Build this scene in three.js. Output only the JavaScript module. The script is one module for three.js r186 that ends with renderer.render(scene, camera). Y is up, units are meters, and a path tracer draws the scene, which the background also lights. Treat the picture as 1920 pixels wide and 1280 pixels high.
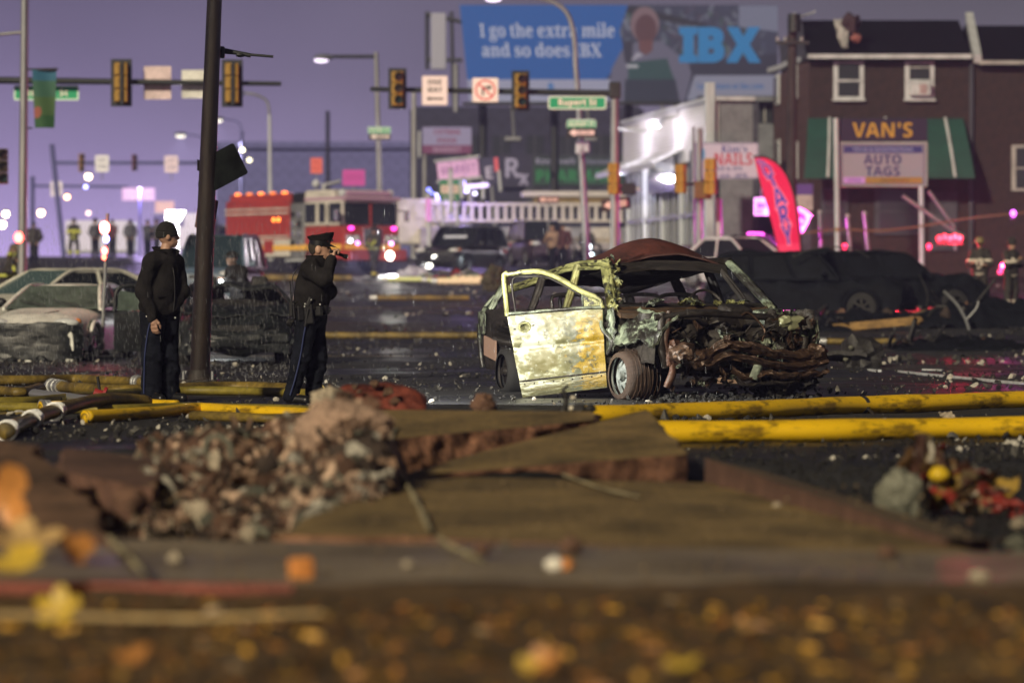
import * as THREE from 'three';
import { mergeGeometries, mergeVertices, toCreasedNormals } from 'three/addons/utils/BufferGeometryUtils.js';
import { RoundedBoxGeometry } from 'three/addons/geometries/RoundedBoxGeometry.js';
import { ConvexGeometry } from 'three/addons/geometries/ConvexGeometry.js';
import { ImprovedNoise } from 'three/addons/math/ImprovedNoise.js';
import { triTable } from 'three/addons/objects/MarchingCubes.js';
import { RectAreaLightUniformsLib } from 'three/addons/lights/RectAreaLightUniformsLib.js';

// ------------------------------------------------------------------ camera, sky, key light, exposure
const scene = new THREE.Scene();
const EYE = 1.07, FOCAL = 7200, PITCH = Math.atan(84 / FOCAL);   // a long lens held low, 135 mm at full aperture
const camera = new THREE.PerspectiveCamera(2 * Math.atan(640 / FOCAL) * 180 / Math.PI, 1024 / 682, 0.5, 6000);
camera.position.set(0, EYE, 0);
camera.rotation.x = -PITCH;
camera.focus = 39.6;
camera.userData.fStop = 1.9;
scene.add(camera);

const renderer = new THREE.WebGLRenderer({ antialias: true });
renderer.setSize(1024, 682);
renderer.toneMapping = THREE.LinearToneMapping;
renderer.toneMappingExposure = 1.0;
renderer.shadowMap.enabled = true;

{ // night haze glowing over the town: brightest low down and over the junction, dimmer overhead
  const W = 1024, H = 512, smoke = new ImprovedNoise(), data = new Float32Array(W * H * 4);
  for (let j = 0; j < H; j++) for (let i = 0; i < W; i++) {
    const up = Math.max(0, ((j + .5) / H - .5) * 180), az = ((i + .5) / W - .5) * 2 * Math.PI;
    const side = Math.sin(az + Math.PI / 2 + 0.9) * .5 + .5;           // smooth once round the horizon
    const low = Math.exp(-up / 5), dAz = ((az + Math.PI / 2 + .16 + 3 * Math.PI) % (2 * Math.PI)) - Math.PI, glow = Math.exp(-up / 1.5) * (.26 + .74 * Math.exp(-dAz * dAz / .016)), dome = .98 + .24 * Math.exp(-dAz * dAz / .06), o = (j * W + i) * 4;
    const e = up * Math.PI / 180, dx = Math.cos(az) * 13, dz = Math.sin(az) * 13, drift = 1 + .16 * smoke.noise(dx, e * 26, dz) + .09 * smoke.noise(dx * 2.3 + 7, e * 60, dz * 2.3);   // uneven drifting smoke
    const gz = Math.exp(-dAz * dAz / .035), c = [.026 + .26 * low + .55 * glow, .025 + (.238 - .02 * gz) * low + .36 * glow, .032 + (.275 + .10 * gz) * low + .86 * glow];
    for (let k = 0; k < 3; k++) data[o + k] = c[k] * (.70 + .12 * side) * dome * drift;
    data[o + 3] = 1;
  }
  const sky = new THREE.DataTexture(data, W, H, THREE.RGBAFormat, THREE.FloatType);
  sky.mapping = THREE.EquirectangularReflectionMapping;
  sky.magFilter = THREE.LinearFilter; sky.needsUpdate = true;
  scene.background = sky; scene.environment = sky;
}
const SKY_STRENGTH = 1.02;
scene.backgroundIntensity = SKY_STRENGTH; scene.environmentIntensity = SKY_STRENGTH;

const sun = new THREE.DirectionalLight(new THREE.Color(1.0, 0.86, 0.62), 3.7);
sun.position.set(-46, 46, 48);
sun.target.position.set(0, 0, -40);
sun.castShadow = true; sun.shadow.radius = 5;
Object.assign(sun.shadow.camera, { left: -60, right: 60, top: 60, bottom: -60, near: 1, far: 400 });
scene.add(sun, sun.target);
scene.fog = new THREE.FogExp2(new THREE.Color(0.50, 0.50, 1.0), 0.0006);

// ------------------------------------------------------------------ helpers
const V = (x, y, z) => new THREE.Vector3(x, y, z);
const TAU = Math.PI * 2, { lerp, clamp, smoothstep, degToRad } = THREE.MathUtils;
let seedState = 12345;
const seed = (s) => { seedState = s >>> 0; };
const R = () => { seedState = (seedState + 0x6d2b79f5) | 0; let t = Math.imul(seedState ^ (seedState >>> 15), 1 | seedState); t = (t + Math.imul(t ^ (t >>> 7), 61 | t)) ^ t; return ((t ^ (t >>> 14)) >>> 0) / 4294967296; };
const RR = (a, b) => a + (b - a) * R();
const perlin = new ImprovedNoise();
const nz = (x, y, z = 0) => perlin.noise(x + 100.3, y + 50.7, z + 20.1);
const fbm = (x, y, z = 0, o = 4) => { let s = 0, a = .5, f = 1; for (let i = 0; i < o; i++) { s += a * nz(x * f, y * f, z * f); a *= .5; f *= 2.03; } return s; };

// the road rises gently away from the camera and levels off at a crest
function gy(x, z) {
  const d = -z, r = d - 74, s = 0.0275 * .5 * (r + Math.sqrt(r * r + 120)), top = 3.08;
  const a = s - top;
  return s - .5 * (a + Math.sqrt(a * a + .02));
}
const CP = Math.cos(PITCH), SP = Math.sin(PITCH);
const pm = (d) => FOCAL / d;                                  // photograph pixels per metre at a distance
function at(px, py, d) {                                      // layout: the point a distance d ahead on a line of sight
  const x = (px - 960) / FOCAL, y = (640 - py) / FOCAL, wy = y * CP - SP, wz = -CP - y * SP, k = d / -wz;
  return V(x * k, EYE + wy * k, -d);
}
const onRoad = (px, d) => { const p = at(px, 600, d); p.y = gy(p.x, p.z); return p; };

const used = new Map();
function numbered(n) { const k = used.get(n) || 0; used.set(n, k + 1); return k ? n + '_' + String(k).padStart(3, '0') : n; }
function tag(o, label, category, group) { o.userData.label = label; if (category) o.userData.category = category; if (group) o.userData.group = group; return o; }
function shade(o) { o.castShadow = true; o.receiveShadow = true; return o; }
function thing(name, label, category, p = V(0, 0, 0), turn = 0, group) {
  const o = new THREE.Group(); o.name = numbered(name); scene.add(o);
  o.position.copy(p); o.rotation.y = turn; return tag(o, label, category, group);
}
function part(parent, name, geo, m, label) {
  const o = shade(new THREE.Mesh(Array.isArray(geo) ? merge(geo) : geo, m)); o.name = name; parent.add(o);
  if (label) o.userData.label = label; return o;
}
function single(name, geo, m, label, category, p, group) {
  const o = shade(new THREE.Mesh(Array.isArray(geo) ? merge(geo) : geo, m)); o.name = numbered(name); scene.add(o);
  if (p) o.position.copy(p); return tag(o, label, category, group);
}
function struct(name, geo, m, label) {
  const o = shade(new THREE.Mesh(Array.isArray(geo) ? merge(geo) : geo, m)); o.name = numbered(name); o.userData.kind = 'structure';
  if (label) o.userData.label = label; scene.add(o); return o;
}
function stuff(o, name, label, parent = scene) { o.name = parent === scene ? numbered(name) : name; o.userData.kind = 'stuff'; if (label) o.userData.label = label; parent.add(shade(o)); return o; }

function flat(g) { return g.index ? g.toNonIndexed() : g; }
function merge(list) {
  const gs = list.filter(Boolean).map((g) => { const f = flat(g); for (const k of Object.keys(f.attributes)) if (!['position', 'normal', 'uv'].includes(k)) f.deleteAttribute(k); if (!f.attributes.normal) f.computeVertexNormals(); if (!f.attributes.uv) uvBox(f); return f; });
  return gs.length === 1 ? gs[0] : mergeGeometries(gs);
}
function uvBox(g0, s = 1) {                                    // uv in metres by the face's main direction
  const g = flat(g0), p = g.attributes.position, uv = new Float32Array(p.count * 2), a = V(), b = V(), c = V(), n = V();
  for (let i = 0; i < p.count; i += 3) {
    a.fromBufferAttribute(p, i); b.fromBufferAttribute(p, i + 1); c.fromBufferAttribute(p, i + 2);
    n.copy(b).sub(a).cross(c.clone().sub(a)); const x = Math.abs(n.x), y = Math.abs(n.y), z = Math.abs(n.z);
    [a, b, c].forEach((v, k) => { const o = (i + k) * 2; if (y >= x && y >= z) { uv[o] = v.x * s; uv[o + 1] = v.z * s; } else if (x >= z) { uv[o] = v.z * s; uv[o + 1] = v.y * s; } else { uv[o] = v.x * s; uv[o + 1] = v.y * s; } });
  }
  g.setAttribute('uv', new THREE.BufferAttribute(uv, 2)); if (!g.attributes.normal) g.computeVertexNormals(); return g;
}
function put(g, x = 0, y = 0, z = 0, rx = 0, ry = 0, rz = 0, s) {
  if (s) g.scale(s, s, s); if (rx) g.rotateX(rx); if (ry) g.rotateY(ry); if (rz) g.rotateZ(rz); return g.translate(x, y, z);
}
const bx = (w, h, d, x = 0, y = 0, z = 0, rx = 0, ry = 0, rz = 0) => put(uvBox(new THREE.BoxGeometry(w, h, d)), x, y, z, rx, ry, rz);
const rb = (w, h, d, r, x = 0, y = 0, z = 0, rx = 0, ry = 0, rz = 0, seg = 2) => put(new RoundedBoxGeometry(w, h, d, seg, Math.min(r, w / 2.01, h / 2.01, d / 2.01)), x, y, z, rx, ry, rz);
const cyl = (r0, r1, h, x = 0, y = 0, z = 0, rx = 0, ry = 0, rz = 0, n = 16, open = false) => put(new THREE.CylinderGeometry(r1, r0, h, n, 1, open), x, y, z, rx, ry, rz);
const ball = (r, x = 0, y = 0, z = 0, sx = 1, sy = 1, sz = 1, n = 14) => { const g = new THREE.SphereGeometry(r, n, Math.ceil(n * .7)); g.scale(sx, sy, sz); return g.translate(x, y, z); };
function rod(a, b, r, n = 8, r2 = r) {                         // a straight bar from a to b
  const d = b.clone().sub(a), L = d.length(), g = new THREE.CylinderGeometry(r2, r, L, n);
  g.translate(0, L / 2, 0); g.applyQuaternion(new THREE.Quaternion().setFromUnitVectors(V(0, 1, 0), d.normalize())); return g.translate(a.x, a.y, a.z);
}
function beam(a, b, w, h, roll = 0) {                          // a straight bar of oblong section
  const d = b.clone().sub(a), L = d.length(), g = uvBox(new THREE.BoxGeometry(w, h, L)); g.rotateZ(roll);
  const m = new THREE.Matrix4().lookAt(b, a, V(0, 1, .001)); g.applyMatrix4(m); const c = a.clone().add(b).multiplyScalar(.5); return g.translate(c.x, c.y, c.z);
}
function tube(pts, rad, n = 10, seg = 0, closed = false) {     // a swept round section; rad is a number or a function of 0..1
  const curve = new THREE.CatmullRomCurve3(pts, closed, 'catmullrom', .5), S = seg || (pts.length - 1) * 6, fr = curve.computeFrenetFrames(S, closed), pos = [], nor = [], uv = [], idx = [], L = curve.getLength();
  for (let i = 0; i <= S; i++) {
    const t = i / S, c = curve.getPointAt(t), r = typeof rad === 'function' ? rad(t) : rad;
    for (let j = 0; j <= n; j++) {
      const a = j / n * TAU, v = fr.normals[i].clone().multiplyScalar(Math.cos(a)).addScaledVector(fr.binormals[i], Math.sin(a));
      const rr = typeof r === 'number' ? r : r(a); pos.push(c.x + v.x * rr, c.y + v.y * rr, c.z + v.z * rr); nor.push(v.x, v.y, v.z); uv.push(j / n * TAU * .06, t * L);
    }
  }
  for (let i = 0; i < S; i++) for (let j = 0; j < n; j++) { const a = i * (n + 1) + j, b = a + n + 1; idx.push(a, a + 1, b, b, a + 1, b + 1); }
  if (!closed) for (const e of [0, S]) { const c = curve.getPointAt(e / S), k = pos.length / 3, s = e ? 1 : -1, t = curve.getTangentAt(e / S).multiplyScalar(s); pos.push(c.x, c.y, c.z); nor.push(t.x, t.y, t.z); uv.push(0, 0); for (let j = 0; j < n; j++) { const a = e * (n + 1) + j; e ? idx.push(a, a + 1, k) : idx.push(a, k, a + 1); } }
  const g = new THREE.BufferGeometry();
  g.setAttribute('position', new THREE.Float32BufferAttribute(pos, 3)); g.setAttribute('normal', new THREE.Float32BufferAttribute(nor, 3)); g.setAttribute('uv', new THREE.Float32BufferAttribute(uv, 2)); g.setIndex(idx); return g;
}
function poly(pts, depth, bevel = 0) {                         // a flat outline in x and y with thickness along z, centred
  const s = new THREE.Shape(pts.map((p) => new THREE.Vector2(p[0], p[1])));
  const g = new THREE.ExtrudeGeometry(s, { depth, bevelEnabled: bevel > 0, bevelSize: bevel, bevelThickness: bevel, bevelSegments: 2, curveSegments: 8 }); return g.translate(0, 0, -depth / 2);
}
function roundedRect(w, h, r) { const s = new THREE.Shape(), x = -w / 2, y = -h / 2; s.moveTo(x + r, y); s.lineTo(x + w - r, y); s.quadraticCurveTo(x + w, y, x + w, y + r); s.lineTo(x + w, y + h - r); s.quadraticCurveTo(x + w, y + h, x + w - r, y + h); s.lineTo(x + r, y + h); s.quadraticCurveTo(x, y + h, x, y + h - r); s.lineTo(x, y + r); s.quadraticCurveTo(x, y, x + r, y); return s; }
function grid(nu, nv, f, smooth = true) {                      // a surface from f(u, v) -> Vector3
  const pos = [], uv = [], idx = [];
  for (let j = 0; j <= nv; j++) for (let i = 0; i <= nu; i++) { const p = f(i / nu, j / nv); pos.push(p.x, p.y, p.z); uv.push(i / nu, j / nv); }
  for (let j = 0; j < nv; j++) for (let i = 0; i < nu; i++) { const a = j * (nu + 1) + i, b = a + nu + 1; idx.push(a, a + 1, b, b, a + 1, b + 1); }
  let g = new THREE.BufferGeometry(); g.setAttribute('position', new THREE.Float32BufferAttribute(pos, 3)); g.setAttribute('uv', new THREE.Float32BufferAttribute(uv, 2)); g.setIndex(idx);
  if (!smooth) g = g.toNonIndexed(); g.computeVertexNormals(); return g;
}
function sheetSolid(nu, nv, f, t) {                            // the same with thickness t(u,v) downwards along y or a vector
  const top = grid(nu, nv, f), tv = typeof t === 'function' ? t : () => V(0, -t, 0);
  const bot = grid(nu, nv, (u, v) => f(1 - u, v).add(tv(1 - u, v)));
  const sides = [];
  const edge = (g) => sides.push(g);
  edge(grid(nu, 1, (u, v) => v ? f(u, 0) : f(u, 0).add(tv(u, 0)))); edge(grid(nu, 1, (u, v) => v ? f(1 - u, 1) : f(1 - u, 1).add(tv(1 - u, 1))));
  edge(grid(nv, 1, (u, v) => v ? f(0, 1 - u) : f(0, 1 - u).add(tv(0, 1 - u)))); edge(grid(nv, 1, (u, v) => v ? f(1, u) : f(1, u).add(tv(1, u))));
  return merge([top, bot, ...sides]);
}
function rockGeo(r, s, jag = .35, n = 14) {                    // an angular broken lump
  seed(s); const pts = []; for (let i = 0; i < n; i++) { const a = R() * TAU, u = R() * 2 - 1, k = Math.sqrt(1 - u * u), q = r * (1 - jag * R()); pts.push(V(Math.cos(a) * k * q, u * q * .8, Math.sin(a) * k * q)); }
  return uvBox(new ConvexGeometry(pts));
}
function roughRock(r, s, amp = .3, det = 3, sy = .8) {         // a lumpy stone with fine relief
  const g = mergeVertices(new THREE.IcosahedronGeometry(1, det).deleteAttribute('normal').deleteAttribute('uv')), p = g.attributes.position;
  for (let i = 0; i < p.count; i++) { const v = V().fromBufferAttribute(p, i), k = 1 + amp * (fbm(v.x * 1.3 + s * 7, v.y * 1.3, v.z * 1.3, 4) * 2) + amp * .5 * Math.abs(nz(v.x * 4 + s, v.y * 4, v.z * 4)); v.multiplyScalar(r * k); p.setXYZ(i, v.x, v.y * sy, v.z); }
  return uvBox(toCreasedNormals(g, .6));
}

// ------------------------------------------------------------------ textures and materials
function noiseTile(N, cells, oct, s, ridge = false) {          // fbm that repeats without a seam, 0..1
  seed(s); const out = new Float32Array(N * N); let amp = 1, tot = 0;
  for (let o = 0, c = cells; o < oct && c <= N; o++, c *= 2, amp *= .55) {
    const L = new Float32Array(c * c); for (let i = 0; i < L.length; i++) L[i] = R();
    for (let y = 0; y < N; y++) { const fy = y / N * c, y0 = Math.floor(fy), ty = fy - y0, sy = ty * ty * (3 - 2 * ty), r0 = (y0 % c) * c, r1 = ((y0 + 1) % c) * c;
      for (let x = 0; x < N; x++) { const fx = x / N * c, x0 = Math.floor(fx), tx = fx - x0, sx = tx * tx * (3 - 2 * tx), a = x0 % c, b = (x0 + 1) % c;
        let v = lerp(lerp(L[r0 + a], L[r0 + b], sx), lerp(L[r1 + a], L[r1 + b], sx), sy); if (ridge) v = 1 - Math.abs(v * 2 - 1); out[y * N + x] += amp * v; } }
    tot += amp;
  }
  for (let i = 0; i < out.length; i++) out[i] /= tot; return out;
}
function texture(N, f, srgb = true, M = N) {
  const d = new Uint8Array(N * M * 4); for (let y = 0; y < M; y++) for (let x = 0; x < N; x++) { const c = f(x, y, y * N + x), o = (y * N + x) * 4; for (let k = 0; k < 3; k++) d[o + k] = clamp(Array.isArray(c) ? c[k] : c, 0, 1) * 255; d[o + 3] = 255; }
  const t = new THREE.DataTexture(d, N, M); t.wrapS = t.wrapT = THREE.RepeatWrapping; t.magFilter = THREE.LinearFilter; if (srgb) t.colorSpace = THREE.SRGBColorSpace; t.needsUpdate = true; return t;
}
const rep = (t, x, y = x, ox = 0, oy = 0) => { const c = t.clone(); c.repeat.set(x, y); c.offset.set(ox, oy); c.needsUpdate = true; return c; };
const lin = (r, g, b) => new THREE.Color().setRGB(r, g, b);
const mix3 = (a, b, t) => a.map((v, i) => lerp(v, b[i], t));
const toS = (c) => c.map((v) => v <= .0031308 ? v * 12.92 : 1.055 * Math.pow(v, 1 / 2.4) - .055);
function mat(name, o) { const m = o.transmission !== undefined || o.clearcoat !== undefined ? new THREE.MeshPhysicalMaterial() : new THREE.MeshStandardMaterial(); m.name = name; if (o.map?.grain) { const g = o.map; o = { ...o, map: g.map }; m.color = g.color; } for (const [k, v] of Object.entries(o)) m[k] = Array.isArray(v) && (k === 'color' || k === 'emissive') ? lin(...v) : v; return m; }
function glow(name, c, k = 1) { return mat(name, { color: [.02, .02, .02], emissive: c, emissiveIntensity: k, roughness: .6 }); }
function canvas(w, h, draw) {
  const c = document.createElement('canvas'); c.width = w; c.height = h; const g = c.getContext('2d'); draw(g, w, h);
  const t = new THREE.CanvasTexture(c); t.colorSpace = THREE.SRGBColorSpace; t.magFilter = THREE.LinearFilter; return t;
}
const nA = noiseTile(512, 4, 7, 1), nB = noiseTile(512, 8, 6, 2), nC = noiseTile(512, 16, 5, 3), nR = noiseTile(512, 6, 5, 4, true), nF = noiseTile(512, 128, 2, 5);
const gBump = texture(512, (x, y, i) => .5 * nB[i] + .5 * nF[i], false), gLump = texture(512, (x, y, i) => .6 * nA[i] + .4 * nC[i], false);
const gRough = texture(512, (x, y, i) => { const v = .55 + .9 * (nA[i] - .5) + .5 * (nC[i] - .5); return [v, v, v]; }, false);
const grainTex = new Map();                                     // a few shared mottles, tinted by each material
function grain(c0, c1, k = 1, s = 0) {
  const q = [.25, .45, .65][[.35, .55, 9].findIndex((v) => (c0[0] + c0[1] + c0[2]) / (c1[0] + c1[1] + c1[2]) < v)], key = q + '_' + s % 2;
  if (!grainTex.has(key)) grainTex.set(key, texture(256, (x, y) => { const i = ((y * 2 + s * 31) % 512) * 512 + (x * 2 + s * 57) % 512, t = clamp(.5 + 1.6 * (nA[i] - .5) + 1.2 * (nC[i] - .5) + .8 * (nF[i] - .5), 0, 1), v = lerp(q, 1, t); return toS([v, v, v]); }));
  return { grain: true, map: grainTex.get(key), color: lin(...c1) };
}
// ------------------------------------------------------------------ shared materials
const puddle = texture(512, (x, y, i) => { const v = smoothstep(nA[i], .40, .62), w = .42 + .40 * v + .3 * (nC[i] - .5); return [w, w, w]; }, false);
const tAsph = texture(512, (x, y, i) => { const t = clamp(.35 + 1.5 * (nF[i] - .5) + .9 * (nC[i] - .5), 0, 1), wet = smoothstep(nA[i], .40, .62); return toS(mix3([.004, .004, .005], mix3([.007, .0075, .0085], [.023, .023, .024], t), .35 + .65 * wet)); });
const bAsph = texture(512, (x, y, i) => .45 * nC[i] + .4 * nF[i] + .35 * nA[i], false);
const M = {};
M.asphalt = mat('wet asphalt', { map: tAsph, roughness: 1, roughnessMap: puddle, bumpMap: bAsph, bumpScale: .035 });
const tConc = (a, b, s) => texture(512, (x, y, i) => { const j = (i + s * 5137) % 262144; return toS(mix3(a, b, clamp(.5 + 1.3 * (nA[j] - .5) + 1.0 * (nC[j] - .5) + .7 * (nF[j] - .5), 0, 1))); });
M.concrete = mat('dirty concrete', { map: texture(512, (x, y, i) => toS(mix3([.085, .058, .019], [.28, .190, .070], clamp(.5 + 1.5 * (nB[i] - .5) + .9 * (nC[(i * 5) % 262144] - .5) + 1.1 * (nF[i] - .5), 0, 1)))), roughness: .7, bumpMap: gBump, bumpScale: .002 });  // mud brown, deepened to stand for warm lamp light over the front
M.concreteWet = mat('wet concrete', { map: tConc([.12, .092, .060], [.30, .240, .165], 3), roughness: 1, roughnessMap: texture(256, (x, y) => { const v = .40 + .7 * (nA[(y * 2 % 512) * 512 + x * 2 % 512] - .35); return [v, v, v]; }, false), bumpMap: gBump, bumpScale: .004 });
M.concreteDark = mat('muddy concrete', { map: tConc([.045, .030, .014], [.15, .10, .045], 7), roughness: .85, bumpMap: gBump, bumpScale: .008 });
M.broken = mat('broken concrete face', { map: tConc([.035, .014, .008], [.34, .165, .095], 5), roughness: .9, bumpMap: gLump, bumpScale: .02 });
M.brokenDark = mat('dark broken face', { map: tConc([.055, .026, .018], [.15, .075, .05], 5), roughness: .92, bumpMap: gLump, bumpScale: .02 });
M.soil = mat('wet soil', { map: tConc([.022, .013, .008], [.20, .11, .062], 9), roughness: .8, bumpMap: gLump, bumpScale: .03 });
M.stone = [[.44, .37, .27], [.19, .10, .062], [.66, .61, .50], [.055, .036, .026], [.46, .31, .22], [.20, .20, .15]].map((c, i) => mat('stone ' + i, { map: grain(c.map((v) => v * .45), c, 1, i), roughness: .85, bumpMap: gLump, bumpScale: .02 }));
M.char = mat('charred crust', { map: grain([.004, .004, .004], [.035, .033, .032]), roughness: .55, bumpMap: gLump, bumpScale: .02 });
M.black = mat('black rubber', { color: [.012, .012, .013], roughness: .7 });
M.hoseY = mat('yellow hose jacket', { map: rep(texture(256, (x, y) => { const i = (y * 2 % 512) * 512 + x * 2; return toS(mix3([.20, .12, .006], [.80, .50, .008], smoothstep(nA[i] * .6 + nC[i] * .4, .28, .52))); }), 2.6, .8), roughness: .40, bumpMap: rep(gBump, 3, 3), bumpScale: .003 });
M.hoseD = mat('muddy hose jacket', { map: grain([.07, .045, .012], [.26, .18, .035], 1, 4), roughness: .45, bumpMap: rep(gBump, 3, 3), bumpScale: .003 });
M.hoseO = mat('olive hose jacket', { map: grain([.10, .085, .015], [.27, .215, .03], 1, 6), roughness: .42, bumpMap: rep(gBump, 3, 3), bumpScale: .003 });
M.alloy = mat('aluminium fitting', { color: [.72, .73, .72], metalness: .85, roughness: .36, bumpMap: gBump, bumpScale: .002 });

// ------------------------------------------------------------------ the ground
{
  const ds = []; for (let d = -60; d < 14; d += 4) ds.push(d); for (let d = 14; d < 64; d += .3) ds.push(d); for (let d = 64; d < 220; d += 1.5) ds.push(d); for (let d = 220; d <= 420; d += 40) ds.push(d);
  const nu = 150, pos = [], uv = [], idx = [];
  ds.forEach((d) => { const w = 14 + Math.max(0, d) * .55; for (let i = 0; i <= nu; i++) { const x = (i / nu * 2 - 1) * w, z = -d;
    let y = gy(x, z) + (d > 22 && d < 140 ? .030 * fbm(x * .7, z * .7, 0, 3) + .020 * Math.abs(nz(x * 1.9, z * 1.9, 4)) : 0);
    if (d < 24) y = lerp(lerp(-.26, -.03, smoothstep(x, .55, 1.1)), y, smoothstep(d + .5 * nz(x * .9, 3), 20.5, 23.5)) + (d > 13 && d < 24 ? (x > .8 ? .05 : .09) * fbm(x * 2.2, z * 2.2, 2, 3) : 0);
    pos.push(x, y, z); const wx = 5 * fbm(x * .11, z * .07, 9, 3), wz = 9 * fbm(x * .08, z * .05, 14, 3); uv.push((x * .94 + z * .31 + wx) / 7.3, (z * .94 - x * .31 + wz) / 11.7); } });
  for (let j = 0; j < ds.length - 1; j++) for (let i = 0; i < nu; i++) { const a = j * (nu + 1) + i, b = a + nu + 1; idx.push(a, a + 1, b, b, a + 1, b + 1); }
  const g = new THREE.BufferGeometry(); g.setAttribute('position', new THREE.Float32BufferAttribute(pos, 3)); g.setAttribute('uv', new THREE.Float32BufferAttribute(uv, 2)); g.setIndex(idx); g.computeVertexNormals();
  struct('road', g, M.asphalt);
}
// painted lane lines far up the road, and the median kerb
M.paintW = mat('worn white paint', { map: grain([.10, .10, .10], [.62, .62, .60], 1.4, 3), roughness: .5 });
M.paintY = mat('worn yellow paint', { map: grain([.06, .045, .015], [.42, .27, .03], 1.4, 5), roughness: .5 });
function roadLine(a, b, w, m) {                                // a stripe that follows the road, 6 mm above it
  const n = 40; struct('lane_line', uvBox(grid(1, n, (u, v) => { const x = lerp(a[0], b[0], v), d = lerp(a[1], b[1], v), dx = b[0] - a[0], dd = b[1] - a[1], L = Math.hypot(dx, dd), o = (u - .5) * w, X = x + o * dd / L, Z = -d + o * dx / L; return V(X, gy(X, Z) + .03, Z); })), m);
}
roadLine([-30, 96], [16, 103], .28, M.paintY); roadLine([-22, 62], [-1.2, 63.5], .2, M.paintY); roadLine([-9, 150], [-3, 120], .14, M.paintW);

// ------------------------------------------------------------------ broken pavement in front
// corners fl, fr, br, bl are points of the top face
function slab(name, label, c, thick, mTop, mEdge, o = {}) {
  const k = o.seed || 1, centre = c[0].clone().add(c[1]).add(c[2]).add(c[3]).multiplyScalar(.25), base = V(centre.x, centre.y - thick, centre.z);
  const t = thing(name, label, o.category || 'slab', base, 0, o.group);
  const f = (u, v) => { const p = c[0].clone().lerp(c[1], u).lerp(c[3].clone().lerp(c[2], u), v).sub(base); const e = o.jag ?? .05;
    const eu = Math.exp(-Math.min(u, 1 - u) * 18), ev = Math.exp(-Math.min(v, 1 - v) * 18);
    p.x += e * eu * fbm(p.x * 3 + k * 5, p.z * 3, k, 3) * 2; p.z += e * ev * fbm(p.x * 3, p.z * 3 + 7, k + 3, 3) * 2; p.y += .003 * fbm(p.x * 1.4, p.z * 1.4, k, 3); return p; };
  part(t, 'top_face', uvBox(grid(56, 30, f), .37), mTop);
  const down = o.down || V(0, -1, 0), th = (u, v) => thick * (o.taper ? o.taper(u, v) : 1), sides = [], rough = o.rough ?? .03;
  const wall = (n, e, out) => sides.push(grid(n, 7, (s, w) => { const [u, v] = e(s), p = f(u, v).addScaledVector(down, th(u, v) * (1 - w)); const q = rough * 2 * fbm(p.x * 6 + k, p.y * 9, p.z * 6, 3) * Math.min(1, (1 - w) * 5); return p.addScaledVector(out, q); }));
  wall(60, (s) => [s, 0], V(0, 0, 1)); wall(30, (s) => [1, s], V(1, 0, 0)); wall(60, (s) => [1 - s, 1], V(0, 0, -1)); wall(30, (s) => [0, 1 - s], V(-1, 0, 0));
  part(t, 'broken_edge', sides.map((g) => uvBox(g)), mEdge);
  return t;
}
const yAt = (px, py, d) => at(px, py, d);
slab('sidewalk_slab', 'flat brown pavement slab left of the long pale crack', [yAt(515, 1004, 14.95), yAt(814, 1008, 14.9), yAt(757, 893, 19.4), yAt(740, 891, 19.6)], .2, M.concrete, M.broken, { seed: 3, jag: .05 });
slab('sidewalk_slab', 'broad flat brown pavement slab below the tilted slab with a square end', [yAt(815, 1008, 14.9), yAt(1900, 1053, 14.2), yAt(1330, 905, 20.1), yAt(758, 892, 19.5)], .2, M.concrete, M.brokenDark, { seed: 5, jag: .06 });
slab('tilted_slab', 'olive pavement slab heaved up with a square reddish end toward the viewer', [yAt(742, 893, 19.5), yAt(1290, 851, 21), yAt(1213, 768, 24.4), yAt(900, 848, 21.6)], .19, M.concrete, M.broken, { seed: 8, jag: .03, taper: (u) => .12 + .88 * smoothstep(u, .40, .95) });
slab('tilted_slab', 'raised pavement slab with a thick dark red broken front beside the stones', [yAt(724, 824, 22.4), yAt(1112, 788, 23.7), yAt(1116, 771, 24.6), yAt(690, 768, 24.9)], .24, M.concrete, M.broken, { seed: 11, jag: .05, rough: .05, taper: (u) => 1 - .78 * u });
slab('tilted_slab', 'dark red slab edge that slopes down to the lower road on one side', [yAt(1312, 856, 20.4), yAt(1775, 1010, 15.0), yAt(1850, 1010, 15.6), yAt(1420, 880, 20.9)], .24, M.concreteDark, M.brokenDark, { seed: 14, jag: .05, rough: .035, taper: (u) => 1 - .75 * u });
slab('sidewalk_slab', 'small greenish pavement slab under the big yellow leaf', [yAt(-330, 1090, 12.3), yAt(268, 1090, 12.3), yAt(203, 1020, 14.4), yAt(-330, 1020, 14.4)], .2, M.concreteWet, M.brokenDark, { seed: 21, jag: .04 });
slab('sidewalk_slab', 'wide wet grey pavement slab crossing the whole foreground', [yAt(280, 1112, 12.1), yAt(2300, 1135, 12.0), yAt(2300, 1042, 14.1), yAt(205, 1010, 14.87)], .2, M.concreteWet, M.broken, { seed: 23, jag: .03 });
slab('tilted_slab', 'brown earth-covered slab tipped up at the edge of the rubble', [yAt(-120, 1010, 15.1), yAt(208, 1004, 15.3), yAt(60, 836, 17.6), yAt(-160, 800, 18)], .26, M.soil, M.brokenDark, { seed: 31, jag: .09, rough: .05 });
slab('tilted_slab', 'reddish slab fragment leaning on the rubble heap', [yAt(120, 884, 18.2), yAt(268, 915, 17.6), yAt(345, 868, 18.8), yAt(118, 838, 19.6)], .2, M.brokenDark, M.brokenDark, { seed: 35, jag: .06, rough: .05 });
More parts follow.
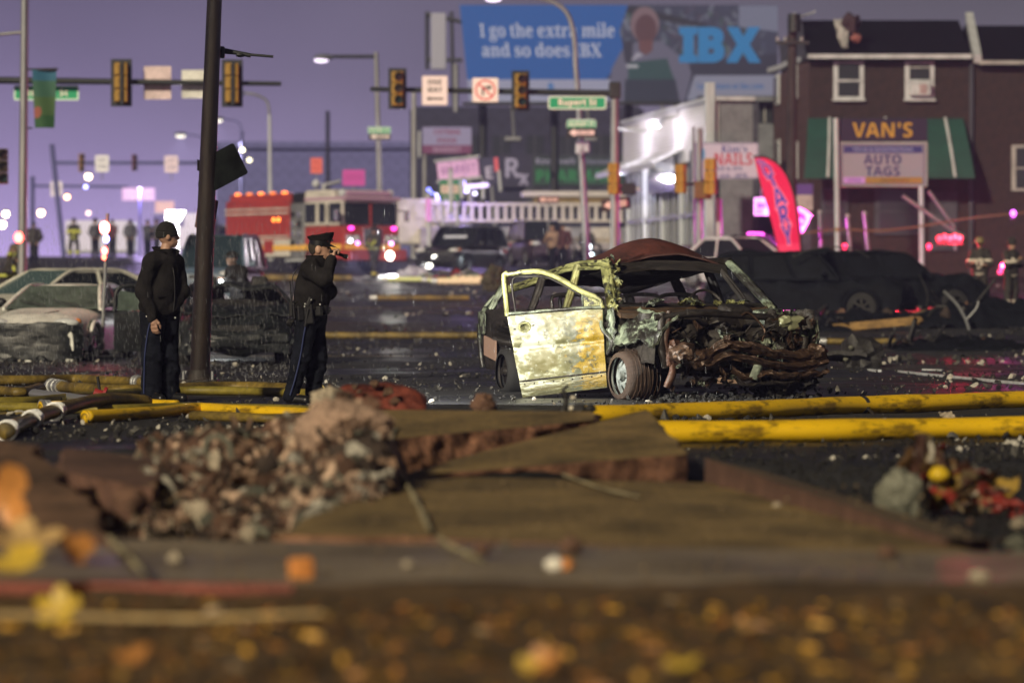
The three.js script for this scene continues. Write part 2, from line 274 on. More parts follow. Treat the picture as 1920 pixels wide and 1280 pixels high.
// pale mortar squeezed out along two cracks
M.mortar = mat('pale mortar', { map: grain([.16, .13, .07], [.40, .34, .2]), roughness: .9, bumpMap: gLump, bumpScale: .01 });
const ridge = (pts, w, l) => single('mortar_ridge', tube(pts.map((p) => yAt(...p).add(V(0, .012, 0))), (t) => w * (.55 + .45 * Math.abs(Math.sin(t * 9 + 1))), 6, 40), M.mortar, l, 'mortar');
ridge([[752, 897, 19.0], [770, 925, 17.9], [790, 962, 16.5], [806, 1000, 15.1]], .016, 'pale mortar line down the crack between brown slabs');
ridge([[822, 1014, 14.75], [852, 1033, 14.2], [905, 1056, 13.6]], .013, 'pale mortar line on the wet grey slab');
ridge([[203, 1014, 14.6], [232, 1040, 13.7], [272, 1082, 12.5]], .014, 'pale mortar line beside the big yellow leaf');
ridge([[1055, 893, 19.8], [1130, 920, 18.7], [1200, 936, 17.9]], .008, 'thin pale line across the brown slab');

{ // verge of mud, dead grass and leaves nearest the viewer
  const g = grid(90, 60, (u, v) => { const d = lerp(6, 12.25, v), x = (u * 2 - 1) * (3.2), y = .10 + .05 * fbm(x * 2.2, d * 2.2, 5, 4) + .035 + (v > .93 ? .02 : 0); return V(x, y, -d); });
  struct('verge', uvBox(g), mat('muddy verge', { map: tConc([.028, .017, .007], [.15, .088, .034], 9), roughness: .75, bumpMap: gLump, bumpScale: .03 }));
  const blade = new THREE.PlaneGeometry(.012, .12, 1, 2); blade.translate(0, .05, 0);
  const bm = mat('dead grass', { color: [1, 1, 1], roughness: .7, side: THREE.DoubleSide }), n = 5200, im = new THREE.InstancedMesh(blade, bm, n), q = new THREE.Quaternion(), e = new THREE.Euler(), m = new THREE.Matrix4();
  seed(404); for (let i = 0; i < n; i++) { const d = RR(8.2, 11.5), x = RR(-2, 2), s = RR(.35, .8); e.set(RR(1.1, 1.5) * (R() < .5 ? -1 : 1), R() * TAU, RR(-1.2, 1.2)); m.compose(V(x, .12 + .05 * fbm(x * 2.2, d * 2.2, 5, 4), -d), q.setFromEuler(e), V(s, s, s)); im.setMatrixAt(i, m); const k = RR(.2, 1), c = R() < .5 ? [.24, .135, .03] : [.10, .085, .03]; im.setColorAt(i, lin(c[0] * k, c[1] * k, c[2] * k)); }
  stuff(im, 'grass', 'dead brown grass along the bottom of the verge');
  // leaf litter
  const lg = grid(4, 4, (u, v) => { const x = (u - .5), y = (v - .5), w = Math.cos(x * 2.4) * .9; return V(x * w, .16 * Math.sin(u * 7) * .3 + .25 * y * y, y); }); const lm = mat('leaf litter', { color: [1, 1, 1], roughness: .55, side: THREE.DoubleSide });
  const nl = 3000, il = new THREE.InstancedMesh(lg, lm, nl);
  for (let i = 0; i < nl; i++) { const d = 8.2 + 3.5 * Math.pow(R(), .8), x = RR(-2, 2), s = .010 + .048 * Math.pow(R(), 2.6); e.set(RR(-.8, .8), R() * TAU, RR(-.8, .8)); m.compose(V(x, .14 + .05 * fbm(x * 2.2, d * 2.2, 5, 4), -d), q.setFromEuler(e), V(s, s, s)); il.setMatrixAt(i, m); const k = RR(.25, 1.1), r = R(), c = r < .20 + .14 * (x > .3) ? [.70, .38, .05] : r < .7 ? [.36, .15, .03] : [.20, .12, .04]; il.setColorAt(i, lin(c[0] * k, c[1] * k, c[2] * k)); }
  stuff(il, 'leaf_litter', 'small brown and golden leaves scattered over the verge');
}
// ------------------------------------------------------------------ the rubble heap at the edge of the crater
{
  const crest = [[110, .06], [200, .12], [300, .25], [400, .30], [480, .26], [560, .38], [630, .50], [690, .46], [725, .34], [765, .10]];
  const crestAt = (px) => { if (px <= crest[0][0]) return crest[0][1]; for (let i = 1; i < crest.length; i++) if (px <= crest[i][0]) return lerp(crest[i - 1][1], crest[i][1], smoothstep(px, crest[i - 1][0], crest[i][0])); return .05; };
  const lump = (x, d) => .085 * fbm(x * 4, d * 4, 1, 5) * 2 + .075 * Math.abs(nz(x * 9, d * 9, 2)) - .05 * Math.abs(nz(x * 5, d * 3, 6)) + .03 * Math.abs(nz(x * 23, d * 23, 4));
  const hits = (x, d) => { const px = x * FOCAL / d + 960, v = (d - 15.5) / 4.7, c = crestAt(px), up = v < 1 ? Math.pow(smoothstep(v, -.05, 1), .8) : 1 - smoothstep(d, 20.2, 24) * 1.0; return lerp(-.16, c, up) - (v >= 1 ? .25 * smoothstep(d, 20.2, 23.5) : 0) + lump(x, d) * (.35 + .9 * up); };
  { const nu = 250, nv = 210, pos = [], col = [], idx = []; for (let j = 0; j <= nv; j++) for (let i = 0; i <= nu; i++) { const px = lerp(105, 775, i / nu), d = lerp(15.3, 23.4, j / nv), x = (px - 960) / pm(d); pos.push(x, hits(x, d), -d); const t = .5 + 1.3 * fbm(x * 6, d * 6, 3, 4), q = .5 + 1.6 * fbm(x * 15, d * 15, 8, 3); let c = mix3([.010, .006, .004], [.14, .068, .040], clamp(t, 0, 1)); c = mix3(c, [.62, .44, .31], .9 * smoothstep(q + .25 * (px - 420) / 340, .62, .86)); c = mix3(c, [.016, .012, .010], smoothstep(-q, -.34, -.22)); col.push(...c); }
    for (let j = 0; j < nv; j++) for (let i = 0; i < nu; i++) { const a = j * (nu + 1) + i, b = a + nu + 1; idx.push(a, a + 1, b, b, a + 1, b + 1); } const g = new THREE.BufferGeometry(); g.setAttribute('position', new THREE.Float32BufferAttribute(pos, 3)); g.setAttribute('color', new THREE.Float32BufferAttribute(col, 3)); g.setIndex(idx); struct('rubble_mound', toCreasedNormals(g, .45), mat('torn earth and rubble', { vertexColors: true, roughness: .8 })); }
  const kinds = []; for (let i = 0; i < 6; i++) kinds.push(i % 2 ? rockGeo(1, 60 + i, .5, 12) : rockGeo(1, 160 + i, .35, 20));
  seed(77);
  const row = [];
  for (let i = 0; i < 4200; i++) { const px = RR(150, 750), d = RR(15.6, 21.2), x = (px - 960) / pm(d), s = .006 + .060 * Math.pow(R(), 5); row.push([x, hits(x, d) + s * .25, -d, s]); }
  const q = new THREE.Quaternion(), m = new THREE.Matrix4(), e = new THREE.Euler();
  kinds.forEach((kg, k) => { const mine = row.filter((_, i) => [1, 3, 1, 0, 3, 4, 1, 3, 5, 1, 2, 3][i % 12] === k), im = new THREE.InstancedMesh(kg, M.stone[k], mine.length); mine.forEach((r, i) => { e.set(R() * 6, R() * 6, R() * 6); m.compose(V(r[0], r[1], r[2]), q.setFromEuler(e), V(r[3] * RR(.7, 1.9), r[3] * RR(.35, .9), r[3] * RR(.7, 1.3))); im.setMatrixAt(i, m); }); stuff(im, 'rubble', ['pale gravel', 'brown gravel', 'white gravel', 'dark gravel', 'tan gravel', 'grey gravel'][k] + ' over the rubble heap'); });
  // torn strips and plates half buried in the heap
  seed(51); const bark = mat('torn brown fibre', { map: grain([.05, .028, .018], [.30, .18, .11], 1.2, 3), roughness: .8, bumpMap: gLump, bumpScale: .02 });
  for (let i = 0; i < 90; i++) { const px = RR(200, 730), d = RR(16.6, 20.6), x = (px - 960) / pm(d), L = RR(.06, .24), w = i % 4 ? RR(.02, .06) : RR(.06, .15), k = i; const g = sheetSolid(8, 3, (u, v) => V((u - .5) * L, .04 * Math.sin(u * 3 + k) + .02 * nz(u * 5, v * 3, k), (v - .5) * w * (1 - .6 * u)), .008); const o = single('torn_strip', uvBox(g), i % 3 ? bark : M.stone[i % 6], 'torn curled strip half buried in the rubble heap', 'strip', V(x, hits(x, d) + .02, -d), 'torn strips in the rubble heap'); o.rotation.set(RR(-1, 1), R() * TAU, RR(-1.2, 1.2)); }
  const brokenRock = (r, s) => { const g = mergeVertices(new THREE.IcosahedronGeometry(1, 14).deleteAttribute('normal').deleteAttribute('uv')), p = g.attributes.position; seed(s * 91); const pl = []; for (let i = 0; i < 11; i++) { const a = R() * TAU, u = R() * 2 - 1, k = Math.sqrt(1 - u * u); pl.push([Math.cos(a) * k, u, Math.sin(a) * k, RR(.52, .85)]); } for (let i = 0; i < p.count; i++) { const v = V().fromBufferAttribute(p, i); let k = 1; for (const [x, y, z, h] of pl) { const dd = v.x * x + v.y * y + v.z * z; if (dd > 0) k = Math.min(k, h / dd); } k *= 1 + .22 * fbm(v.x * 3 + s, v.y * 3, v.z * 3, 6) + .12 * Math.abs(nz(v.x * 7, v.y * 7 + s, v.z * 7)) + .05 * Math.abs(nz(v.x * 19, v.y * 19 + s, v.z * 19)); p.setXYZ(i, v.x * r * k * 1.2, v.y * r * k, v.z * r * k); } return uvBox(toCreasedNormals(g, .35), 3); };
  const chunk = (px, py, d, r, k, s, label, group, g) => { const p = at(px, py, d); const o = single('rubble_chunk', g || brokenRock(r, s), M.stone[k], label, 'stone', p, group); return o; };
  chunk(640, 812, 18.9, .20, 4, 2, 'big pale pinkish boulder of rubble crowning the heap');
  chunk(675, 868, 18.3, .13, 3, 9, 'dark brown lump of earth and rubble beside the thick slab end');
  chunk(612, 752, 23.5, .10, 0, 5, 'pale twisted lump standing on the heap by the policeman with the flashlight');
  chunk(500, 872, 17.6, .05, 3, 12, 'brown lump low in the middle of the rubble heap');
  chunk(560, 838, 19.0, .055, 0, 15, 'pinkish lump left of the big boulder');
  chunk(520, 812, 20.5, .07, 1, 18, 'brown lump on the skyline of the heap left of the boulder');
  chunk(245, 940, 16.6, .07, 1, 20, 'brown lump at the foot of the tipped earth-covered slab');
  { const t = thing('concrete_shard', 'pale upright concrete shard beside the thick dark slab end', 'shard', at(705, 868, 22)); const g2 = sheetSolid(8, 12, (u, v) => { const w = .06 * (1 - .55 * v); return V((u - .5) * w * 2 - .06 * v + .012 * nz(u * 4, v * 6, 1), v * .28, .03 * nz(u * 3, v * 5, 3)); }, () => V(.02, 0, -.05)); part(t, 'shard_face', uvBox(g2), M.stone[5]); }
  seed(99); const grp = 'loose stones in the rubble heap', geos = [0, 1, 2, 3].map((i) => brokenRock(1, 30 + i));
  let first;
  for (let i = 0; i < 64; i++) { const px = RR(215, 720), d = RR(16, 20.5), x = (px - 960) / pm(d), s = RR(.022, .05); const o = first ? first.clone() : (first = new THREE.Mesh(geos[0], M.stone[0])); o.name = numbered('loose_stone'); o.geometry = geos[i % 4]; o.material = M.stone[[0, 1, 4, 2, 5, 1][i % 6]]; o.position.set(x, hits(x, d) + s * .35, -d); o.rotation.set(R() * 6, R() * 6, 0); o.scale.set(s, s * RR(.6, 1), s * RR(.8, 1.2)); shade(o); tag(o, 'fist-sized loose stone lying in the rubble heap', 'stone', grp); scene.add(o); }
  const grp2 = 'pale stones along the crater edge'; const A = at(560, 970, 16), B = at(735, 892, 19);
  for (let i = 0; i < 26; i++) { const t = (i + R() * .8) / 26, p = A.clone().lerp(B, t), s = RR(.03, .06), o = new THREE.Mesh(geos[i % 4], M.stone[i % 3 ? 2 : 5]); o.name = numbered('edge_stone'); o.position.set(p.x + RR(-.05, .03), p.y - RR(.02, .07), p.z + RR(-.1, .1)); o.rotation.set(R() * 6, R() * 6, 0); o.scale.set(s, s * .75, s); shade(o); tag(o, 'pale stone in the row along the crater rim by the brown slab', 'stone', grp2); scene.add(o); }
  { const t = thing('bent_pipe', 'pale bent scrap loop sticking out of the heap', 'scrap', at(410, 850, 18.6)); part(t, 'loop', tube([V(-.05, -.03, 0), V(-.06, .05, .02), V(-.01, .085, 0), V(.05, .05, .01), V(.06, -.02, 0)], .014, 8), M.stone[5]); }
  { const t = thing('roof_scrap', 'dark red torn sheet of wreckage lying behind the heap', 'wreckage', at(700, 772, 26)); const f = (u, v) => V((u - .5) * .72, .02 + .17 * Math.sin(v * 2.6) * (1 - Math.pow(u * 2 - 1.05, 4) * .8) + .05 * fbm(u * 5, v * 5, 2, 4), (.5 - v) * .5); part(t, 'torn_sheet', sheetSolid(36, 20, f, .02), mat('rust red sheet', { map: grain([.03, .012, .009], [.22, .055, .035], 1.2, 3), roughness: .5, bumpMap: gLump, bumpScale: .03 })); seed(5); for (let i = 0; i < 14; i++) part(t, 'crumb', put(rockGeo(RR(.02, .06), 500 + i), RR(-.36, .36), RR(.02, .2), RR(-.1, .3), R(), R(), R()), M.soil); }
  single('rubble_chunk', roughRock(.075, 44, .35, 4, .8), M.stone[1], 'pale pink brick lump on the back edge of the raised slab, near the van door', 'brick', at(908, 758, 25));
  single('rubble_chunk', rockGeo(.05, 45), M.stone[1], 'pink brick end poking up behind the raised slab', 'brick', at(738, 752, 25));
  { const t = thing('charred_scrap', 'black charred twist of scrap standing behind the slabs before the van door', 'scrap', at(1062, 765, 25.5)); part(t, 'twist', [tube([V(-.03, -.03, 0), V(0, .05, 0), V(-.02, .12, 0), V(.015, .15, 0)], (k) => .022 - .012 * k, 7), roughRock(.05, 3, .4, 3).translate(.08, -.01, 0), roughRock(.035, 6, .4, 3).translate(.16, -.005, 0)], M.char); part(t, 'pale_chip', roughRock(.018, 2, .3, 2).translate(.045, .07, .02), M.stone[2]); part(t, 'pale_chip', roughRock(.02, 4, .3, 2).translate(.035, 0, .03), M.stone[2]); }
}
{ const n = 1500, im = new THREE.InstancedMesh(rockGeo(1, 371, .4, 10), mat('slab grit', { map: grain([.07, .045, .02], [.26, .18, .09]), roughness: .85 }), n), q = new THREE.Quaternion(), e = new THREE.Euler(), m = new THREE.Matrix4(); seed(66); for (let i = 0; i < n; i++) { const d = RR(12.2, 19), x = RR(-.9, 1) * d * .12, s = .003 + .011 * Math.pow(R(), 4); e.set(R() * 6, R() * 6, 0); m.compose(V(x, .135 + (d > 15 ? .03 * (d - 15) / 4 * (x < .4 ? 1 : 0) : 0), -d), q.setFromEuler(e), V(s, s * .7, s)); im.setMatrixAt(i, m); } stuff(im, 'grit', 'loose grit over the flat pavement slabs'); }
// chips of brick and stone that lie on the slabs
{ const chips = [[905, 1030, 13.9, .030, 1, 'pink brick chip beside the pale mortar line'], [765, 1058, 13.2, .020, 0, 'pale chip on the wet slab right of the square orange chip'], [1070, 1022, 14.1, .045, 1, 'flat orange-brown chip beyond the white and orange chip'], [735, 1103, 12.25, .030, 0, 'flat cream chip at the front edge of the wet slab'], [1160, 1102, 12.2, .018, 0, 'tiny pale chip in the middle of the wet slab front'], [1665, 1034, 14.0, .032, 1, 'brown chip on the shaded slab on the road side'], [1838, 1082, 12.9, .035, 0, 'grey-brown chip toward the road end of the wet slab'], [1715, 1120, 12.05, .035, 1, 'orange chip on the wet slab edge below the road'], [1770, 1145, 11.7, .025, 0, 'pale tan chip where the verge meets the wet slab'], [1458, 947, 17.8, .02, 0, 'pale chip on the slope of the dark red slab'], [330, 1046, 13.4, .028, 0, 'cream chip on the wet slab left of the square orange chip'], [948, 1022, 14.3, .016, 5, 'grey chip near the pink brick chip'], [400, 1148, 11.4, .026, 0, 'pale chip below the reinforcing bar'], [1890, 1110, 12.3, .03, 2, 'white chip at the road end of the wet slab']];
  chips.forEach(([px, py, d, r, k, l], i) => single('stone_chip', roughRock(r, 200 + i, .35, 3, .7), M.stone[k], l, 'chip', at(px, py, d)));
  const oc = mat('orange foam', { map: grain([.55, .16, .03], [.85, .32, .07]), roughness: .6, bumpMap: gLump, bumpScale: .01 });
  single('orange_chip', toCreasedNormals(rb(.085, .075, .05, .014, 0, 0, 0, .2, .3, .1), .5), oc, 'square bright orange chip on the wet slab', 'chip', at(564, 1066, 12.8));
  const t = thing('bottle_cap', 'round white and orange scrap lying on the wet slab', 'scrap', at(1040, 1058, 13.3)); part(t, 'white_half', roughRock(.034, 71, .2, 3), mat('white plastic', { color: [.8, .76, .66], roughness: .4 })); part(t, 'orange_half', roughRock(.03, 74, .2, 3).translate(.032, -.002, -.01), oc);
}
// ------------------------------------------------------------------ fallen leaves, bar and stick in the very front
function leafGeo(size, lobes, s) {                             // a lobed leaf blade, curled, with thickness
  seed(s); const n = 72, pts = []; for (let i = 0; i < n; i++) { const a = i / n * TAU, l = Math.pow(Math.abs(Math.cos(a * lobes / 2)), .9), r = size * (.42 + .58 * l) * (1 - .12 * R()); pts.push([Math.cos(a) * r, Math.sin(a) * r]); }
  const pos = [0, 0, 0], idx = []; for (let k = 1; k <= 4; k++) pts.forEach(([x, y]) => { const f = k / 4, X = x * f, Y = y * f; pos.push(X, .35 * (X * X + Y * Y) / size + .06 * size * Math.sin(X * 30 + Y * 14), Y); });
  for (let i = 0; i < n; i++) { const j = (i + 1) % n; idx.push(0, 1 + j, 1 + i); for (let k = 0; k < 3; k++) { const a = 1 + k * n + i, b = 1 + k * n + j; idx.push(a, b, a + n, b, b + n, a + n); } }
  const g = new THREE.BufferGeometry(); g.setAttribute('position', new THREE.Float32BufferAttribute(pos, 3)); g.setIndex(idx); g.computeVertexNormals(); return uvBox(g, 5);
}
const leafM = (a, b, k) => mat('leaf ' + k, { map: grain(a, b, 1, k), roughness: .5, side: THREE.DoubleSide, transmission: .25, thickness: 0 });
M.leafY = leafM([.70, .38, .03], [.92, .62, .07], 1); M.leafO = leafM([.48, .17, .04], [.80, .34, .08], 2); M.leafB = leafM([.36, .19, .08], [.82, .54, .22], 3);
function leaf(px, py, d, size, lobes, rx, ry, rz, m, label, s) { const t = thing('fallen_leaf', label, 'leaf', at(px, py, d)); const b = part(t, 'blade', leafGeo(size, lobes, s), m); b.rotation.set(rx, ry, rz); const k = part(t, 'stalk', tube([V(-size * 1.5, -.004, .01), V(-size * .6, .004, 0), V(0, 0, 0)], .0022, 5), M.leafB); k.rotation.set(rx, ry, rz); return t; }
leaf(40, 1022, 11.9, .14, 5, .45, .4, -.12, M.leafB, 'large pale yellow leaf lying curled on the greenish slab', 1);
leaf(28, 1062, 11.6, .12, 3, .25, 1.2, .05, M.leafY, 'bright yellow leaf under the large pale yellow leaf', 7);
leaf(134, 1028, 12.2, .085, 3, 1.25, .5, -.9, M.leafO, 'narrow orange leaf standing on edge beside the large pale leaf', 2);
leaf(12, 925, 12.9, .125, 3, 1.3, 1.0, .5, M.leafO, 'orange leaf curling up before the tipped earth-covered slab', 3);
leaf(108, 1142, 11.0, .075, 5, .95, .2, .1, M.leafY, 'golden five-pointed leaf standing in front of the long stick', 4);
leaf(1020, 1244, 9.6, .055, 4, .7, .3, .3, M.leafO, 'orange leaf with a yellow edge at the bottom of the verge', 5);
leaf(990, 1248, 9.5, .032, 3, .9, .3, .1, M.leafY, 'small yellow leaf beside the orange leaf on the verge', 6);
leaf(1275, 1252, 9.5, .05, 3, .3, .3, .0, M.leafY, 'flat golden leaf at the bottom of the verge', 8);
leaf(245, 1236, 9.7, .05, 3, .4, .9, .0, M.leafO, 'brown leaf low on the verge below the golden leaf', 9);
{ const t = thing('reinforcing_bar', 'rusty red twisted reinforcing bar lying along the slab front', 'bar', at(-40, 1103, 11.9)); const L = 590 / pm(11.9), rust = mat('red rust', { map: grain([.14, .035, .022], [.42, .12, .085], 1, 5), roughness: .7, bumpMap: gBump, bumpScale: .003 });
  part(t, 'bar', rod(V(0, 0, 0), V(L, -.004, .03), .019, 14), rust); const ribs = []; for (let i = 0; i < 26; i++) { const tr = new THREE.TorusGeometry(.021, .006, 6, 18); tr.rotateY(Math.PI / 2 + .0); tr.rotateZ(.62); ribs.push(tr.translate(L * (i + .5) / 26, -.001 * i / 9, .03 * i / 26)); } ribs.forEach((g, i) => part(t, 'rib', uvBox(g), rust)); }
{ const t = thing('stick', 'long pale bare stick lying on the verge', 'stick', at(0, 1152, 11.0)); part(t, 'stem', tube([V(-.1, 0, 0), V(.25, -.006, .01), V(.55, -.012, 0), V(.93, .006, .02)], (k) => .012 - .004 * k, 8, 40), mat('bare wood', { map: grain([.26, .15, .06], [.62, .44, .2]), roughness: .7, bumpMap: gBump, bumpScale: .003 })); }

// ------------------------------------------------------------------ fire hoses
function hose(label, pts, r, m, o = {}) {                      // pts: pixels where it touches the road
  const base = pts[0], P = pts.map(([px, py, lift]) => { const d = EYE * FOCAL / (py - 556), p = at(px, py, d); p.y = gy(p.x, p.z) + r * .86 + .012 + (lift || 0); return p; }), b = P[0].clone();
  const t = thing('fire_hose', label, 'hose', V(b.x, 0, b.z), 0, o.group), L = P.map((p) => p.clone().sub(t.position));
  const flatK = o.flat || 1, g = tube(L, () => (a) => r * (1 + .05 * Math.sin(a * 3)), 18, Math.max(60, pts.length * 16));
  if (flatK !== 1) { /* drained hose lies flatter */ const p = g.attributes.position; for (let i = 0; i < p.count; i++) p.setY(i, lerp(r, p.getY(i), flatK)); g.computeVertexNormals(); }
  { const p = g.attributes.position, n = g.attributes.normal; for (let i = 0; i < p.count; i++) { const k = .05 * r * 6 * nz(p.getX(i) * 1.2, p.getZ(i) * 1.2, 8); p.setXYZ(i, p.getX(i) + n.getX(i) * k, p.getY(i) + n.getY(i) * k * .5, p.getZ(i) + n.getZ(i) * k); } g.computeVertexNormals(); }
  part(t, 'jacket', g, m);
  const c = new THREE.CatmullRomCurve3(L, false, 'catmullrom', .5);
  for (const [k, len, kind] of o.fit || []) { const a = c.getPointAt(clamp(k - len / 2, 0, 1)), e = c.getPointAt(clamp(k + len / 2, 0, 1)); const cp = part(t, 'coupling', [rod(a, e, r * 1.16, 18), rod(a, a.clone().lerp(e, .16), r * 1.36, 18), rod(a.clone().lerp(e, .45), a.clone().lerp(e, .6), r * 1.3, 18), rod(a.clone().lerp(e, .84), e, r * 1.26, 18)], M.alloy); }
  for (const k of o.bands || []) { const a = c.getPointAt(k), e = c.getPointAt(k + .006); part(t, 'scuff_band', rod(a, e, r * 1.04, 18), M.char); }
  return t;
}
hose('thick yellow supply hose farther from the viewer, passing the burnt van', [[1080, 801], [1160, 799], [1260, 795], [1420, 789], [1600, 780], [1760, 775], [1920, 769], [2200, 762]], .078, M.hoseY, { bands: [.475] });
hose('thick yellow supply hose nearer to the slabs, along the road edge', [[1180, 838], [1270, 837], [1420, 835], [1560, 833], [1740, 829], [1920, 826], [2250, 822]], .083, M.hoseY);
hose('brown muddy hose that runs to the feet of the policeman in the knit cap', [[-60, 728], [60, 727], [140, 725], [200, 728], [272, 731]], .060, M.hoseD, { fit: [[.95, .04]] });
hose('short muddy hose with a white coupling at the picture edge', [[-80, 746], [-10, 747], [40, 750], [75, 742]], .055, M.hoseD);
hose('muddy hose with a tapered silver coupling, second from the cars', [[96, 738], [150, 744], [220, 748], [300, 746], [420, 741], [520, 743], [600, 748]], .062, M.hoseD, { fit: [[.03, .11]] });
hose('yellow hose under the boots of the policeman in the knit cap', [[-60, 768], [60, 766], [150, 757], [235, 750], [300, 746], [370, 745], [480, 747], [600, 752]], .046, M.hoseO);
hose('silver-ended hose lying behind the yellow heap of hoses', [[62, 752], [105, 757], [160, 764], [240, 768]], .048, M.alloy);
hose('bright yellow hose with a pale cut end, crossing the others', [[76, 779], [120, 778], [170, 776], [240, 773], [330, 776]], .052, M.hoseY, { fit: [[.02, .05]] });
hose('olive hose nearest the rubble heap on the hose pile', [[-40, 776], [60, 778], [200, 782], [340, 778], [460, 780], [580, 784], [640, 790]], .044, M.hoseO);
hose('bright yellow hose fanning out below the policemen', [[160, 797], [230, 793], [300, 788], [372, 781], [440, 785], [520, 789], [600, 793]], .050, M.hoseY);
hose('muddy hose along the near side of the hose pile', [[360, 794], [420, 796], [500, 799], [560, 797], [640, 790]], .042, M.hoseD);
hose('brown hose with ribbed silver couplings climbing over the pile', [[10, 828], [38, 815], [62, 806, .01], [96, 798, .03], [130, 792, .05], [180, 783, .07], [235, 778, .06], [275, 776, .03]], .060, M.hoseD, { fit: [[.03, .05], [.36, .05], [.55, .03]] });
single('thin_rope', tube([[-20, 782], [40, 782], [80, 785], [110, 783]].map(([px, py]) => { const p = at(px, py, EYE * FOCAL / (py - 556)); p.y = .03; return p; }), .015, 6), M.hoseD, 'thin olive rope beside the climbing brown hose', 'rope');
{ const t = thing('valve', 'red hose valve with a black handle among the hoses', 'valve', V(at(186, 758, 38).x, .02, -38)); const red = mat('red valve paint', { color: [.30, .03, .03], roughness: .4 }); part(t, 'valve_body', [cyl(.05, .05, .12, 0, .08, 0, 0, 0, 1.2), cyl(.06, .06, .03, -.05, .06, 0, 0, 0, 1.2), cyl(.06, .06, .03, .05, .1, 0, 0, 0, 1.2)], red); part(t, 'valve_handle', [rod(V(0, .12, 0), V(-.02, .26, 0), .015), rod(V(.05, .08, 0), V(.13, .02, .02), .018)], M.black); }

// ------------------------------------------------------------------ debris strewn on the road
{ const gs = [rockGeo(1, 301, .5), rockGeo(1, 302, .4), roughRock(1, 5, .5, 1)], ms = [M.char, mat('ash lumps', { map: grain([.02, .02, .02], [.10, .095, .085]), roughness: .7 }), mat('pale crumbs', { map: grain([.22, .2, .16], [.55, .52, .45]), roughness: .7 })], cnt = [9500, 6000, 1500], q = new THREE.Quaternion(), e = new THREE.Euler(), m = new THREE.Matrix4();
  seed(808); cnt.forEach((n, k) => { const im = new THREE.InstancedMesh(gs[k], ms[k], n); for (let i = 0; i < n; i++) { const d = 24.5 + Math.pow(R(), 1.5) * 105, x = RR(-1, 1) * d * .142, c = clamp(.55 + 1.6 * nz(x * .35, d * .22, 3), .15, 1.4), s = (.008 + .055 * Math.pow(R(), 3)) * (k === 2 ? .7 : 1) * c * (d > 60 ? 1.5 : 1); e.set(R() * 6, R() * 6, R() * 6); m.compose(V(x, gy(x, -d) + s * .2 + .015, -d), q.setFromEuler(e), V(s * RR(.8, 1.8), s * RR(.4, .9), s)); im.setMatrixAt(i, m); } stuff(im, 'road_debris', ['black charred crumbs', 'grey ash lumps', 'pale crumbs'][k] + ' strewn over the wet road'); }); }
// ------------------------------------------------------------------ building materials
const tBrick = texture(512, (x, y, i) => { const row = Math.floor(y / 512 * 13), u = (x / 512 * 5 + (row % 2) * .5) % 5, col = Math.floor(u), fu = u - col, fv = y / 512 * 13 - row; const m = fu < .06 || fv < .15; const h = ((row * 7 + col * 13) * 2654435761 >>> 8) % 100 / 100; const b = mix3([.013, .0065, .0055], [.040, .0185, .0145], clamp(h * .7 + .6 * (nC[i] - .3), 0, 1)); return toS(m ? [.030, .027, .028] : b); });
const bBrick = texture(512, (x, y, i) => { const row = Math.floor(y / 512 * 13), u = (x / 512 * 5 + (row % 2) * .5) % 5, fu = u - Math.floor(u), fv = y / 512 * 13 - row; return fu < .06 || fv < .15 ? .1 : .7 + .3 * nF[i]; }, false);
M.brick = mat('red brick', { map: tBrick, bumpMap: bBrick, bumpScale: .012, roughness: .85 });
M.shingle = mat('dark roof shingles', { map: texture(256, (x, y) => { const row = Math.floor(y / 16), e = y % 16 < 2, h = ((row * 31 + Math.floor((x + row * 9) / 20) * 17) * 2654435761 >>> 9) % 100 / 100; return toS(e ? [.003, .003, .004] : mix3([.002, .003, .0045], [.006, .0085, .012], h)); }), roughness: 1, specularIntensity: .15, clearcoat: 0, bumpMap: gBump, bumpScale: .01 });
M.white = mat('weathered white paint', { map: grain([.34, .36, .38], [.54, .57, .60], .8, 2), roughness: .55 });
M.whiteDim = mat('dull white paint', { map: grain([.22, .22, .22], [.38, .38, .37], .8, 2), roughness: .6 });
M.glassDark = mat('dark window glass', { color: [.03, .035, .038], roughness: .12, metalness: 0, specularIntensity: 1 });
M.beige = mat('beige stucco', { map: grain([.14, .15, .165], [.19, .205, .225], .7, 3), roughness: .9, bumpMap: gBump, bumpScale: .006 });
M.greyWall = mat('grey painted wall', { map: grain([.030, .034, .045], [.058, .064, .085], .8, 5), roughness: .8 });
M.navyWall = mat('dark blue grey wall', { map: grain([.014, .015, .034], [.030, .032, .068], .8, 7), roughness: .8 });
M.awning = mat('green awning canvas', { map: grain([.003, .035, .026], [.006, .062, .045], .8, 4), roughness: .75 });
M.siding = mat('white lapped siding', { map: texture(128, (x, y, i) => { const s = y % 16 < 3; const t = nF[(y * 512 + x) % 262144]; return toS(s ? [.22, .22, .23] : mix3([.52, .52, .53], [.70, .70, .70], t)); }), bumpMap: texture(64, (x, y) => (y % 8) / 8, false), bumpScale: .02, roughness: .6 });
M.steel = mat('galvanised steel', { map: grain([.20, .21, .22], [.34, .35, .36], .8, 3), metalness: .6, roughness: .45 });
M.darkSteel = mat('dark green painted steel', { map: grain([.010, .014, .014], [.03, .036, .036], .8, 3), metalness: .2, roughness: .5 });
M.hazeTint = mat('violet haze tint', { map: grain([.10, .105, .27], [.135, .14, .35], .8, 1), roughness: .9 });  // violet haze glow put into the colour of far walls and poles

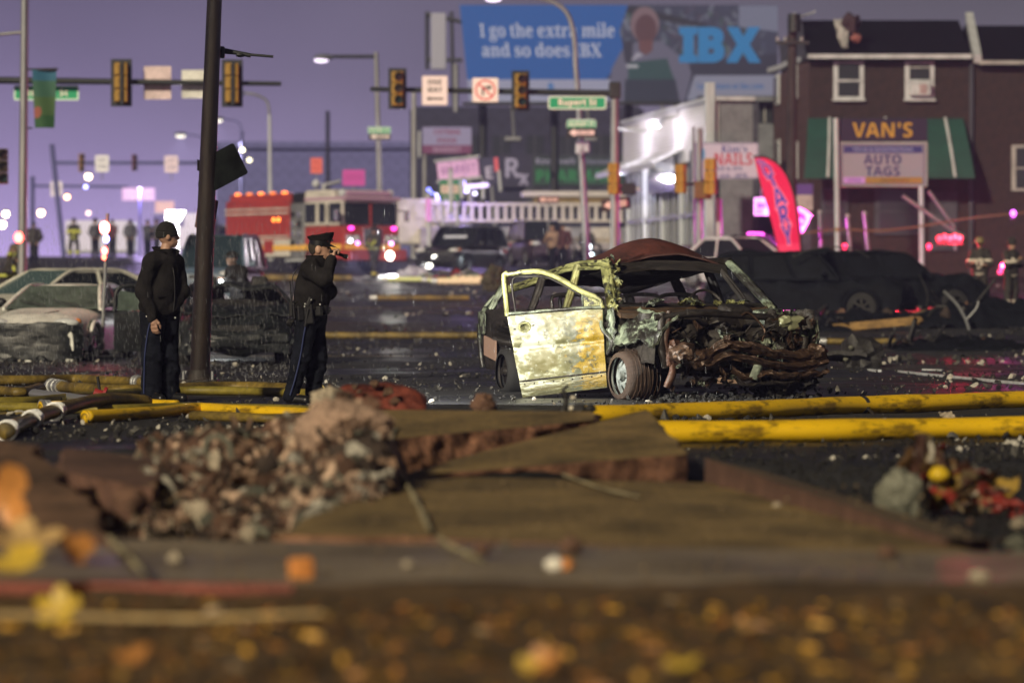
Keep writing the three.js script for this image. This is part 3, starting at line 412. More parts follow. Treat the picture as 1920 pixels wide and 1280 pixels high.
const DB = 138, house = thing('brick_house', 'two-storey red brick corner house with a dark roof and green awning', 'house', onRoad(1700, DB));
const hb = house.position, W = (px, py, d) => at(px, py, d).sub(hb);
function rectPx(x0, y0, x1, y1, d, th, m, name, parent, b, dz = 0) { const a = at(x0, y1, d), c = at(x1, y0, d); return part(parent, name, bx(c.x - a.x, c.y - a.y, th, (a.x + c.x) / 2 - b.x, (a.y + c.y) / 2 - b.y, -d - b.z + dz), m); }
{
  const fl = W(1517, 110, DB), fr = W(2080, 110, DB), g0 = -1.2, H = fl.y;
  const bl = V(at(1447, 110, 150).x - hb.x + .1, H, -150 - hb.z), back = -150 - hb.z;
  // walls
  const front = grid(1, 1, (u, v) => V(lerp(fl.x, fr.x, u), lerp(g0, H, v), fl.z)), side = grid(1, 1, (u, v) => V(lerp(bl.x, fl.x, u), lerp(g0, H - .0, v), lerp(bl.z, fl.z, u))), rear = bx(fr.x - bl.x, H - g0, .3, (fr.x + bl.x) / 2, (H + g0) / 2, back - .15);
  part(house, 'front_wall', uvBox(front), M.brick); part(house, 'side_wall', uvBox(side), mat('pale side brick', { map: tBrick, color: [3.4, 3.3, 3.7], bumpMap: bBrick, bumpScale: .012, roughness: .85 })); part(house, 'rear_wall', rear, M.brick);  // side wall reuses the brick print, made paler
  // roof: two slopes with thickness, ridge behind the front slope
  const roof = (x0, x1, eave, ridgeY, ridgeZ, nm) => part(house, nm, [sheetSolid(1, 1, (u, v) => V(lerp(x0, x1, u), lerp(eave, ridgeY, v), lerp(fl.z + .35, fl.z + ridgeZ, v)), .18), sheetSolid(1, 1, (u, v) => V(lerp(x0, x1, u), lerp(ridgeY, eave, v) + .001, lerp(fl.z + ridgeZ, back, v)), .18)].map((g) => uvBox(g)), M.shingle);
  const ridge1 = W(1700, 38, DB + 4).y, ridge2 = W(1700, 48, DB + 4).y;
  roof(fl.x - .05, W(1822, 0, DB).x, H + .05, ridge1, -4, 'roof'); roof(W(1834, 0, DB).x, fr.x, W(0, 117, DB).y, ridge2, -4, 'roof');
  part(house, 'gable_wall', uvBox((() => { const s = new THREE.Shape([new THREE.Vector2(-fl.z - .3, H), new THREE.Vector2(-fl.z + 4, ridge1 - .2), new THREE.Vector2(-back, H)]); const g = new THREE.ExtrudeGeometry(s, { depth: .2, bevelEnabled: false }); g.rotateY(Math.PI / 2); g.translate(fl.x - .12, 0, 0); return g; })()), M.greyWall);
  { const g = grid(1, 1, (u, v) => V(lerp(bl.x + .3, fl.x - .1, u) , lerp(H, ridge1 - .25, v), lerp(bl.z, fl.z, u) - v * 1.6)); part(house, 'gable_wall', uvBox(g), M.greyWall); }
  // fascia, rake board, downpipe
  rectPx(1514, 103, 1820, 111, DB, .3, M.white, 'fascia', house, hb, .32); rectPx(1834, 115, 2080, 122, DB, .3, M.whiteDim, 'fascia', house, hb, .32);
  part(house, 'party_wall', beam(W(1831, 112, DB).add(V(0, 0, .45)), W(1818, 30, DB + 4), .28, .3), M.white);
  part(house, 'downpipe', rod(W(1822, 112, DB).add(V(0, 0, .1)), V(W(1822, 0, DB).x, g0, fl.z + .1), .09), M.greyWall);
  for (const [x, y0, d0] of [[1449, 132, 149.5], [1478, 121, 144]]) part(house, 'cornice', beam(W(x - 4, y0, d0 + 2), W(x + 32, y0 - 11, d0 - 4), .25, .18), M.white);
  // upper windows
  const win = (x0, y0, x1, y1, ac) => { const a = at(x0, y1, DB), c = at(x1, y0, DB), w = c.x - a.x, h = c.y - a.y, o = part(house, 'window', bx(w, h, .1, (a.x + c.x) / 2 - hb.x, (a.y + c.y) / 2 - hb.y, fl.z + .052), M.white), cx = (a.x + c.x) / 2 - hb.x, cy = (a.y + c.y) / 2 - hb.y, z = fl.z + .115;
    part(o, 'pane', bx(w * .70, h * .40, .03, cx, cy + h * .19, z), M.glassDark); if (!ac) part(o, 'pane', bx(w * .70, h * .36, .03, cx, cy - h * .25, z), M.glassDark);
    part(o, 'sash_rail', bx(w * .78, h * .05, .05, cx, cy - h * .035, z + .02), M.white); part(o, 'sill', bx(w * 1.08, h * .06, .2, cx, cy - h * .5 - .03, z), M.white);
    if (ac) { part(o, 'blind_slat', bx(w * .70, .05, .02, cx, cy + h * .3, z + .03), M.whiteDim); const t = thing('air_conditioner', 'white window air conditioner in the second upper window of the brick house', 'air conditioner', V(cx + hb.x, cy - h * .25 + hb.y, z + hb.z)); part(t, 'casing', rb(w * .7, h * .34, .4, .03, 0, 0, .1), M.white); part(t, 'grille', rb(w * .26, h * .24, .03, .01, w * .1, 0, .31), mat('faded pink grille', { color: [.36, .24, .25], roughness: .6 })); for (let i = 0; i < 4; i++) part(t, 'louver', bx(w * .24, .015, .02, w * .1, -h * .08 + i * h * .055, .335), M.whiteDim); } };
  win(1563, 112, 1620, 186); win(1697, 112, 1752, 186, true);
  const low = (x0, y0, x1, y1) => { const a = at(x0, y1, DB), c = at(x1, y0, DB), cx = (a.x + c.x) / 2 - hb.x, cy = (a.y + c.y) / 2 - hb.y, w = c.x - a.x, h = c.y - a.y; const o = part(house, 'window', bx(w, h, .1, cx, cy, fl.z + .052), x0 > 1800 ? M.whiteDim : M.greyWall); part(o, 'pane', bx(w * .8, h * .42, .03, cx, cy + h * .23, fl.z + .115), M.glassDark); part(o, 'pane', bx(w * .8, h * .42, .03, cx, cy - h * .23, fl.z + .115), M.glassDark); };
  low(1897, 272, 1975, 358); low(1540, 352, 1590, 440); low(1640, 352, 1735, 440);
  part(house, 'door', bx(1.0, 2.1, .1, W(1770, 0, DB).x, W(0, 415, DB).y, fl.z + .06), M.greyWall);
  // narrow side windows seen edge-on
  for (const [x, y0, y1, d0] of [[1462, 140, 196, 148.4], [1495, 121, 185, 142.2], [1464, 262, 330, 148.2], [1497, 266, 335, 142]]) { const p = W(x, (y0 + y1) / 2, d0), h = (y1 - y0) / pm(d0), dir = V(fl.x - bl.x, 0, fl.z - bl.z).normalize(); const o = part(house, 'window', beam(p.clone().addScaledVector(dir, -.5).add(V(-.06, 0, 0)), p.clone().addScaledVector(dir, .5).add(V(-.06, 0, 0)), .14, h), M.white); part(o, 'pane', beam(p.clone().addScaledVector(dir, -.38).add(V(-.125, 0, 0)), p.clone().addScaledVector(dir, .38).add(V(-.125, 0, 0)), .03, h * .84), M.glassDark); }
  // awning: canvas with white piping
  const top = W(0, 222, DB).y, bot = W(0, 333, DB - 1.5).y, xa = W(1515, 0, DB).x, xb = W(1806, 0, DB).x, A = (u, v) => V(lerp(xa, xb, u) + (u - .5) * v * .5, lerp(top, bot, v), fl.z + .12 + v * 1.5 + .15 * Math.sin(v * 3.1));
  const aw = part(house, 'awning', sheetSolid(24, 10, (u, v) => A(1 - u, v), .03), M.awning); for (const u of [.14, .50, .885]) part(aw, 'white_stripe', tube([0, .3, .6, 1].map((v) => A(u, v).add(V(0, .02, .03))), .055, 6), M.white);
  part(aw, 'side_panel', uvBox(grid(1, 8, (u, v) => { const a = A(1, v); return V(a.x, a.y, lerp(fl.z + .05, a.z, u)); })), M.awning);
}
{ // what the blast left on the roof edge
  const t = thing('roof_wreckage', 'torn white and dark wreckage hanging on the front of the house roof', 'wreckage', at(1588, 75, DB + .4)); part(t, 'white_cloth', sheetSolid(12, 18, (u, v) => V(-.2 + (u - .5) * (.55 - .3 * v) + .1 * fbm(u * 3, v * 4, 1) + .05 * v, .75 - 1.05 * v + .08 * nz(u * 5, v * 4, 2), .1 + .28 * fbm(u * 4, v * 4, 5) + .6 * v), .02), M.whiteDim); part(t, 'dark_scrap', roughRock(.32, 12, .5, 3, 1.2).translate(.14, .55, .15), mat('dark maroon scrap', { color: [.035, .016, .022], roughness: .8 })); part(t, 'red_scrap', roughRock(.17, 15, .4, 3).translate(.3, .05, .35), mat('faded red scrap', { color: [.25, .09, .08], roughness: .8 })); }
{ const t = thing('rooftop_scrap', 'bent light metal scrap at the left end of the house roof', 'wreckage', at(1508, 42, DB + 3)); part(t, 'metal_sheet', [sheetSolid(6, 6, (u, v) => V((u - .5) * .8, .1 + .3 * u + .1 * nz(u * 4, v * 4, 3), (v - .5) * .5), .02), rod(V(-.3, -.1, 0), V(-.34, .35, 0), .05)], M.white); }

// beige building behind, past the corner house
{ const d = 156, t = thing('beige_building', 'plain beige building with a grey base between the billboard and brick house', 'building', onRoad(1390, d)), b = t.position;
  rectPx(1318, 232, 1478, 318, d, .4, M.beige, 'upper_wall', t, b); rectPx(1318, 318, 1478, 520, d, .4, M.greyWall, 'lower_wall', t, b); rectPx(1318, 190, 1478, 232, d, .3, M.navyWall, 'window_band', t, b, -.6); rectPx(1318, 182, 1478, 190, d, .6, M.beige, 'parapet', t, b);
  part(t, 'roof', bx((160) / pm(d), .3, 9, 0, at(0, 186, d).y - b.y, -4.6), M.greyWall); part(t, 'side_wall', bx(.3, at(0, 190, d).y - b.y, 9, 80 / pm(d), (at(0, 190, d).y - b.y) / 2, -4.6), M.beige); part(t, 'side_wall', bx(.3, at(0, 190, d).y - b.y, 9, -80 / pm(d), (at(0, 190, d).y - b.y) / 2, -4.6), M.beige);
  for (const [x0, x1] of [[1345, 1372], [1385, 1412], [1425, 1450]]) { const o = rectPx(x0, 194, x1, 230, d, .08, M.glassDark, 'window', t, b, -.4); rectPx(x0 + 9, 196, x0 + 12, 229, d, .06, M.whiteDim, 'mullion', o, b, -.34); }
  rectPx(1352, 206, 1366, 232, d, .3, M.brick, 'box', t, b, -.2);
}
// white sided shop that stands at an angle, lit by its own lamp
{ const p1 = at(1168, 470, 158), p2 = at(1333, 470, 138.5), t = thing('white_shop', 'white sided shop at an angle with a lit awning and glass front', 'shop', V(p1.x, gy(p1.x, p1.z), p1.z)), b = t.position, along = p2.clone().sub(p1).setY(0), L = along.length(), ang = Math.atan2(-along.z, along.x); t.rotation.y = ang;   // local x along the front, z out of it
  const top = at(1168, 234, 158).y - b.y, h2 = at(0, 318, 152).y - b.y;
  part(t, 'upper_wall', bx(L, top - h2, .3, L / 2, (top + h2) / 2, -.15), M.siding); part(t, 'end_wall', bx(.2, top + 1, 1.2, L - .15, (top - 1) / 2, -.95), M.beige); part(t, 'end_wall', bx(.2, top + 1, 1.2, .15, (top - 1) / 2, -.95), M.greyWall); part(t, 'roof', bx(L + .3, .15, 1.7, L / 2, top + .08, -.75), M.white); part(t, 'rear_wall', bx(L, top + 1, .2, L / 2, (top - 1) / 2, -1.65), M.greyWall);
  part(t, 'corner_post', rb(.35, top + .9, .35, .05, L + .05, (top + .4) / 2, .05), M.white);
  part(t, 'glass_front', bx(L - .4, h2 + 1, .08, L / 2, (h2 - 1) / 2, -.3), mat('shop glass', { color: [.10, .12, .14], roughness: .15 }));
  for (let i = 0; i <= 14; i++) part(t, 'mullion', rb(i % 3 ? .10 : .28, h2 + 1, .14, .02, L * (i / 14) * .98 + .1, (h2 - 1) / 2, -.2), i % 3 ? M.steel : M.white);
  part(t, 'transom', bx(L - .3, .16, .1, L / 2, h2 * .48, -.2), M.steel); part(t, 'stall_riser', bx(L - .2, .8, .12, L / 2, .3, -.21), mat('plum base wall', { color: [.10, .045, .07], roughness: .7 }));
  part(t, 'awning', sheetSolid(10, 4, (u, v) => V(L * .72 * (1 - u), h2 + .52 - .5 * v, .02 + 1.1 * v), .05), M.white); part(t, 'awning_valance', bx(L * .72, .22, .05, L * .36, h2 - .08, 1.12), M.white);
  part(t, 'window', bx(L * .3, 1.5, .06, L * .48, top - 2.3, .03), M.glassDark); part(t, 'sign_panel', bx(L * .14, 1.9, .07, L * .87, top - 2.6, .04), M.navyWall);
  const l = part(t, 'wall_lamp', [cyl(.06, .34, .3, L * .66, h2 + 1.55, .75, .35), rod(V(L * .66, h2 + 1.8, 0), V(L * .66, h2 + 1.7, .65), .05)], M.white); part(l, 'lamp_lens', ball(.12, L * .66, h2 + 1.40, .80, 1, .5, 1), glow('lamp glass', [1, .92, .98], 5));
  const pl = new THREE.PointLight(new THREE.Color(1, .86, .98), 13); pl.position.set(L * .66, h2 + 1.18, 1.1); pl.castShadow = true; pl.shadow.radius = 6; t.add(pl);
  for (let i = 0; i < 4; i++) part(t, 'soffit_lamp', ball(.07, L * (.1 + .16 * i), h2 + .02, .8, 1, .5, 1), glow('soffit lamp', [1, .95, .9], 6));
  const p4 = new THREE.PointLight(new THREE.Color(1, .9, .98), 32); p4.position.set(L * .3, h2 - .35, 1.0); { const l2 = part(t, 'wall_lamp', rod(V(L * .3, top - .5, 0), V(L * .3, top - .4, 1.3), .05), M.white); part(l2, 'lamp_lens', ball(.11, L * .3, top - .48, 1.34, 1, .5, 1), glow('lamp glass', [1, .92, .98], 6)); const p5 = new THREE.PointLight(new THREE.Color(1, .88, 1), 17); p5.position.set(L * .3, top - .62, 1.45); p5.castShadow = true; p5.shadow.radius = 6; t.add(p5); } p4.position.y += 0; p4.castShadow = true; p4.shadow.radius = 5; t.add(p4);
}
// the long dark block in the middle with its pharmacy signs
{ const d = 206, t = thing('dark_building', 'big dark blue building under the billboard with pharmacy signs', 'building', onRoad(980, d)), b = t.position; const x0 = 775, x1 = 1200;
  rectPx(x0, 205, x1, 520, d, 1, M.navyWall, 'wall', t, b); part(t, 'roof', bx((x1 - x0) / pm(d), .3, 14, at((x0 + x1) / 2, 0, d).x - b.x, at(0, 205, d).y - b.y, -7), M.navyWall);
  for (const x of [x0, x1]) part(t, 'side_wall', bx(.4, at(0, 205, d).y - b.y, 14, at(x, 0, d).x - b.x, (at(0, 205, d).y - b.y) / 2, -7), M.navyWall);
  for (let i = 0; i < 6; i++) { const x = 800 + i * 62; const o = rectPx(x, 255, x + 34, 292, d, .06, M.glassDark, 'window', t, b, .53); rectPx(x + 15, 255, x + 18, 292, d, .06, M.greyWall, 'mullion', o, b, .56); }
  rectPx(985, 352, 1195, 392, d, .4, M.greyWall, 'shop_fascia', t, b, .7); rectPx(1000, 372, 1190, 388, d, .06, mat('yellow sign band', { map: grain([.12, .085, .03], [.26, .18, .06], 1.3, 3), roughness: .7 }), 'sign_band', t, b, .95);
  const cw = canvas(1024, 340, (g, w, h) => { g.fillStyle = '#11282b'; g.fillRect(0, 0, w, h); g.fillStyle = '#0f3a2c'; g.fillRect(0, h * .34, w, h * .66); g.font = 'bold 96px sans-serif'; g.fillStyle = '#8f8fb4'; g.fillText('Roosevelt', 20, 92); g.fillStyle = '#7c7ea2'; g.font = 'bold 84px sans-serif'; g.fillText('Discount', 560, 90, 440); g.font = 'bold 190px sans-serif'; g.fillStyle = '#1c7a4a'; g.fillText('PHARMACY', 18, 300, 990); });
  rectPx(998, 292, 1172, 350, d, .5, M.greyWall, 'sign_box', t, b, .8); const a = at(1000, 348, d), c = at(1170, 294, d); part(t, 'sign_face', put(new THREE.PlaneGeometry(c.x - a.x, c.y - a.y), (a.x + c.x) / 2 - b.x, (a.y + c.y) / 2 - b.y, 1.065), mat('pharmacy sign print', { map: cw, roughness: .6 }));
  const ct = canvas(256, 256, (g) => { g.fillStyle = '#20203a'; g.fillRect(0, 0, 256, 256); g.fillStyle = '#9a98bc'; g.font = 'bold 210px sans-serif'; g.fillText('R', 20, 180); g.font = 'bold 150px sans-serif'; g.fillText('x', 140, 236); g.fillRect(120, 150, 60, 20); });
  const a2 = at(938, 352, d), c2 = at(1000, 290, d); part(t, 'prescription_sign', bx(c2.x - a2.x, c2.y - a2.y, .3, (a2.x + c2.x) / 2 - b.x, (a2.y + c2.y) / 2 - b.y, .7), M.navyWall); part(t, 'prescription_face', put(new THREE.PlaneGeometry(c2.x - a2.x, c2.y - a2.y), (a2.x + c2.x) / 2 - b.x, (a2.y + c2.y) / 2 - b.y, .856), mat('prescription print', { map: ct, roughness: .6 }));
}
// far low buildings across the junction, haze put into their colour
function farBlock(x0, x1, y0, d, label, o = {}) { const t = thing('far_building', label, 'building', onRoad((x0 + x1) / 2, d)), b = t.position, w = (x1 - x0) / pm(d), h = at(0, y0, d).y - b.y; part(t, 'wall', bx(w, h + 2, 12, 0, h / 2 - 1, -6), M.hazeTint); part(t, 'roof', bx(w + .8, .5, 12.8, 0, h + .25, -6), M.hazeTint); const n = Math.round(w / 7); for (let i = 0; i < n; i++) { const q = part(t, 'window', bx(w / n * .62, h * .30, .08, (i + .5) / n * w - w / 2, h * .42, .03), M.glassDark); part(q, 'mullion', bx(.15, h * .3, .1, (i + .5) / n * w - w / 2, h * .42, .05), M.hazeTint); } return t; }
farBlock(405, 800, 278, 290, 'long low far building behind the red fire engine, tinted as haze');
// the billboard
{ const d = 187, t = thing('billboard', 'large blue billboard with a worker in an apron and big letters', 'billboard', onRoad(1160, d)), b = t.position;
  const cv = canvas(2048, 640, (g, w, h) => { const X = (px) => (px - 860) / 598 * w, Y = (py) => (py - 9) / 183 * h; const P = (a, c) => { g.fillStyle = c; g.beginPath(); a.forEach(([x, y], i) => i ? g.lineTo(X(x), Y(y)) : g.moveTo(X(x), Y(y))); g.fill(); };
    g.fillStyle = '#2a3354'; g.fillRect(0, 0, w, h);
    seed(3); for (let i = 0; i < 260; i++) { g.fillStyle = ['#39456a', '#5a6a86', '#1c2440', '#2b4a48', '#7883a0', '#3e3450'][i % 6]; g.globalAlpha = .5; g.beginPath(); g.ellipse(X(RR(1160, 1440)), Y(RR(10, 120)), RR(6, 46), RR(4, 22), R() * 3, 0, 7); g.fill(); } g.globalAlpha = 1;
    P([[1180, 10], [1320, 44], [1330, 52], [1250, 40], [1170, 22]], '#141b33'); P([[1385, 10], [1458, 10], [1458, 60], [1385, 50]], '#656f94'); P([[1300, 118], [1458, 100], [1458, 150], [1270, 150]], '#1b2340');
    P([[858, 5], [1178, 5], [1160, 60], [1172, 100], [1125, 155], [858, 155]], '#0050a8'); P([[858, 150], [1140, 150], [1140, 195], [858, 195]], '#8a93bd');
    g.fillStyle = '#3d6fb8'; g.beginPath(); g.ellipse(X(1021), Y(164), 20, 30, 0, 0, 7); g.fill();
    g.fillStyle = '#a9b4da'; g.font = 'bold 124px serif'; g.fillText('I go the extra mile', X(893), Y(70), X(1152) - X(893)); g.fillText('and so does IBX', X(893), Y(107), X(1126) - X(893));
    // the printed worker: sleeves, apron, face, hair
    P([[1130, 195], [1142, 130], [1168, 90], [1196, 78], [1240, 78], [1262, 96], [1290, 120], [1296, 140], [1276, 195]], '#565a7c'); P([[1166, 80], [1186, 74], [1184, 120], [1170, 118]], '#1e2440'); g.fillStyle = '#6b5a6e'; g.beginPath(); g.ellipse(X(1208), Y(46), 92, 118, 0, 0, 7); g.fill(); g.fillStyle = '#4a3040'; g.beginPath(); g.ellipse(X(1210), Y(55), 70, 98, 0, 0, 7); g.fill(); P([[1196, 76], [1224, 76], [1222, 96], [1210, 104], [1198, 96]], '#5a3a46'); P([[1176, 118], [1250, 110], [1262, 150], [1266, 195], [1166, 195]], '#17404c'); P([[1166, 150], [1264, 150], [1268, 195], [1160, 195]], '#15243f'); P([[1172, 122], [1194, 122], [1194, 128], [1172, 128]], '#9aa2bd'); P([[1194, 98], [1206, 104], [1180, 116]], '#8f94b4');
    g.fillStyle = '#1474c0'; g.font = 'bold 300px sans-serif'; g.fillText('I', X(1273), Y(115)); g.fillText('B', X(1304), Y(115), 190); g.fillText('X', X(1366), Y(115), 230); g.lineWidth = 22; g.strokeStyle = '#1474c0'; g.strokeText('I', X(1273), Y(115)); g.strokeText('B', X(1304), Y(115), 190); g.strokeText('X', X(1366), Y(115), 230);
    P([[1302, 142], [1458, 142], [1458, 189], [1282, 189]], '#767fa4'); g.fillStyle = '#1c5aa5'; g.font = 'bold 56px sans-serif'; g.fillText('Learn more at ibx.com', X(1304), Y(168), X(1432) - X(1304)); });
  const c0 = at(862, 10, d), c1 = at(1458, 10, d), c2 = at(1458, 191, d), c3 = at(880, 191, d); [c0, c1, c2, c3].forEach((c) => c.sub(b));
  part(t, 'poster', grid(1, 1, (u, v) => c3.clone().lerp(c2, u).lerp(c0.clone().lerp(c1, u), v).add(V(0, 0, .26))), mat('billboard print', { map: cv, roughness: .55 }));
  part(t, 'panel_box', uvBox(sheetSolid(1, 1, (u, v) => c3.clone().lerp(c2, u).lerp(c0.clone().lerp(c1, u), v).add(V(0, 0, .25)), () => V(0, 0, -.5))), M.darkSteel);
  part(t, 'catwalk', bx(15.6, .12, 1, at(1168, 0, d).x - b.x, at(0, 196, d).y - b.y, .7), M.darkSteel); for (const x of [905, 1040, 1180, 1320]) part(t, 'column', rod(V(at(x, 0, d).x - b.x, -2, -1.2), V(at(x, 0, d).x - b.x, at(0, 20, d).y - b.y, -.6), .22), M.darkSteel);
  for (const x of [960, 1100, 1240]) part(t, 'lamp_arm', [rod(V(at(x, 0, d).x - b.x, at(0, 196, d).y - b.y, 1), V(at(x + 4, 0, d).x - b.x, at(0, 262, d).y - b.y, 2.2), .07), rb(.8, .2, .35, .05, at(x + 2, 0, d).x - b.x, at(0, 264, d).y - b.y, 2.3)], M.steel);
  const bk = part(t, 'back_panel', rb(.75, 2.75, .3, .05, at(822, 0, d).x - b.x, at(0, 76, d).y - b.y, -.5), mat('pale panel edge', { color: [.32, .33, .42], roughness: .6 })); part(t, 'back_frame', [rod(V(at(800, 0, d).x - b.x, at(0, 128, d).y - b.y, -.8), V(at(800, 0, d).x - b.x, at(0, 20, d).y - b.y, -.8), .1), rod(V(at(797, 0, d).x - b.x, at(0, 24, d).y - b.y, -.7), V(at(866, 0, d).x - b.x, at(0, 40, d).y - b.y, -.4), .1), rod(V(at(797, 0, d).x - b.x, at(0, 110, d).y - b.y, -.7), V(at(866, 0, d).x - b.x, at(0, 112, d).y - b.y, -.4), .1), rod(V(at(846, 0, d).x - b.x, at(0, 20, d).y - b.y, -.7), V(at(850, 0, d).x - b.x, at(0, 200, d).y - b.y, -.4), .09)].slice(0, 4), M.darkSteel); part(t, 'post', rod(V(at(855, 0, d).x - b.x, at(0, 210, d).y - b.y, .2), V(at(855, 0, d).x - b.x, at(0, 120, d).y - b.y, .2), .13), M.steel);
}
// ------------------------------------------------------------------ signs
const INK = '#141414';
function faceGeo(w, h, r) { const g = new THREE.ShapeGeometry(roundedRect(w, h, r), 5), p = g.attributes.position, uv = g.attributes.uv; for (let i = 0; i < p.count; i++) uv.setXY(i, p.getX(i) / w + .5, p.getY(i) / h + .5); return g; }
function signAt(px0, py0, px1, py1, d, draw, label, o = {}) {  // a plate with a printed face; corners in the picture
  const a = at(px0, py1, d), c = at(px1, py0, d), w = o.w || c.x - a.x, h = o.h || c.y - a.y, t = thing(o.name || 'road_sign', label, o.category || 'sign', V((a.x + c.x) / 2, (a.y + c.y) / 2, -d), o.turn || 0, o.group);
  const r = Math.min(w, h) * (o.round ?? .06), k = o.res || 256, asp = w / h, cw = asp > 1 ? k : Math.round(k * asp), ch = asp > 1 ? Math.round(k / asp) : k;
  const e = new THREE.ExtrudeGeometry(roundedRect(w, h, r), { depth: o.thick || .02, bevelEnabled: false, curveSegments: 4 }); e.translate(0, 0, -(o.thick || .02)); const body = part(t, 'plate', uvBox(e), o.back || M.steel);
  if (draw) { const m = mat(o.name || 'sign print', { map: canvas(cw, ch, draw), roughness: .5 }); if (o.lit) { m.emissive = lin(1, 1, 1); m.emissiveMap = m.map; m.emissiveIntensity = o.lit; } part(t, 'face', faceGeo(w, h, r).translate(0, 0, .003), m); }
  if (o.rz) t.rotation.z = o.rz;
  if (o.post) part(t, 'post', rod(V(0, -h / 2 - o.post, -.05), V(0, h / 2, -.05), o.pr || .03), M.steel);
  return t;
}
const center = (g, s, x, y, w) => { g.textAlign = 'center'; g.fillText(s, x, y, w); };
const border = (g, w, h, c, k = .03) => { g.strokeStyle = c; g.lineWidth = w * k; g.strokeRect(w * k * 1.2, w * k * 1.2, w - w * k * 2.4, h - w * k * 2.4); };
const arrowLeft = (g, x0, x1, y, t, head) => { g.beginPath(); g.moveTo(x0, y); g.lineTo(x0 + head, y - head * .7); g.lineTo(x0 + head, y - t); g.lineTo(x1, y - t); g.lineTo(x1, y + t); g.lineTo(x0 + head, y + t); g.lineTo(x0 + head, y + head * .7); g.fill(); };
const dOneWay = (g, w, h) => { g.fillStyle = '#f4ecea'; g.fillRect(0, 0, w, h); border(g, w, h, '#cfc6c4', .02); g.fillStyle = INK; g.font = `bold ${h * .24}px sans-serif`; center(g, 'ONE', w * .5, h * .30, w * .74); center(g, 'WAY', w * .5, h * .56, w * .8); arrowLeft(g, w * .18, w * .84, h * .78, h * .03, h * .12); };
const dNoTurn = (g, w, h) => { g.fillStyle = '#f7efe9'; g.fillRect(0, 0, w, h); g.lineWidth = w * .07; g.strokeStyle = INK; g.beginPath(); g.moveTo(w * .4, h * .74); g.lineTo(w * .4, h * .5); g.quadraticCurveTo(w * .4, h * .40, w * .52, h * .40); g.lineTo(w * .62, h * .40); g.stroke(); g.fillStyle = INK; g.beginPath(); g.moveTo(w * .78, h * .4); g.lineTo(w * .6, h * .29); g.lineTo(w * .6, h * .51); g.fill(); g.strokeStyle = '#d8352e'; g.lineWidth = w * .06; g.beginPath(); g.arc(w / 2, h / 2, w * .37, 0, 7); g.stroke(); g.beginPath(); g.moveTo(w * .25, h * .25); g.lineTo(w * .75, h * .75); g.stroke(); };
const dStreet = (text) => (g, w, h) => { g.fillStyle = '#d9f2e2'; g.fillRect(0, 0, w, h); g.fillStyle = '#0aa06c'; g.fillRect(w * .025, h * .11, w * .95, h * .78); g.fillStyle = '#fbe9e2'; g.font = `bold ${h * .66}px sans-serif`; center(g, text, w / 2, h * .70, w * .86); };
const dArrow = (bg, fg) => (g, w, h) => { g.fillStyle = bg; g.fillRect(0, 0, w, h); g.fillStyle = fg; arrowLeft(g, w * .07, w * .93, h * .5, h * .22, w * .2); g.fillStyle = bg; g.font = `bold ${h * .34}px sans-serif`; center(g, 'ONE WAY', w * .58, h * .62, w * .6); };
M.signBack = mat('sign back', { color: [.42, .42, .40], roughness: .6 });

// ------------------------------------------------------------------ traffic signals
M.sigYellow = mat('signal yellow', { map: grain([.26, .13, .012], [.42, .23, .02], .8, 3), roughness: .55 });
M.sigBlack = mat('signal black', { color: [.010, .013, .016], roughness: .5 });
M.lensR = mat('dark red lens', { color: [.035, .010, .010], roughness: .3 }); M.lensA = mat('dark amber lens', { color: [.035, .02, .008], roughness: .3 }); M.lensG = mat('dark green lens', { color: [.008, .028, .022], roughness: .3 });
function signal(px, py, d, label, o = {}) { const t = thing('traffic_signal', label, 'traffic light', at(px, py, d), o.turn || 0, o.group), h = o.h || 1.22, w = h * .435, s = h / 3.5;
  if (!o.bare) part(t, 'backplate', uvBox(poly([[-w / 2, -h / 2], [w / 2, -h / 2], [w / 2, h / 2], [-w / 2, h / 2]], .03, .01)), M.sigBlack);
  for (let i = 0; i < 3; i++) { const y = (1 - i) * s, b = part(t, 'housing', rb(s * .98, s * .97, .2, .03, 0, y, o.back ? .13 : .1), o.m || M.sigYellow);
    if (!o.back) { part(b, 'lens', cyl(s * .36, s * .36, .04, .05, y, .21, Math.PI / 2, 0, 0, 18), [M.lensR, M.lensA, M.lensG][i]); const v = new THREE.CylinderGeometry(s * .42, s * .40, .2, 18, 1, true, -Math.PI * .75, Math.PI * 1.5); v.rotateX(Math.PI / 2); v.rotateZ(Math.PI); part(b, 'visor', v.translate(.05, y, .31), M.sigBlack); }
    else part(b, 'rear_door', rb(s * .36, s * .84, .05, .02, -s * .24, y, .25), M.sigYellow); }
  if (o.back) if (!o.bare) part(t, 'mounting_strap', bx(.07, h * .98, .06, .03, 0, .28), M.sigBlack); return t; }
function pole(name, label, category, pts, r0, r1, m, group) { const b = pts[0].clone(); b.y = gy(b.x, b.z); const t = thing(name, label, category, b, 0, group); part(t, 'post', rod(V(0, -.2, 0), pts[1].clone().sub(b), r0, 14, r1), m); return t; }

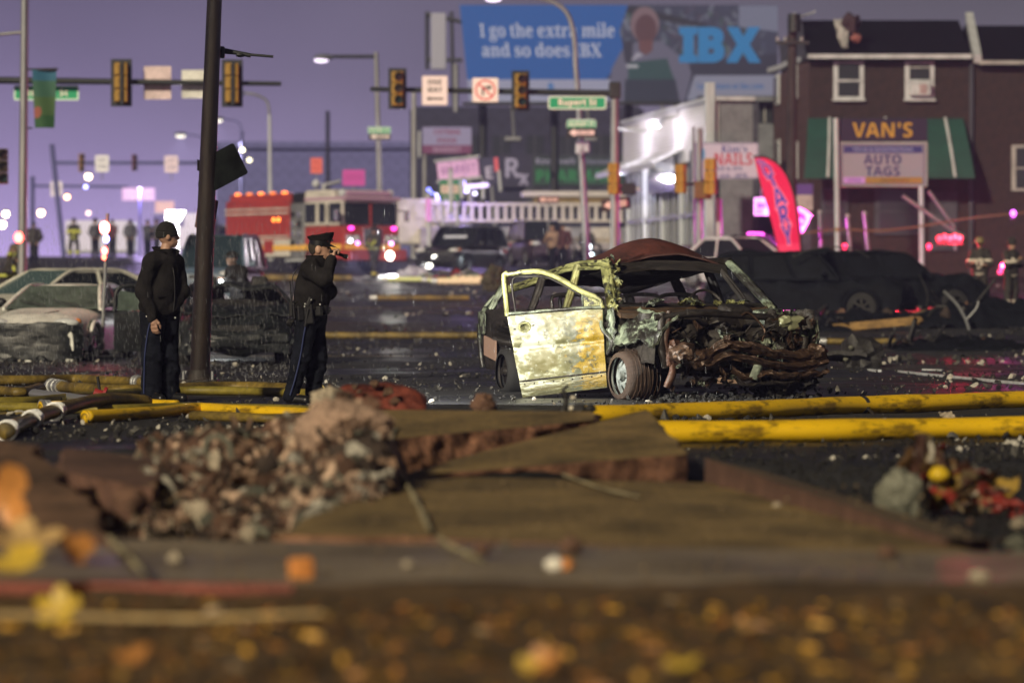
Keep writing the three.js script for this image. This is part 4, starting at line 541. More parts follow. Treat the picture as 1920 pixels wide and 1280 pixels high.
{ // mast arm over the far lanes, right of the middle
  const d = 115, foot = onRoad(1153, d), topP = at(1153, 160, d), t = thing('mast_arm', 'dark mast arm on a steel pole carrying the one-way sign', 'signal pole', foot), L = (p) => p.clone().sub(foot);
  part(t, 'post', rod(V(0, -.2, 0), L(topP), .15, 14, .12), M.steel); part(t, 'arm', rod(L(at(1158, 175, d)), L(at(694, 167, d)), .10, 12, .07), M.darkSteel); part(t, 'arm_clamp', rb(.36, .5, .36, .05, L(topP).x, L(topP).y - .15, 0), M.darkSteel);
  signal(745, 166, d - .3, 'unlit traffic signal at the tip of the dark mast arm', { h: 1.2 }); signal(976, 170, d - .3, 'unlit traffic signal over the dark mast arm between turn sign and street name', { h: 1.18 });
  signAt(791, 142, 839, 197, d - .35, dOneWay, 'white one-way sign with an arrow on the dark mast arm', { res: 256 });
  signAt(886, 146, 934, 191, d - .35, dNoTurn, 'white sign with a red ring forbidding right turns', { res: 256 });
  signAt(1028, 180, 1137, 205, d - .35, dStreet('Rupert St'), 'green Rupert St name sign under the dark mast arm', { res: 320, round: .2 });
  signal(1155, 335, d - .4, 'yellow traffic signal on the mast pole beside the black box', { h: 1.1, bare: true, back: true, turn: -.5 });
  { const b = thing('pedestrian_signal', 'black pedestrian signal box on the mast arm pole', 'signal', at(1179, 354, d - .3)); part(b, 'casing', rb(.42, .36, .22, .03), M.sigBlack); part(b, 'bracket', rod(V(-.4, 0, 0), V(-.2, 0, 0), .03), M.steel); for (const [x, y] of [[-.26, .1], [-.26, -.1], [.27, .0]]) part(b, 'glint_cap', ball(.06, x, y, .05), M.alloy); }
}
{ // mast arm over the near lanes at the picture edge, seen from behind
  const d = 104, foot = onRoad(-30, d), t = thing('mast_arm', 'dark mast arm from the picture edge with signals seen from behind', 'signal pole', foot), L = (p) => p.clone().sub(foot);
  part(t, 'post', rod(V(0, -.2, 0), L(at(-30, 130, d)), .15, 14, .12), M.darkSteel); part(t, 'arm', rod(L(at(-32, 150, d)), L(at(527, 157, d)), .10, 12, .06), M.darkSteel);
  signal(227, 155, d - .3, 'traffic signal seen from behind, nearer the banner pole', { back: true, h: 1.26 }); signal(435, 156, d - .3, 'traffic signal seen from behind, past the leaning pole', { back: true, h: 1.26 });
  signAt(25, 160, 147, 188, d + .3, dStreet('Rupert St'), 'green street name sign crossed by the banner pole', { res: 320, round: .15, lit: 0 });
  signAt(269, 124, 320, 186, d + .25, null, 'pink-tinted blank back of a square sign on the far arm', { back: mat('sign back tinted pink', { map: grain([.62, .46, .46], [.84, .66, .66], .9, 2), roughness: .6 }), thick: .03 }); signAt(340, 131, 384, 184, d + .25, null, 'pale blank back of a square sign by the leaning pole', { back: mat('pale sign back', { map: grain([.66, .66, .62], [.86, .86, .80], .7, 4), roughness: .6 }), thick: .03 });  // pink light on the first sign is put into its colour
}
{ // light pole with the banner
  const d = 94, foot = onRoad(40, d), t = thing('light_pole', 'tall grey light pole with a green banner', 'light pole', foot), L = (p) => p.clone().sub(foot); part(t, 'post', rod(V(0, -.2, 0), L(at(46, -60, d)), .12, 14, .09), M.steel); part(t, 'arm', rod(L(at(45, 60, d)), L(at(-20, 66, d)), .04), M.steel); part(t, 'banner_arm', [rod(L(at(42, 130, d)), L(at(108, 129, d)), .025), rod(L(at(40, 240, d)), L(at(60, 240, d)), .02)], M.darkSteel);
  const a = at(61, 240, d), c = at(106, 131, d), w = c.x - a.x, h = c.y - a.y, bn = thing('banner', 'green street banner with a blue top, curling on the light pole', 'banner', V((a.x + c.x) / 2, (a.y + c.y) / 2, -d + .1)); const cb = canvas(128, 320, (g) => { const gr = g.createLinearGradient(0, 0, 0, 320); g.fillStyle = '#28607a'; g.fillRect(0, 0, 128, 320); g.fillStyle = '#345f4c'; g.fillRect(0, 60, 128, 260); g.fillStyle = '#3f5f36'; g.fillRect(0, 150, 128, 170); g.fillStyle = '#25522c'; g.fillRect(0, 250, 128, 70); g.fillStyle = '#8a5244'; g.beginPath(); g.ellipse(20, 235, 26, 34, .4, 0, 7); g.fill(); });
  part(bn, 'cloth', grid(10, 20, (u, v) => V((u - .5) * w * (.8 + .2 * v), (v - .5) * h, .06 * Math.sin(u * 4 + v * 2))), mat('banner cloth', { map: cb, roughness: .75, side: THREE.DoubleSide })); part(bn, 'hem_rod', rod(V(-w / 2, h / 2, 0), V(w / 2, h / 2, 0), .03), M.darkSteel);
  signal(4, 312, 92, 'traffic signal with brown sections cut by the picture edge', { h: 1.0, bare: true, m: mat('brown signal paint', { color: [.10, .07, .035], roughness: .6 }) });
}
{ // the dark leaning pole by the policeman in the knit cap
  const d = 45.2, foot = at(373, 733, d); foot.y = gy(foot.x, foot.z) + .02; const top = at(404, -60, d - .3), t = thing('leaning_pole', 'dark wet leaning signal pole beside the policeman in the knit cap', 'pole', foot), L = (p) => p.clone().sub(foot); M.wetPole = mat('wet brown black paint', { map: grain([.005, .004, .0035], [.030, .021, .016], 1.2, 5), roughness: .34, bumpMap: rep(gBump, 2, 2), bumpScale: .004 });
  part(t, 'post', rod(V(0, 0, 0), L(top), .118, 24, .085), M.wetPole); part(t, 'base_flange', [cyl(.21, .14, .16, 0, .08, 0, 0, 0, 0, 8), rb(.44, .05, .44, .01, 0, .025, 0)], M.wetPole); for (const [x, z] of [[.17, .17], [-.17, .17], [.17, -.17], [-.17, -.17]]) part(t, 'anchor_bolt', cyl(.022, .022, .1, x, .1, z, 0, 0, 0, 6), M.steel);
  part(t, 'band', cyl(.118, .118, .06, L(at(390, 345, d)).x, L(at(390, 345, d)).y, .02), M.darkSteel);
  part(t, 'stub_bracket', [rod(L(at(404, 97, d)), L(at(512, 106, d)), .016, 8), rod(L(at(410, 92, d)), L(at(470, 104, d)), .026, 8), rb(.1, .14, .1, .02, L(at(413, 98, d)).x, L(at(413, 98, d)).y, 0), roughRock(.05, 3, .4, 2, .5).translate(L(at(450, 103, d)).x, L(at(450, 103, d)).y, 0)], M.darkSteel);
  const s1 = signAt(375, 270, 470, 345, d - .2, null, 'dark square sign seen from behind, tilted on the leaning pole', { w: .47, h: .40, rz: .47, round: .08, back: mat('dark sign back', { map: grain([.003, .004, .004], [.010, .013, .012], 1, 4), roughness: .85, clearcoat: 0, specularIntensity: .12 }) }); s1.position.copy(at(418, 313, d - .22)); s1.rotation.y = -.2;
  const s2 = signAt(365, 372, 407, 430, d + .1, null, 'dark red sign edge bent round the leaning pole', { w: .25, h: .36, rz: -.16, round: .1, back: mat('dark red sign', { map: grain([.05, .010, .012], [.16, .03, .03], 1, 4), roughness: .5 }) }); s2.position.copy(at(386, 401, d + .16)); s2.rotation.y = -.35;
  single('bent_sign', sheetSolid(8, 8, (u, v) => V((u - .5) * .1, (v - .5) * .12 - u * .04, .06 * Math.sin(u * 2)), .01), M.wetPole, 'small dark sign corner sticking out left of the leaning pole', 'sign', at(377, 308, d - .1));
}
// ------------------------------------------------------------------ street lamps
M.lampBody = mat('lamp housing', { color: [.09, .10, .12], roughness: .5 });
{ const d = 150, foot = onRoad(716, d), t = thing('street_lamp', 'grey street lamp with a straight arm and lit violet lens', 'street lamp', foot), L = (p) => p.clone().sub(foot); part(t, 'post', rod(V(0, -.2, 0), L(at(705, 98, d)), .14, 12, .09), M.steel); part(t, 'arm', rod(L(at(705, 106, d)), L(at(618, 106, d)), .07), M.darkSteel); const h = part(t, 'lamp_head', ball(.42, L(at(608, 107, d)).x, L(at(608, 107, d)).y, 0, 1, .3, .5), M.lampBody); part(h, 'lamp_lens', ball(.28, L(at(602, 112, d)).x, L(at(602, 113, d)).y, 0, 1, .34, .6), glow('violet lamp lens', [.95, .80, 1], 2.2)); const p = new THREE.SpotLight(new THREE.Color(.9, .8, 1), 90, 1.1, .8); p.position.copy(L(at(602, 118, d))); p.target.position.set(p.position.x, 0, 0); p.shadow.radius = 8; p.castShadow = true; t.add(p, p.target);
  signAt(690, 238, 732, 250, d - 1, dStreet('RUPERT ST'), 'small green name sign on the straight-armed street lamp', { res: 160 }); signAt(691, 250, 732, 262, d - 1, dArrow('#20201f', '#e8dcd6'), 'small one-way arrow sign below the green one on the straight-armed lamp', { res: 128 }); }
{ const d = 124, foot = onRoad(1104, d), t = thing('street_lamp', 'grey street lamp with a curved arm in front of the billboard', 'street lamp', foot), L = (p) => p.clone().sub(foot); part(t, 'post', rod(V(0, -.2, 0), L(at(1086, 205, d)), .13, 12, .10), M.steel); part(t, 'arm', tube([L(at(1086, 205, d)), L(at(1080, 130, d)), L(at(1075, 60, d)), L(at(1058, 18, d)), L(at(1015, -3, d)), L(at(950, -8, d))], (k) => .10 - .035 * k, 10, 50), M.steel); const h = part(t, 'lamp_head', ball(.42, L(at(930, -8, d)).x, L(at(930, -9, d)).y, 0, 1, .3, .5), M.lampBody); part(h, 'lamp_lens', ball(.26, L(at(925, -3, d)).x, L(at(925, -1, d)).y, 0, 1, .3, .6), glow('violet lamp lens', [.95, .80, 1], 2.2)); const p = new THREE.SpotLight(new THREE.Color(.9, .8, 1), 60, 1.1, .8); p.position.copy(L(at(925, 4, d))); p.target.position.set(p.position.x, 0, 0); p.shadow.radius = 8; p.castShadow = true; t.add(p, p.target);
  signAt(1063, 224, 1118, 243, d - .8, dStreet('RUPERT ST'), 'green name sign on the curved lamp post', { res: 160, round: .3 }); signAt(1063, 239, 1118, 258, d - .95, dArrow('#201c1c', '#efd8d0'), 'one-way arrow sign on the curved lamp post', { res: 128 });
  { const b = thing('camera_box', 'pair of white camera boxes on the curved lamp post', 'camera', at(1091, 277, d - .5)); part(b, 'casing', rb(.28, .42, .2, .06, -.06, 0, 0), M.white); part(b, 'small_casing', rb(.16, .36, .2, .05, .16, .03, 0), M.white); part(b, 'bracket', rod(V(0, -.1, -.3), V(0, -.1, .1), .05), M.steel); } }
{ const d = 172, foot = onRoad(508, d), t = thing('street_lamp', 'far pale street lamp with a curved arm above the fire engine', 'street lamp', foot), L = (p) => p.clone().sub(foot); part(t, 'post', rod(V(0, -.2, 0), L(at(505, 215, d)), .12, 10, .08), M.white); part(t, 'arm', tube([L(at(505, 215, d)), L(at(500, 190, d)), L(at(480, 178, d)), L(at(455, 174, d))], .06, 8), M.steel); part(t, 'lamp_head', ball(.3, L(at(448, 175, d)).x, L(at(448, 175, d)).y, 0, 1, .3, .5), M.lampBody); }
for (const [x, y, d, l] of [[338, 253, 230, 'far street lamp glowing through the haze beyond the sign backs'], [407, 224, 215, 'far street lamp glowing just past the leaning pole']]) { const foot = onRoad(x + 46, d), t = thing('street_lamp', l, 'street lamp', foot), L = (p) => p.clone().sub(foot); part(t, 'post', rod(V(0, -.2, 0), L(at(x + 46, y + 22, d)), .1, 8), M.hazeTint); part(t, 'arm', tube([L(at(x + 46, y + 22, d)), L(at(x + 38, y + 4, d)), L(at(x + 8, y - 2, d))], .05, 6), M.hazeTint); const h = part(t, 'lamp_head', ball(.4, L(at(x, y - 2, d)).x, L(at(x, y - 2, d)).y, 0, 1, .3, .5), M.lampBody); part(h, 'lamp_lens', ball(.3, L(at(x, y, d)).x, L(at(x, y + 2, d)).y, 0, 1, .4, .6), glow('warm lamp lens', [1, .92, .78], 2)); const p = new THREE.SpotLight(new THREE.Color(1, .93, .8), 900, .42, .9); p.position.copy(L(at(x, y + 6, d))); p.target.position.set(p.position.x, 0, 0); p.shadow.radius = 5; p.castShadow = true; t.add(p, p.target); }
for (const [x, y0, d, r, m, l] of [[614, 208, 200, .14, M.navyWall, 'plain dark far pole behind the fire engine'], [776, 170, 178, .13, M.whiteDim, 'slim pale pole left of the food market sign']]) pole('plain_pole', l, 'pole', [onRoad(x, d), at(x, y0, d)], r, r * .8, m);
// wooden utility pole in front of the corner house
{ const d = 128, foot = onRoad(1483, d), t = thing('utility_pole', 'dark wooden utility pole at the corner of the brick house', 'utility pole', foot), top = at(1486, 30, d).sub(foot); part(t, 'post', rod(V(0, -.3, 0), top, .2, 14, .15), mat('dark pole wood', { map: grain([.02, .014, .014], [.06, .045, .045], 1, 2), roughness: .85 })); part(t, 'crossarm', bx(1.1, .12, .12, top.x, top.y - .9, .18), M.darkSteel); part(t, 'transformer', cyl(.22, .22, .6, top.x + .05, top.y - .25, .2), M.darkSteel); for (const x of [-.5, -.25, .3]) part(t, 'insulator', cyl(.05, .04, .14, top.x + x, top.y - .78, .18), M.whiteDim); }
// traffic signals clustered on the far corner
{ const d = 118, foot = onRoad(1312, d), t = thing('signal_pole', 'steel pole with yellow signal boxes in front of the white shop', 'signal pole', foot), L = (p) => p.clone().sub(foot); part(t, 'post', rod(V(0, -.2, 0), L(at(1312, 240, d)), .10, 12, .09), M.steel); part(t, 'controller_box', rb(.55, .55, .4, .05, L(at(1318, 0, d)).x, L(at(0, 357, d)).y, .25), mat('brown signal box', { map: grain([.10, .05, .01], [.18, .09, .02], .8), roughness: .6 })); part(t, 'side_arm', rod(L(at(1282, 345, d)), L(at(1340, 345, d)), .05), M.steel);
  signal(1282, 335, d - .4, 'yellow traffic signal turned edge-on left of the signal box', { h: 1.05, bare: true, back: true, turn: -.7 }); signal(1337, 331, d - .5, 'tall yellow traffic signal above the brown signal box', { h: 1.3, bare: true, back: true, turn: -.6 });
  pole('plain_pole', 'white-lit pole below the tall yellow signal, edged in red light', 'pole', [onRoad(1348, 119), at(1346, 372, 119)], .14, .13, M.white); pole('plain_pole', 'thin grey pole hidden behind the signal box', 'pole', [onRoad(1302, 121), at(1300, 238, 121)], .05, .05, M.steel); }
// signs farther along the street
signAt(1128, 371, 1182, 394, 116, dArrow('#3a2c2c', '#f2d6cc'), 'one-way arrow sign tilted beside the black signal box', { res: 160, rz: .13, post: 1.6 });
signAt(1008, 367, 1048, 381, 150, dArrow('#4a2a30', '#f2c6bc'), 'pinkish one-way arrow sign before the yellow band', { res: 128, post: 2 });
{ const t = signAt(824, 336, 862, 376, 150, (g, w, h) => { g.fillStyle = '#2f7a58'; g.fillRect(0, 0, w, h); g.fillStyle = '#d8bfb6'; g.fillRect(w * .06, h * .27, w * .4, h * .4); g.fillRect(w * .54, h * .27, w * .4, h * .4); g.fillStyle = '#1a6a4a'; g.fillRect(0, h * .72, w, h * .28); g.fillStyle = '#e0d0c8'; g.font = `bold ${h * .2}px sans-serif`; center(g, 'TO', w * .5, h * .2); g.font = `bold ${h * .24}px sans-serif`; g.fillStyle = '#2a2030'; center(g, '1', w * .26, h * .56); center(g, '1', w * .74, h * .56); g.fillStyle = '#e0d0c8'; g.font = `bold ${h * .2}px sans-serif`; center(g, 'N', w * .26, h * .93); center(g, 'S', w * .74, h * .93); }, 'green route sign with two pale shields before the blue flashing lights', { res: 128 }); for (const x of [-.28, .3]) part(t, 'post', rod(V(x, -2.6, -.06), V(x, .3, -.06), .05), M.white); }
{ const d = 188, t = signAt(792, 238, 884, 288, d, (g, w, h) => { g.fillStyle = '#8a88b6'; g.fillRect(0, 0, w, h); g.fillStyle = '#7a2c50'; g.font = `bold ${h * .27}px sans-serif`; center(g, 'COTTMAN', w / 2, h * .28, w * .55); center(g, 'FOOD', w / 2, h * .60, w * .5); g.fillStyle = '#6f3a66'; g.fillRect(0, h * .68, w, h * .32); g.fillStyle = '#a08ab0'; center(g, 'MARKET', w / 2, h * .94, w * .8); }, 'pale food market sign with red lettering below the billboard', { res: 320, name: 'shop_sign', thick: .3 }); for (const x of [-1.1, 1.1]) part(t, 'post', rod(V(x, -6.5, -.2), V(x, .6, -.2), .09), M.whiteDim); part(t, 'lamp_tube', rb(.12, 1.3, .12, .04, -1.35, -.2, .1), M.white); }
// oblique pinkish canopy sign of the shop beyond, lit from inside
{ const t = signAt(820, 300, 898, 334, 176, (g, w, h) => { g.fillStyle = '#c49abf'; g.fillRect(0, 0, w, h); g.fillStyle = '#8a5f92'; g.font = `bold ${h * .62}px sans-serif`; for (let i = 0; i < 3; i++) g.fillRect(w * (.33 * i + .31), 0, w * .02, h); center(g, 'MARKET', w / 2, h * .72, w * .86); }, 'pinkish lit canopy sign slanting up before the dark building', { res: 256, name: 'canopy_sign', rz: .11, thick: .5, lit: .35 }); part(t, 'rim', [bx(2.1, .1, .2, 0, .48, 0), bx(2.1, .1, .2, 0, -.48, 0)], M.white); part(t, 'post', rod(V(-.5, -4, -.3), V(-.5, 0, -.3), .1), M.white); }
{ const t = signAt(902, 294, 938, 346, 176, (g, w, h) => { g.fillStyle = '#32324e'; g.fillRect(0, 0, w, h); g.fillStyle = '#b9b4cf'; g.font = `bold ${h * .62}px sans-serif`; center(g, 'E', w * .4, h * .78); g.fillStyle = '#e0606c'; g.fillRect(w * .72, h * .04, w * .2, h * .5); }, 'dark sign with a pale letter and red bar beside the canopy sign', { res: 128, name: 'shop_sign', thick: .4, rz: .08 }); part(t, 'tube_lamp', rb(.14, 1.0, .14, .05, .38, -.5, .1), M.white); part(t, 'post', rod(V(0, -4, -.2), V(0, 0, -.2), .08), M.steel); }
for (const [x, y0, y1, d, l] of [[845, 319, 400, 149, 'upright white light tube left of the route sign'], [866, 336, 372, 149.5, 'upright white light tube right of the route sign'], [906, 340, 374, 170, 'upright white light tube under the dark letter sign']]) { const a = at(x, y1, d), h = (y1 - y0) / pm(d); const t = thing('sign_post', l, 'post', a); part(t, 'tube', rb(.16, h, .16, .06, 0, h / 2, 0), M.white); part(t, 'cap', cyl(.1, .06, .1, 0, h + .04, 0), M.steel); }
// small signs far down the boulevard, most of them over the lanes
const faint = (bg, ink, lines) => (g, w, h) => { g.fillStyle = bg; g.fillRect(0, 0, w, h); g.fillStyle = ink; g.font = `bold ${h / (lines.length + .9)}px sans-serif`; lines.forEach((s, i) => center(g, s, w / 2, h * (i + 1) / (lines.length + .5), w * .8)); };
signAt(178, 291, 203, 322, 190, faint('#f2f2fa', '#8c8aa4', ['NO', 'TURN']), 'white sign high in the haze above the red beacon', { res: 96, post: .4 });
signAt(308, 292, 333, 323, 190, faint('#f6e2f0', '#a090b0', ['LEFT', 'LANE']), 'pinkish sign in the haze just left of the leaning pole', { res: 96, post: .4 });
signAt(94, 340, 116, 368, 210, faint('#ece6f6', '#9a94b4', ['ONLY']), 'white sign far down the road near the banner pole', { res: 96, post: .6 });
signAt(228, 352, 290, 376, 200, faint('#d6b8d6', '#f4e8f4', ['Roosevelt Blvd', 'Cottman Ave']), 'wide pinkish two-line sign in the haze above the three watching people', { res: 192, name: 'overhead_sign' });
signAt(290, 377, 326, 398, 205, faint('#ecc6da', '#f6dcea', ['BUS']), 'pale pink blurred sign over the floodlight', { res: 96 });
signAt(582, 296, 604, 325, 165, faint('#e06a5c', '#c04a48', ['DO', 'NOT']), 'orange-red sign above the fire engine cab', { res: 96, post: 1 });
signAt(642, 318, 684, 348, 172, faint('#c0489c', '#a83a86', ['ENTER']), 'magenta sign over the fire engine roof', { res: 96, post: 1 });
signal(153, 305, 190, 'far signal head in haze left of the white sign', { h: 1.05, bare: true }); signal(252, 305, 190, 'far dark red signal head between the two hazy signs', { h: .95, bare: true, m: mat('dim red signal', { color: [.16, .05, .06], roughness: .6 }) });
{ const foot = onRoad(120, 191), t = thing('mast_arm', 'far thin mast arm in the haze over the far signal heads', 'signal pole', foot), L = (p) => p.clone().sub(foot); part(t, 'post', rod(V(0, -.2, 0), L(at(96, 270, 191)), .13, 8), M.hazeTint); part(t, 'arm', rod(L(at(96, 305, 191)), L(at(372, 305, 191)), .09, 8), M.hazeTint); }
{ const foot = onRoad(60, 212), t = thing('mast_arm', 'farthest mast arm in the haze below the far signal heads', 'signal pole', foot), L = (p) => p.clone().sub(foot); part(t, 'post', rod(V(0, -.2, 0), L(at(60, 330, 212)), .13, 8), M.hazeTint); part(t, 'arm', rod(L(at(60, 348, 212)), L(at(240, 350, 212)), .08, 8), M.hazeTint); }
// lamps and beacons far off
const beacon = (x, y, d, r, c, k, l, cd, name = 'far_lamp', cat = 'lamp') => { const t = thing(name, l, cat, at(x, y, d)); part(t, 'lamp_glass', ball(r, 0, 0, 0, 1, 1, 1, 12), glow('lamp glass', c, k)); part(t, 'housing', cyl(r * .9, r * .7, r * .5, 0, r * 1.05, 0), M.lampBody); if (cd) { const p = new THREE.PointLight(lin(...c), cd); p.shadow.radius = r * 40; p.castShadow = true; t.add(p); } };
beacon(165, 331, 205, .16, [1, .78, .45], 16, 'amber lamp below the hazy signal head', 0); beacon(125, 369, 220, .15, [1, .55, .25], 10, 'orange lamp in haze right of the small white sign', 0); beacon(76, 399, 200, .17, [1, .70, .36], 16, 'amber lamp beside the banner pole', 0); beacon(165, 399, 215, .13, [1, .70, .6], 4, 'dim pinkish lamp right of the banner pole', 0); beacon(10, 401, 180, .15, [1, .82, .5], 14, 'warm lamp near the picture edge, upper of two', 0); beacon(3, 421, 170, .17, [1, .75, .6], 16, 'warm lamp at the very picture edge above the crouched firefighter', 0); beacon(454, 281, 160, .10, [1, .92, .6], 6, 'warm lamp just above the tilted dark sign', 0); beacon(467, 300, 160, .10, [1, .92, .6], 4, 'warm lamp at the corner of the tilted dark sign', 0); beacon(160, 350, 205, .10, [.35, .35, 1], 10, 'small blue lamp under the amber lamp', 0);
// the shops' signs on the right
{ const d = 126, t = thing('shop_sign', 'dark blue and white auto tags sign on two posts before the brick house', 'sign', onRoad(1655, d)), b = t.position, X = (x) => at(x, 0, d).x - b.x, Y = (y) => at(0, y, d).y - b.y; const top = canvas(512, 140, (g, w, h) => { g.fillStyle = '#080c2c'; g.fillRect(0, 0, w, h); g.fillStyle = '#b08a26'; g.font = 'bold 124px sans-serif'; center(g, "VAN'S", w / 2, 114, 470); });
  const low = canvas(512, 270, (g, w, h) => { g.fillStyle = '#8b8a95'; g.fillRect(0, 0, w, h); g.strokeStyle = '#5b5a6c'; g.lineWidth = 8; g.strokeRect(10, 8, w - 20, h - 16); g.fillStyle = '#27356e'; g.fillRect(20, 16, w - 40, 46); g.fillStyle = '#8f97b8'; g.font = 'bold 30px sans-serif'; center(g, 'TITLES & REGISTRATIONS', w / 2, 50, w - 80); g.fillStyle = '#141f5c'; g.font = 'bold 86px sans-serif'; center(g, 'AUTO', w / 2, 134, 300); center(g, 'TAGS', w / 2, 210, 400); g.fillStyle = '#9a7636'; g.fillRect(20, 218, w - 40, 40); g.fillStyle = '#b48ad2'; g.fillRect(20, 218, 130, 40); g.fillStyle = '#5c4420'; g.font = 'bold 30px sans-serif'; center(g, 'INSURANCE', w * .64, 249, 270); g.fillStyle = '#6a52a0'; center(g, 'OPEN', 85, 249, 100); });
  part(t, 'upper_panel', bx(X(1740) - X(1573), Y(222) - Y(265), .3, X(1656.5), (Y(222) + Y(265)) / 2, -.15), M.darkSteel); part(t, 'upper_face', put(new THREE.PlaneGeometry(X(1740) - X(1573), Y(222) - Y(265)), X(1656.5), (Y(222) + Y(265)) / 2, .004), mat('upper sign print', { map: top, roughness: .5 }));
  part(t, 'lower_panel', rb(X(1741) - X(1572), Y(265) - Y(350), .32, .04, X(1656.5), (Y(266) + Y(350)) / 2, -.16), M.whiteDim); part(t, 'lower_face', put(new THREE.PlaneGeometry(X(1737) - X(1576), Y(269) - Y(347)), X(1656.5), (Y(268) + Y(348)) / 2, .006), mat('lower sign print', { map: low, roughness: .4 }));
  part(t, 'post', rod(V(X(1572), -.3, .1), V(X(1568), Y(222), .1), .09), M.white); part(t, 'post', rod(V(X(1730), -.3, .1), V(X(1728), Y(350), .1), .09), M.white); }
signAt(1303, 267, 1423, 335, 135, (g, w, h) => { g.fillStyle = '#b6b2c8'; g.fillRect(0, 0, w, h); border(g, w, h, '#3c4470', .012); g.fillStyle = '#2c8ec0'; g.beginPath(); g.ellipse(w * .1, h * .32, w * .06, h * .2, 0, 0, 7); g.fill(); g.fillStyle = '#c04a6a'; g.beginPath(); g.ellipse(w * .07, h * .27, w * .03, h * .1, 0, 0, 7); g.fill(); g.fillStyle = '#2a3a80'; g.font = `bold ${h * .26}px serif`; center(g, "Kim's", w * .62, h * .27); g.fillStyle = '#a83a48'; g.font = `bold ${h * .46}px sans-serif`; center(g, 'NAILS', w * .6, h * .62, w * .62); g.fillStyle = '#4a5080'; g.font = `bold ${h * .16}px sans-serif`; center(g, 'HAIR & SPA', w * .5, h * .78, w * .9); center(g, '215 · 624 · 2878', w * .5, h * .96, w * .9); }, 'pale nail salon sign with red letters on the beige building', { res: 320, name: 'shop_sign', thick: .25 });
{ // feather flag
  const d = 117, foot = onRoad(1506, d), t = thing('feather_flag', 'tall red feather flag with blue upright NOTARY letters', 'flag', foot), L = (x, y) => at(x, y, d).sub(foot);
  const cn = canvas(160, 520, (g, w, h) => { g.fillStyle = '#d4145a'; g.fillRect(0, 0, w, h); g.fillStyle = '#e03a6e'; g.fillRect(0, h * .93, w, h * .07); g.font = 'bold 112px sans-serif'; g.textAlign = 'center'; [...'NOTARY'].forEach((c, i) => { g.lineWidth = 9; g.strokeStyle = '#ff9ab4'; g.strokeText(c, w * .5, 116 + i * 74, 130); g.fillStyle = '#2b3fb4'; g.fillText(c, w * .5, 116 + i * 74, 130); }); });
  const edgeL = new THREE.CatmullRomCurve3([[1461, 474], [1448, 420], [1434, 370], [1422, 325], [1414, 295]].map(([x, y]) => L(x, y))), edgeR = new THREE.CatmullRomCurve3([[1503, 474], [1498, 420], [1487, 360], [1466, 318], [1440, 298], [1414, 295]].map(([x, y]) => L(x, y)));
  part(t, 'cloth', grid(12, 40, (u, v) => edgeL.getPoint(v).lerp(edgeR.getPoint(v), u).add(V(0, 0, .07 * Math.sin(v * 7 + u * 3)))), mat('flag cloth', { map: cn, roughness: .7, side: THREE.DoubleSide })); part(t, 'flag_rod', tube([L(1508, 535), L(1504, 474), L(1499, 420), L(1488, 358), L(1467, 316), L(1440, 296), L(1413, 293)], (k) => .05 - .02 * k, 8, 40), M.black); part(t, 'ground_spike', rod(V(0, -.1, 0), L(1507, 510), .03), M.steel); }
signAt(1478, 388, 1518, 435, 121, (g, w, h) => { g.fillStyle = '#e6c6c0'; g.fillRect(0, 0, w, h); g.fillStyle = '#c4232c'; const c = w / 2, r = w * .4; g.beginPath(); for (let i = 0; i < 8; i++) { const a = Math.PI / 8 + i * Math.PI / 4; g.lineTo(c + r * Math.cos(a), h / 2 + r * Math.sin(a)); } g.fill(); g.fillStyle = '#f2dcd8'; g.font = `bold ${w * .26}px sans-serif`; center(g, 'STOP', c, h / 2 + w * .09, w * .7); }, 'tilted stop sign half hidden behind the red feather flag', { res: 128, w: .62, h: .70, rz: -.5, post: 1.4 });
{ const t = signAt(1414, 370, 1442, 404, 122, (g, w, h) => { g.fillStyle = '#dcd6f2'; g.fillRect(0, 0, w, h); g.fillStyle = '#6a82e8'; g.fillRect(w * .2, h * .3, w * .6, h * .3); g.fillStyle = '#b8a8e0'; g.fillRect(w * .1, h * .68, w * .5, h * .2); }, 'small glowing white and blue window sign left of the feather flag', { res: 96, name: 'lit_sign', lit: .55, thick: .12 }); part(t, 'hanger', rod(V(0, .28, -.06), V(0, .6, -.06), .02), M.steel); }
{ const d = 134, t = thing('newspaper_box', 'purple and white box against the house wall right of the flag', 'box', onRoad(1507, d)); const h0 = at(0, 345, d).y - t.position.y, h1 = at(0, 365, d).y - t.position.y, h2 = at(0, 395, d).y - t.position.y; part(t, 'purple_panel', bx(.62, h0 - h1, .3, 0, (h0 + h1) / 2, 0), mat('purple paint', { color: [.07, .04, .22], roughness: .6 })); part(t, 'white_panel', bx(.62, h1 - h2 - .02, .3, 0, (h1 + h2) / 2, 0), M.whiteDim); part(t, 'leg', bx(.5, h2, .2, 0, h2 / 2, 0), M.greyWall); }
// broken poles and the loose yellow tape in front of the house
[[1590, 405, 1602, 455, 118, 'thin grey post leaning before the brick house, nearer the sign'], [1622, 400, 1636, 446, 120, 'thin dark post leaning right of the white post stub'], [1538, 398, 1540, 440, 122, 'short pale stake left of the auto tags sign']].forEach(([x0, y0, x1, y1, d, l]) => { const a = onRoad(x1, d), t = thing('leaning_post', l, 'post', a); part(t, 'post', rod(V(0, -.2, 0), at(x0, y0, d).sub(a), .06), M.steel); part(t, 'cap', ball(.075, at(x0, y0, d).x - a.x, at(x0, y0, d).y - a.y, 0), M.whiteDim); });
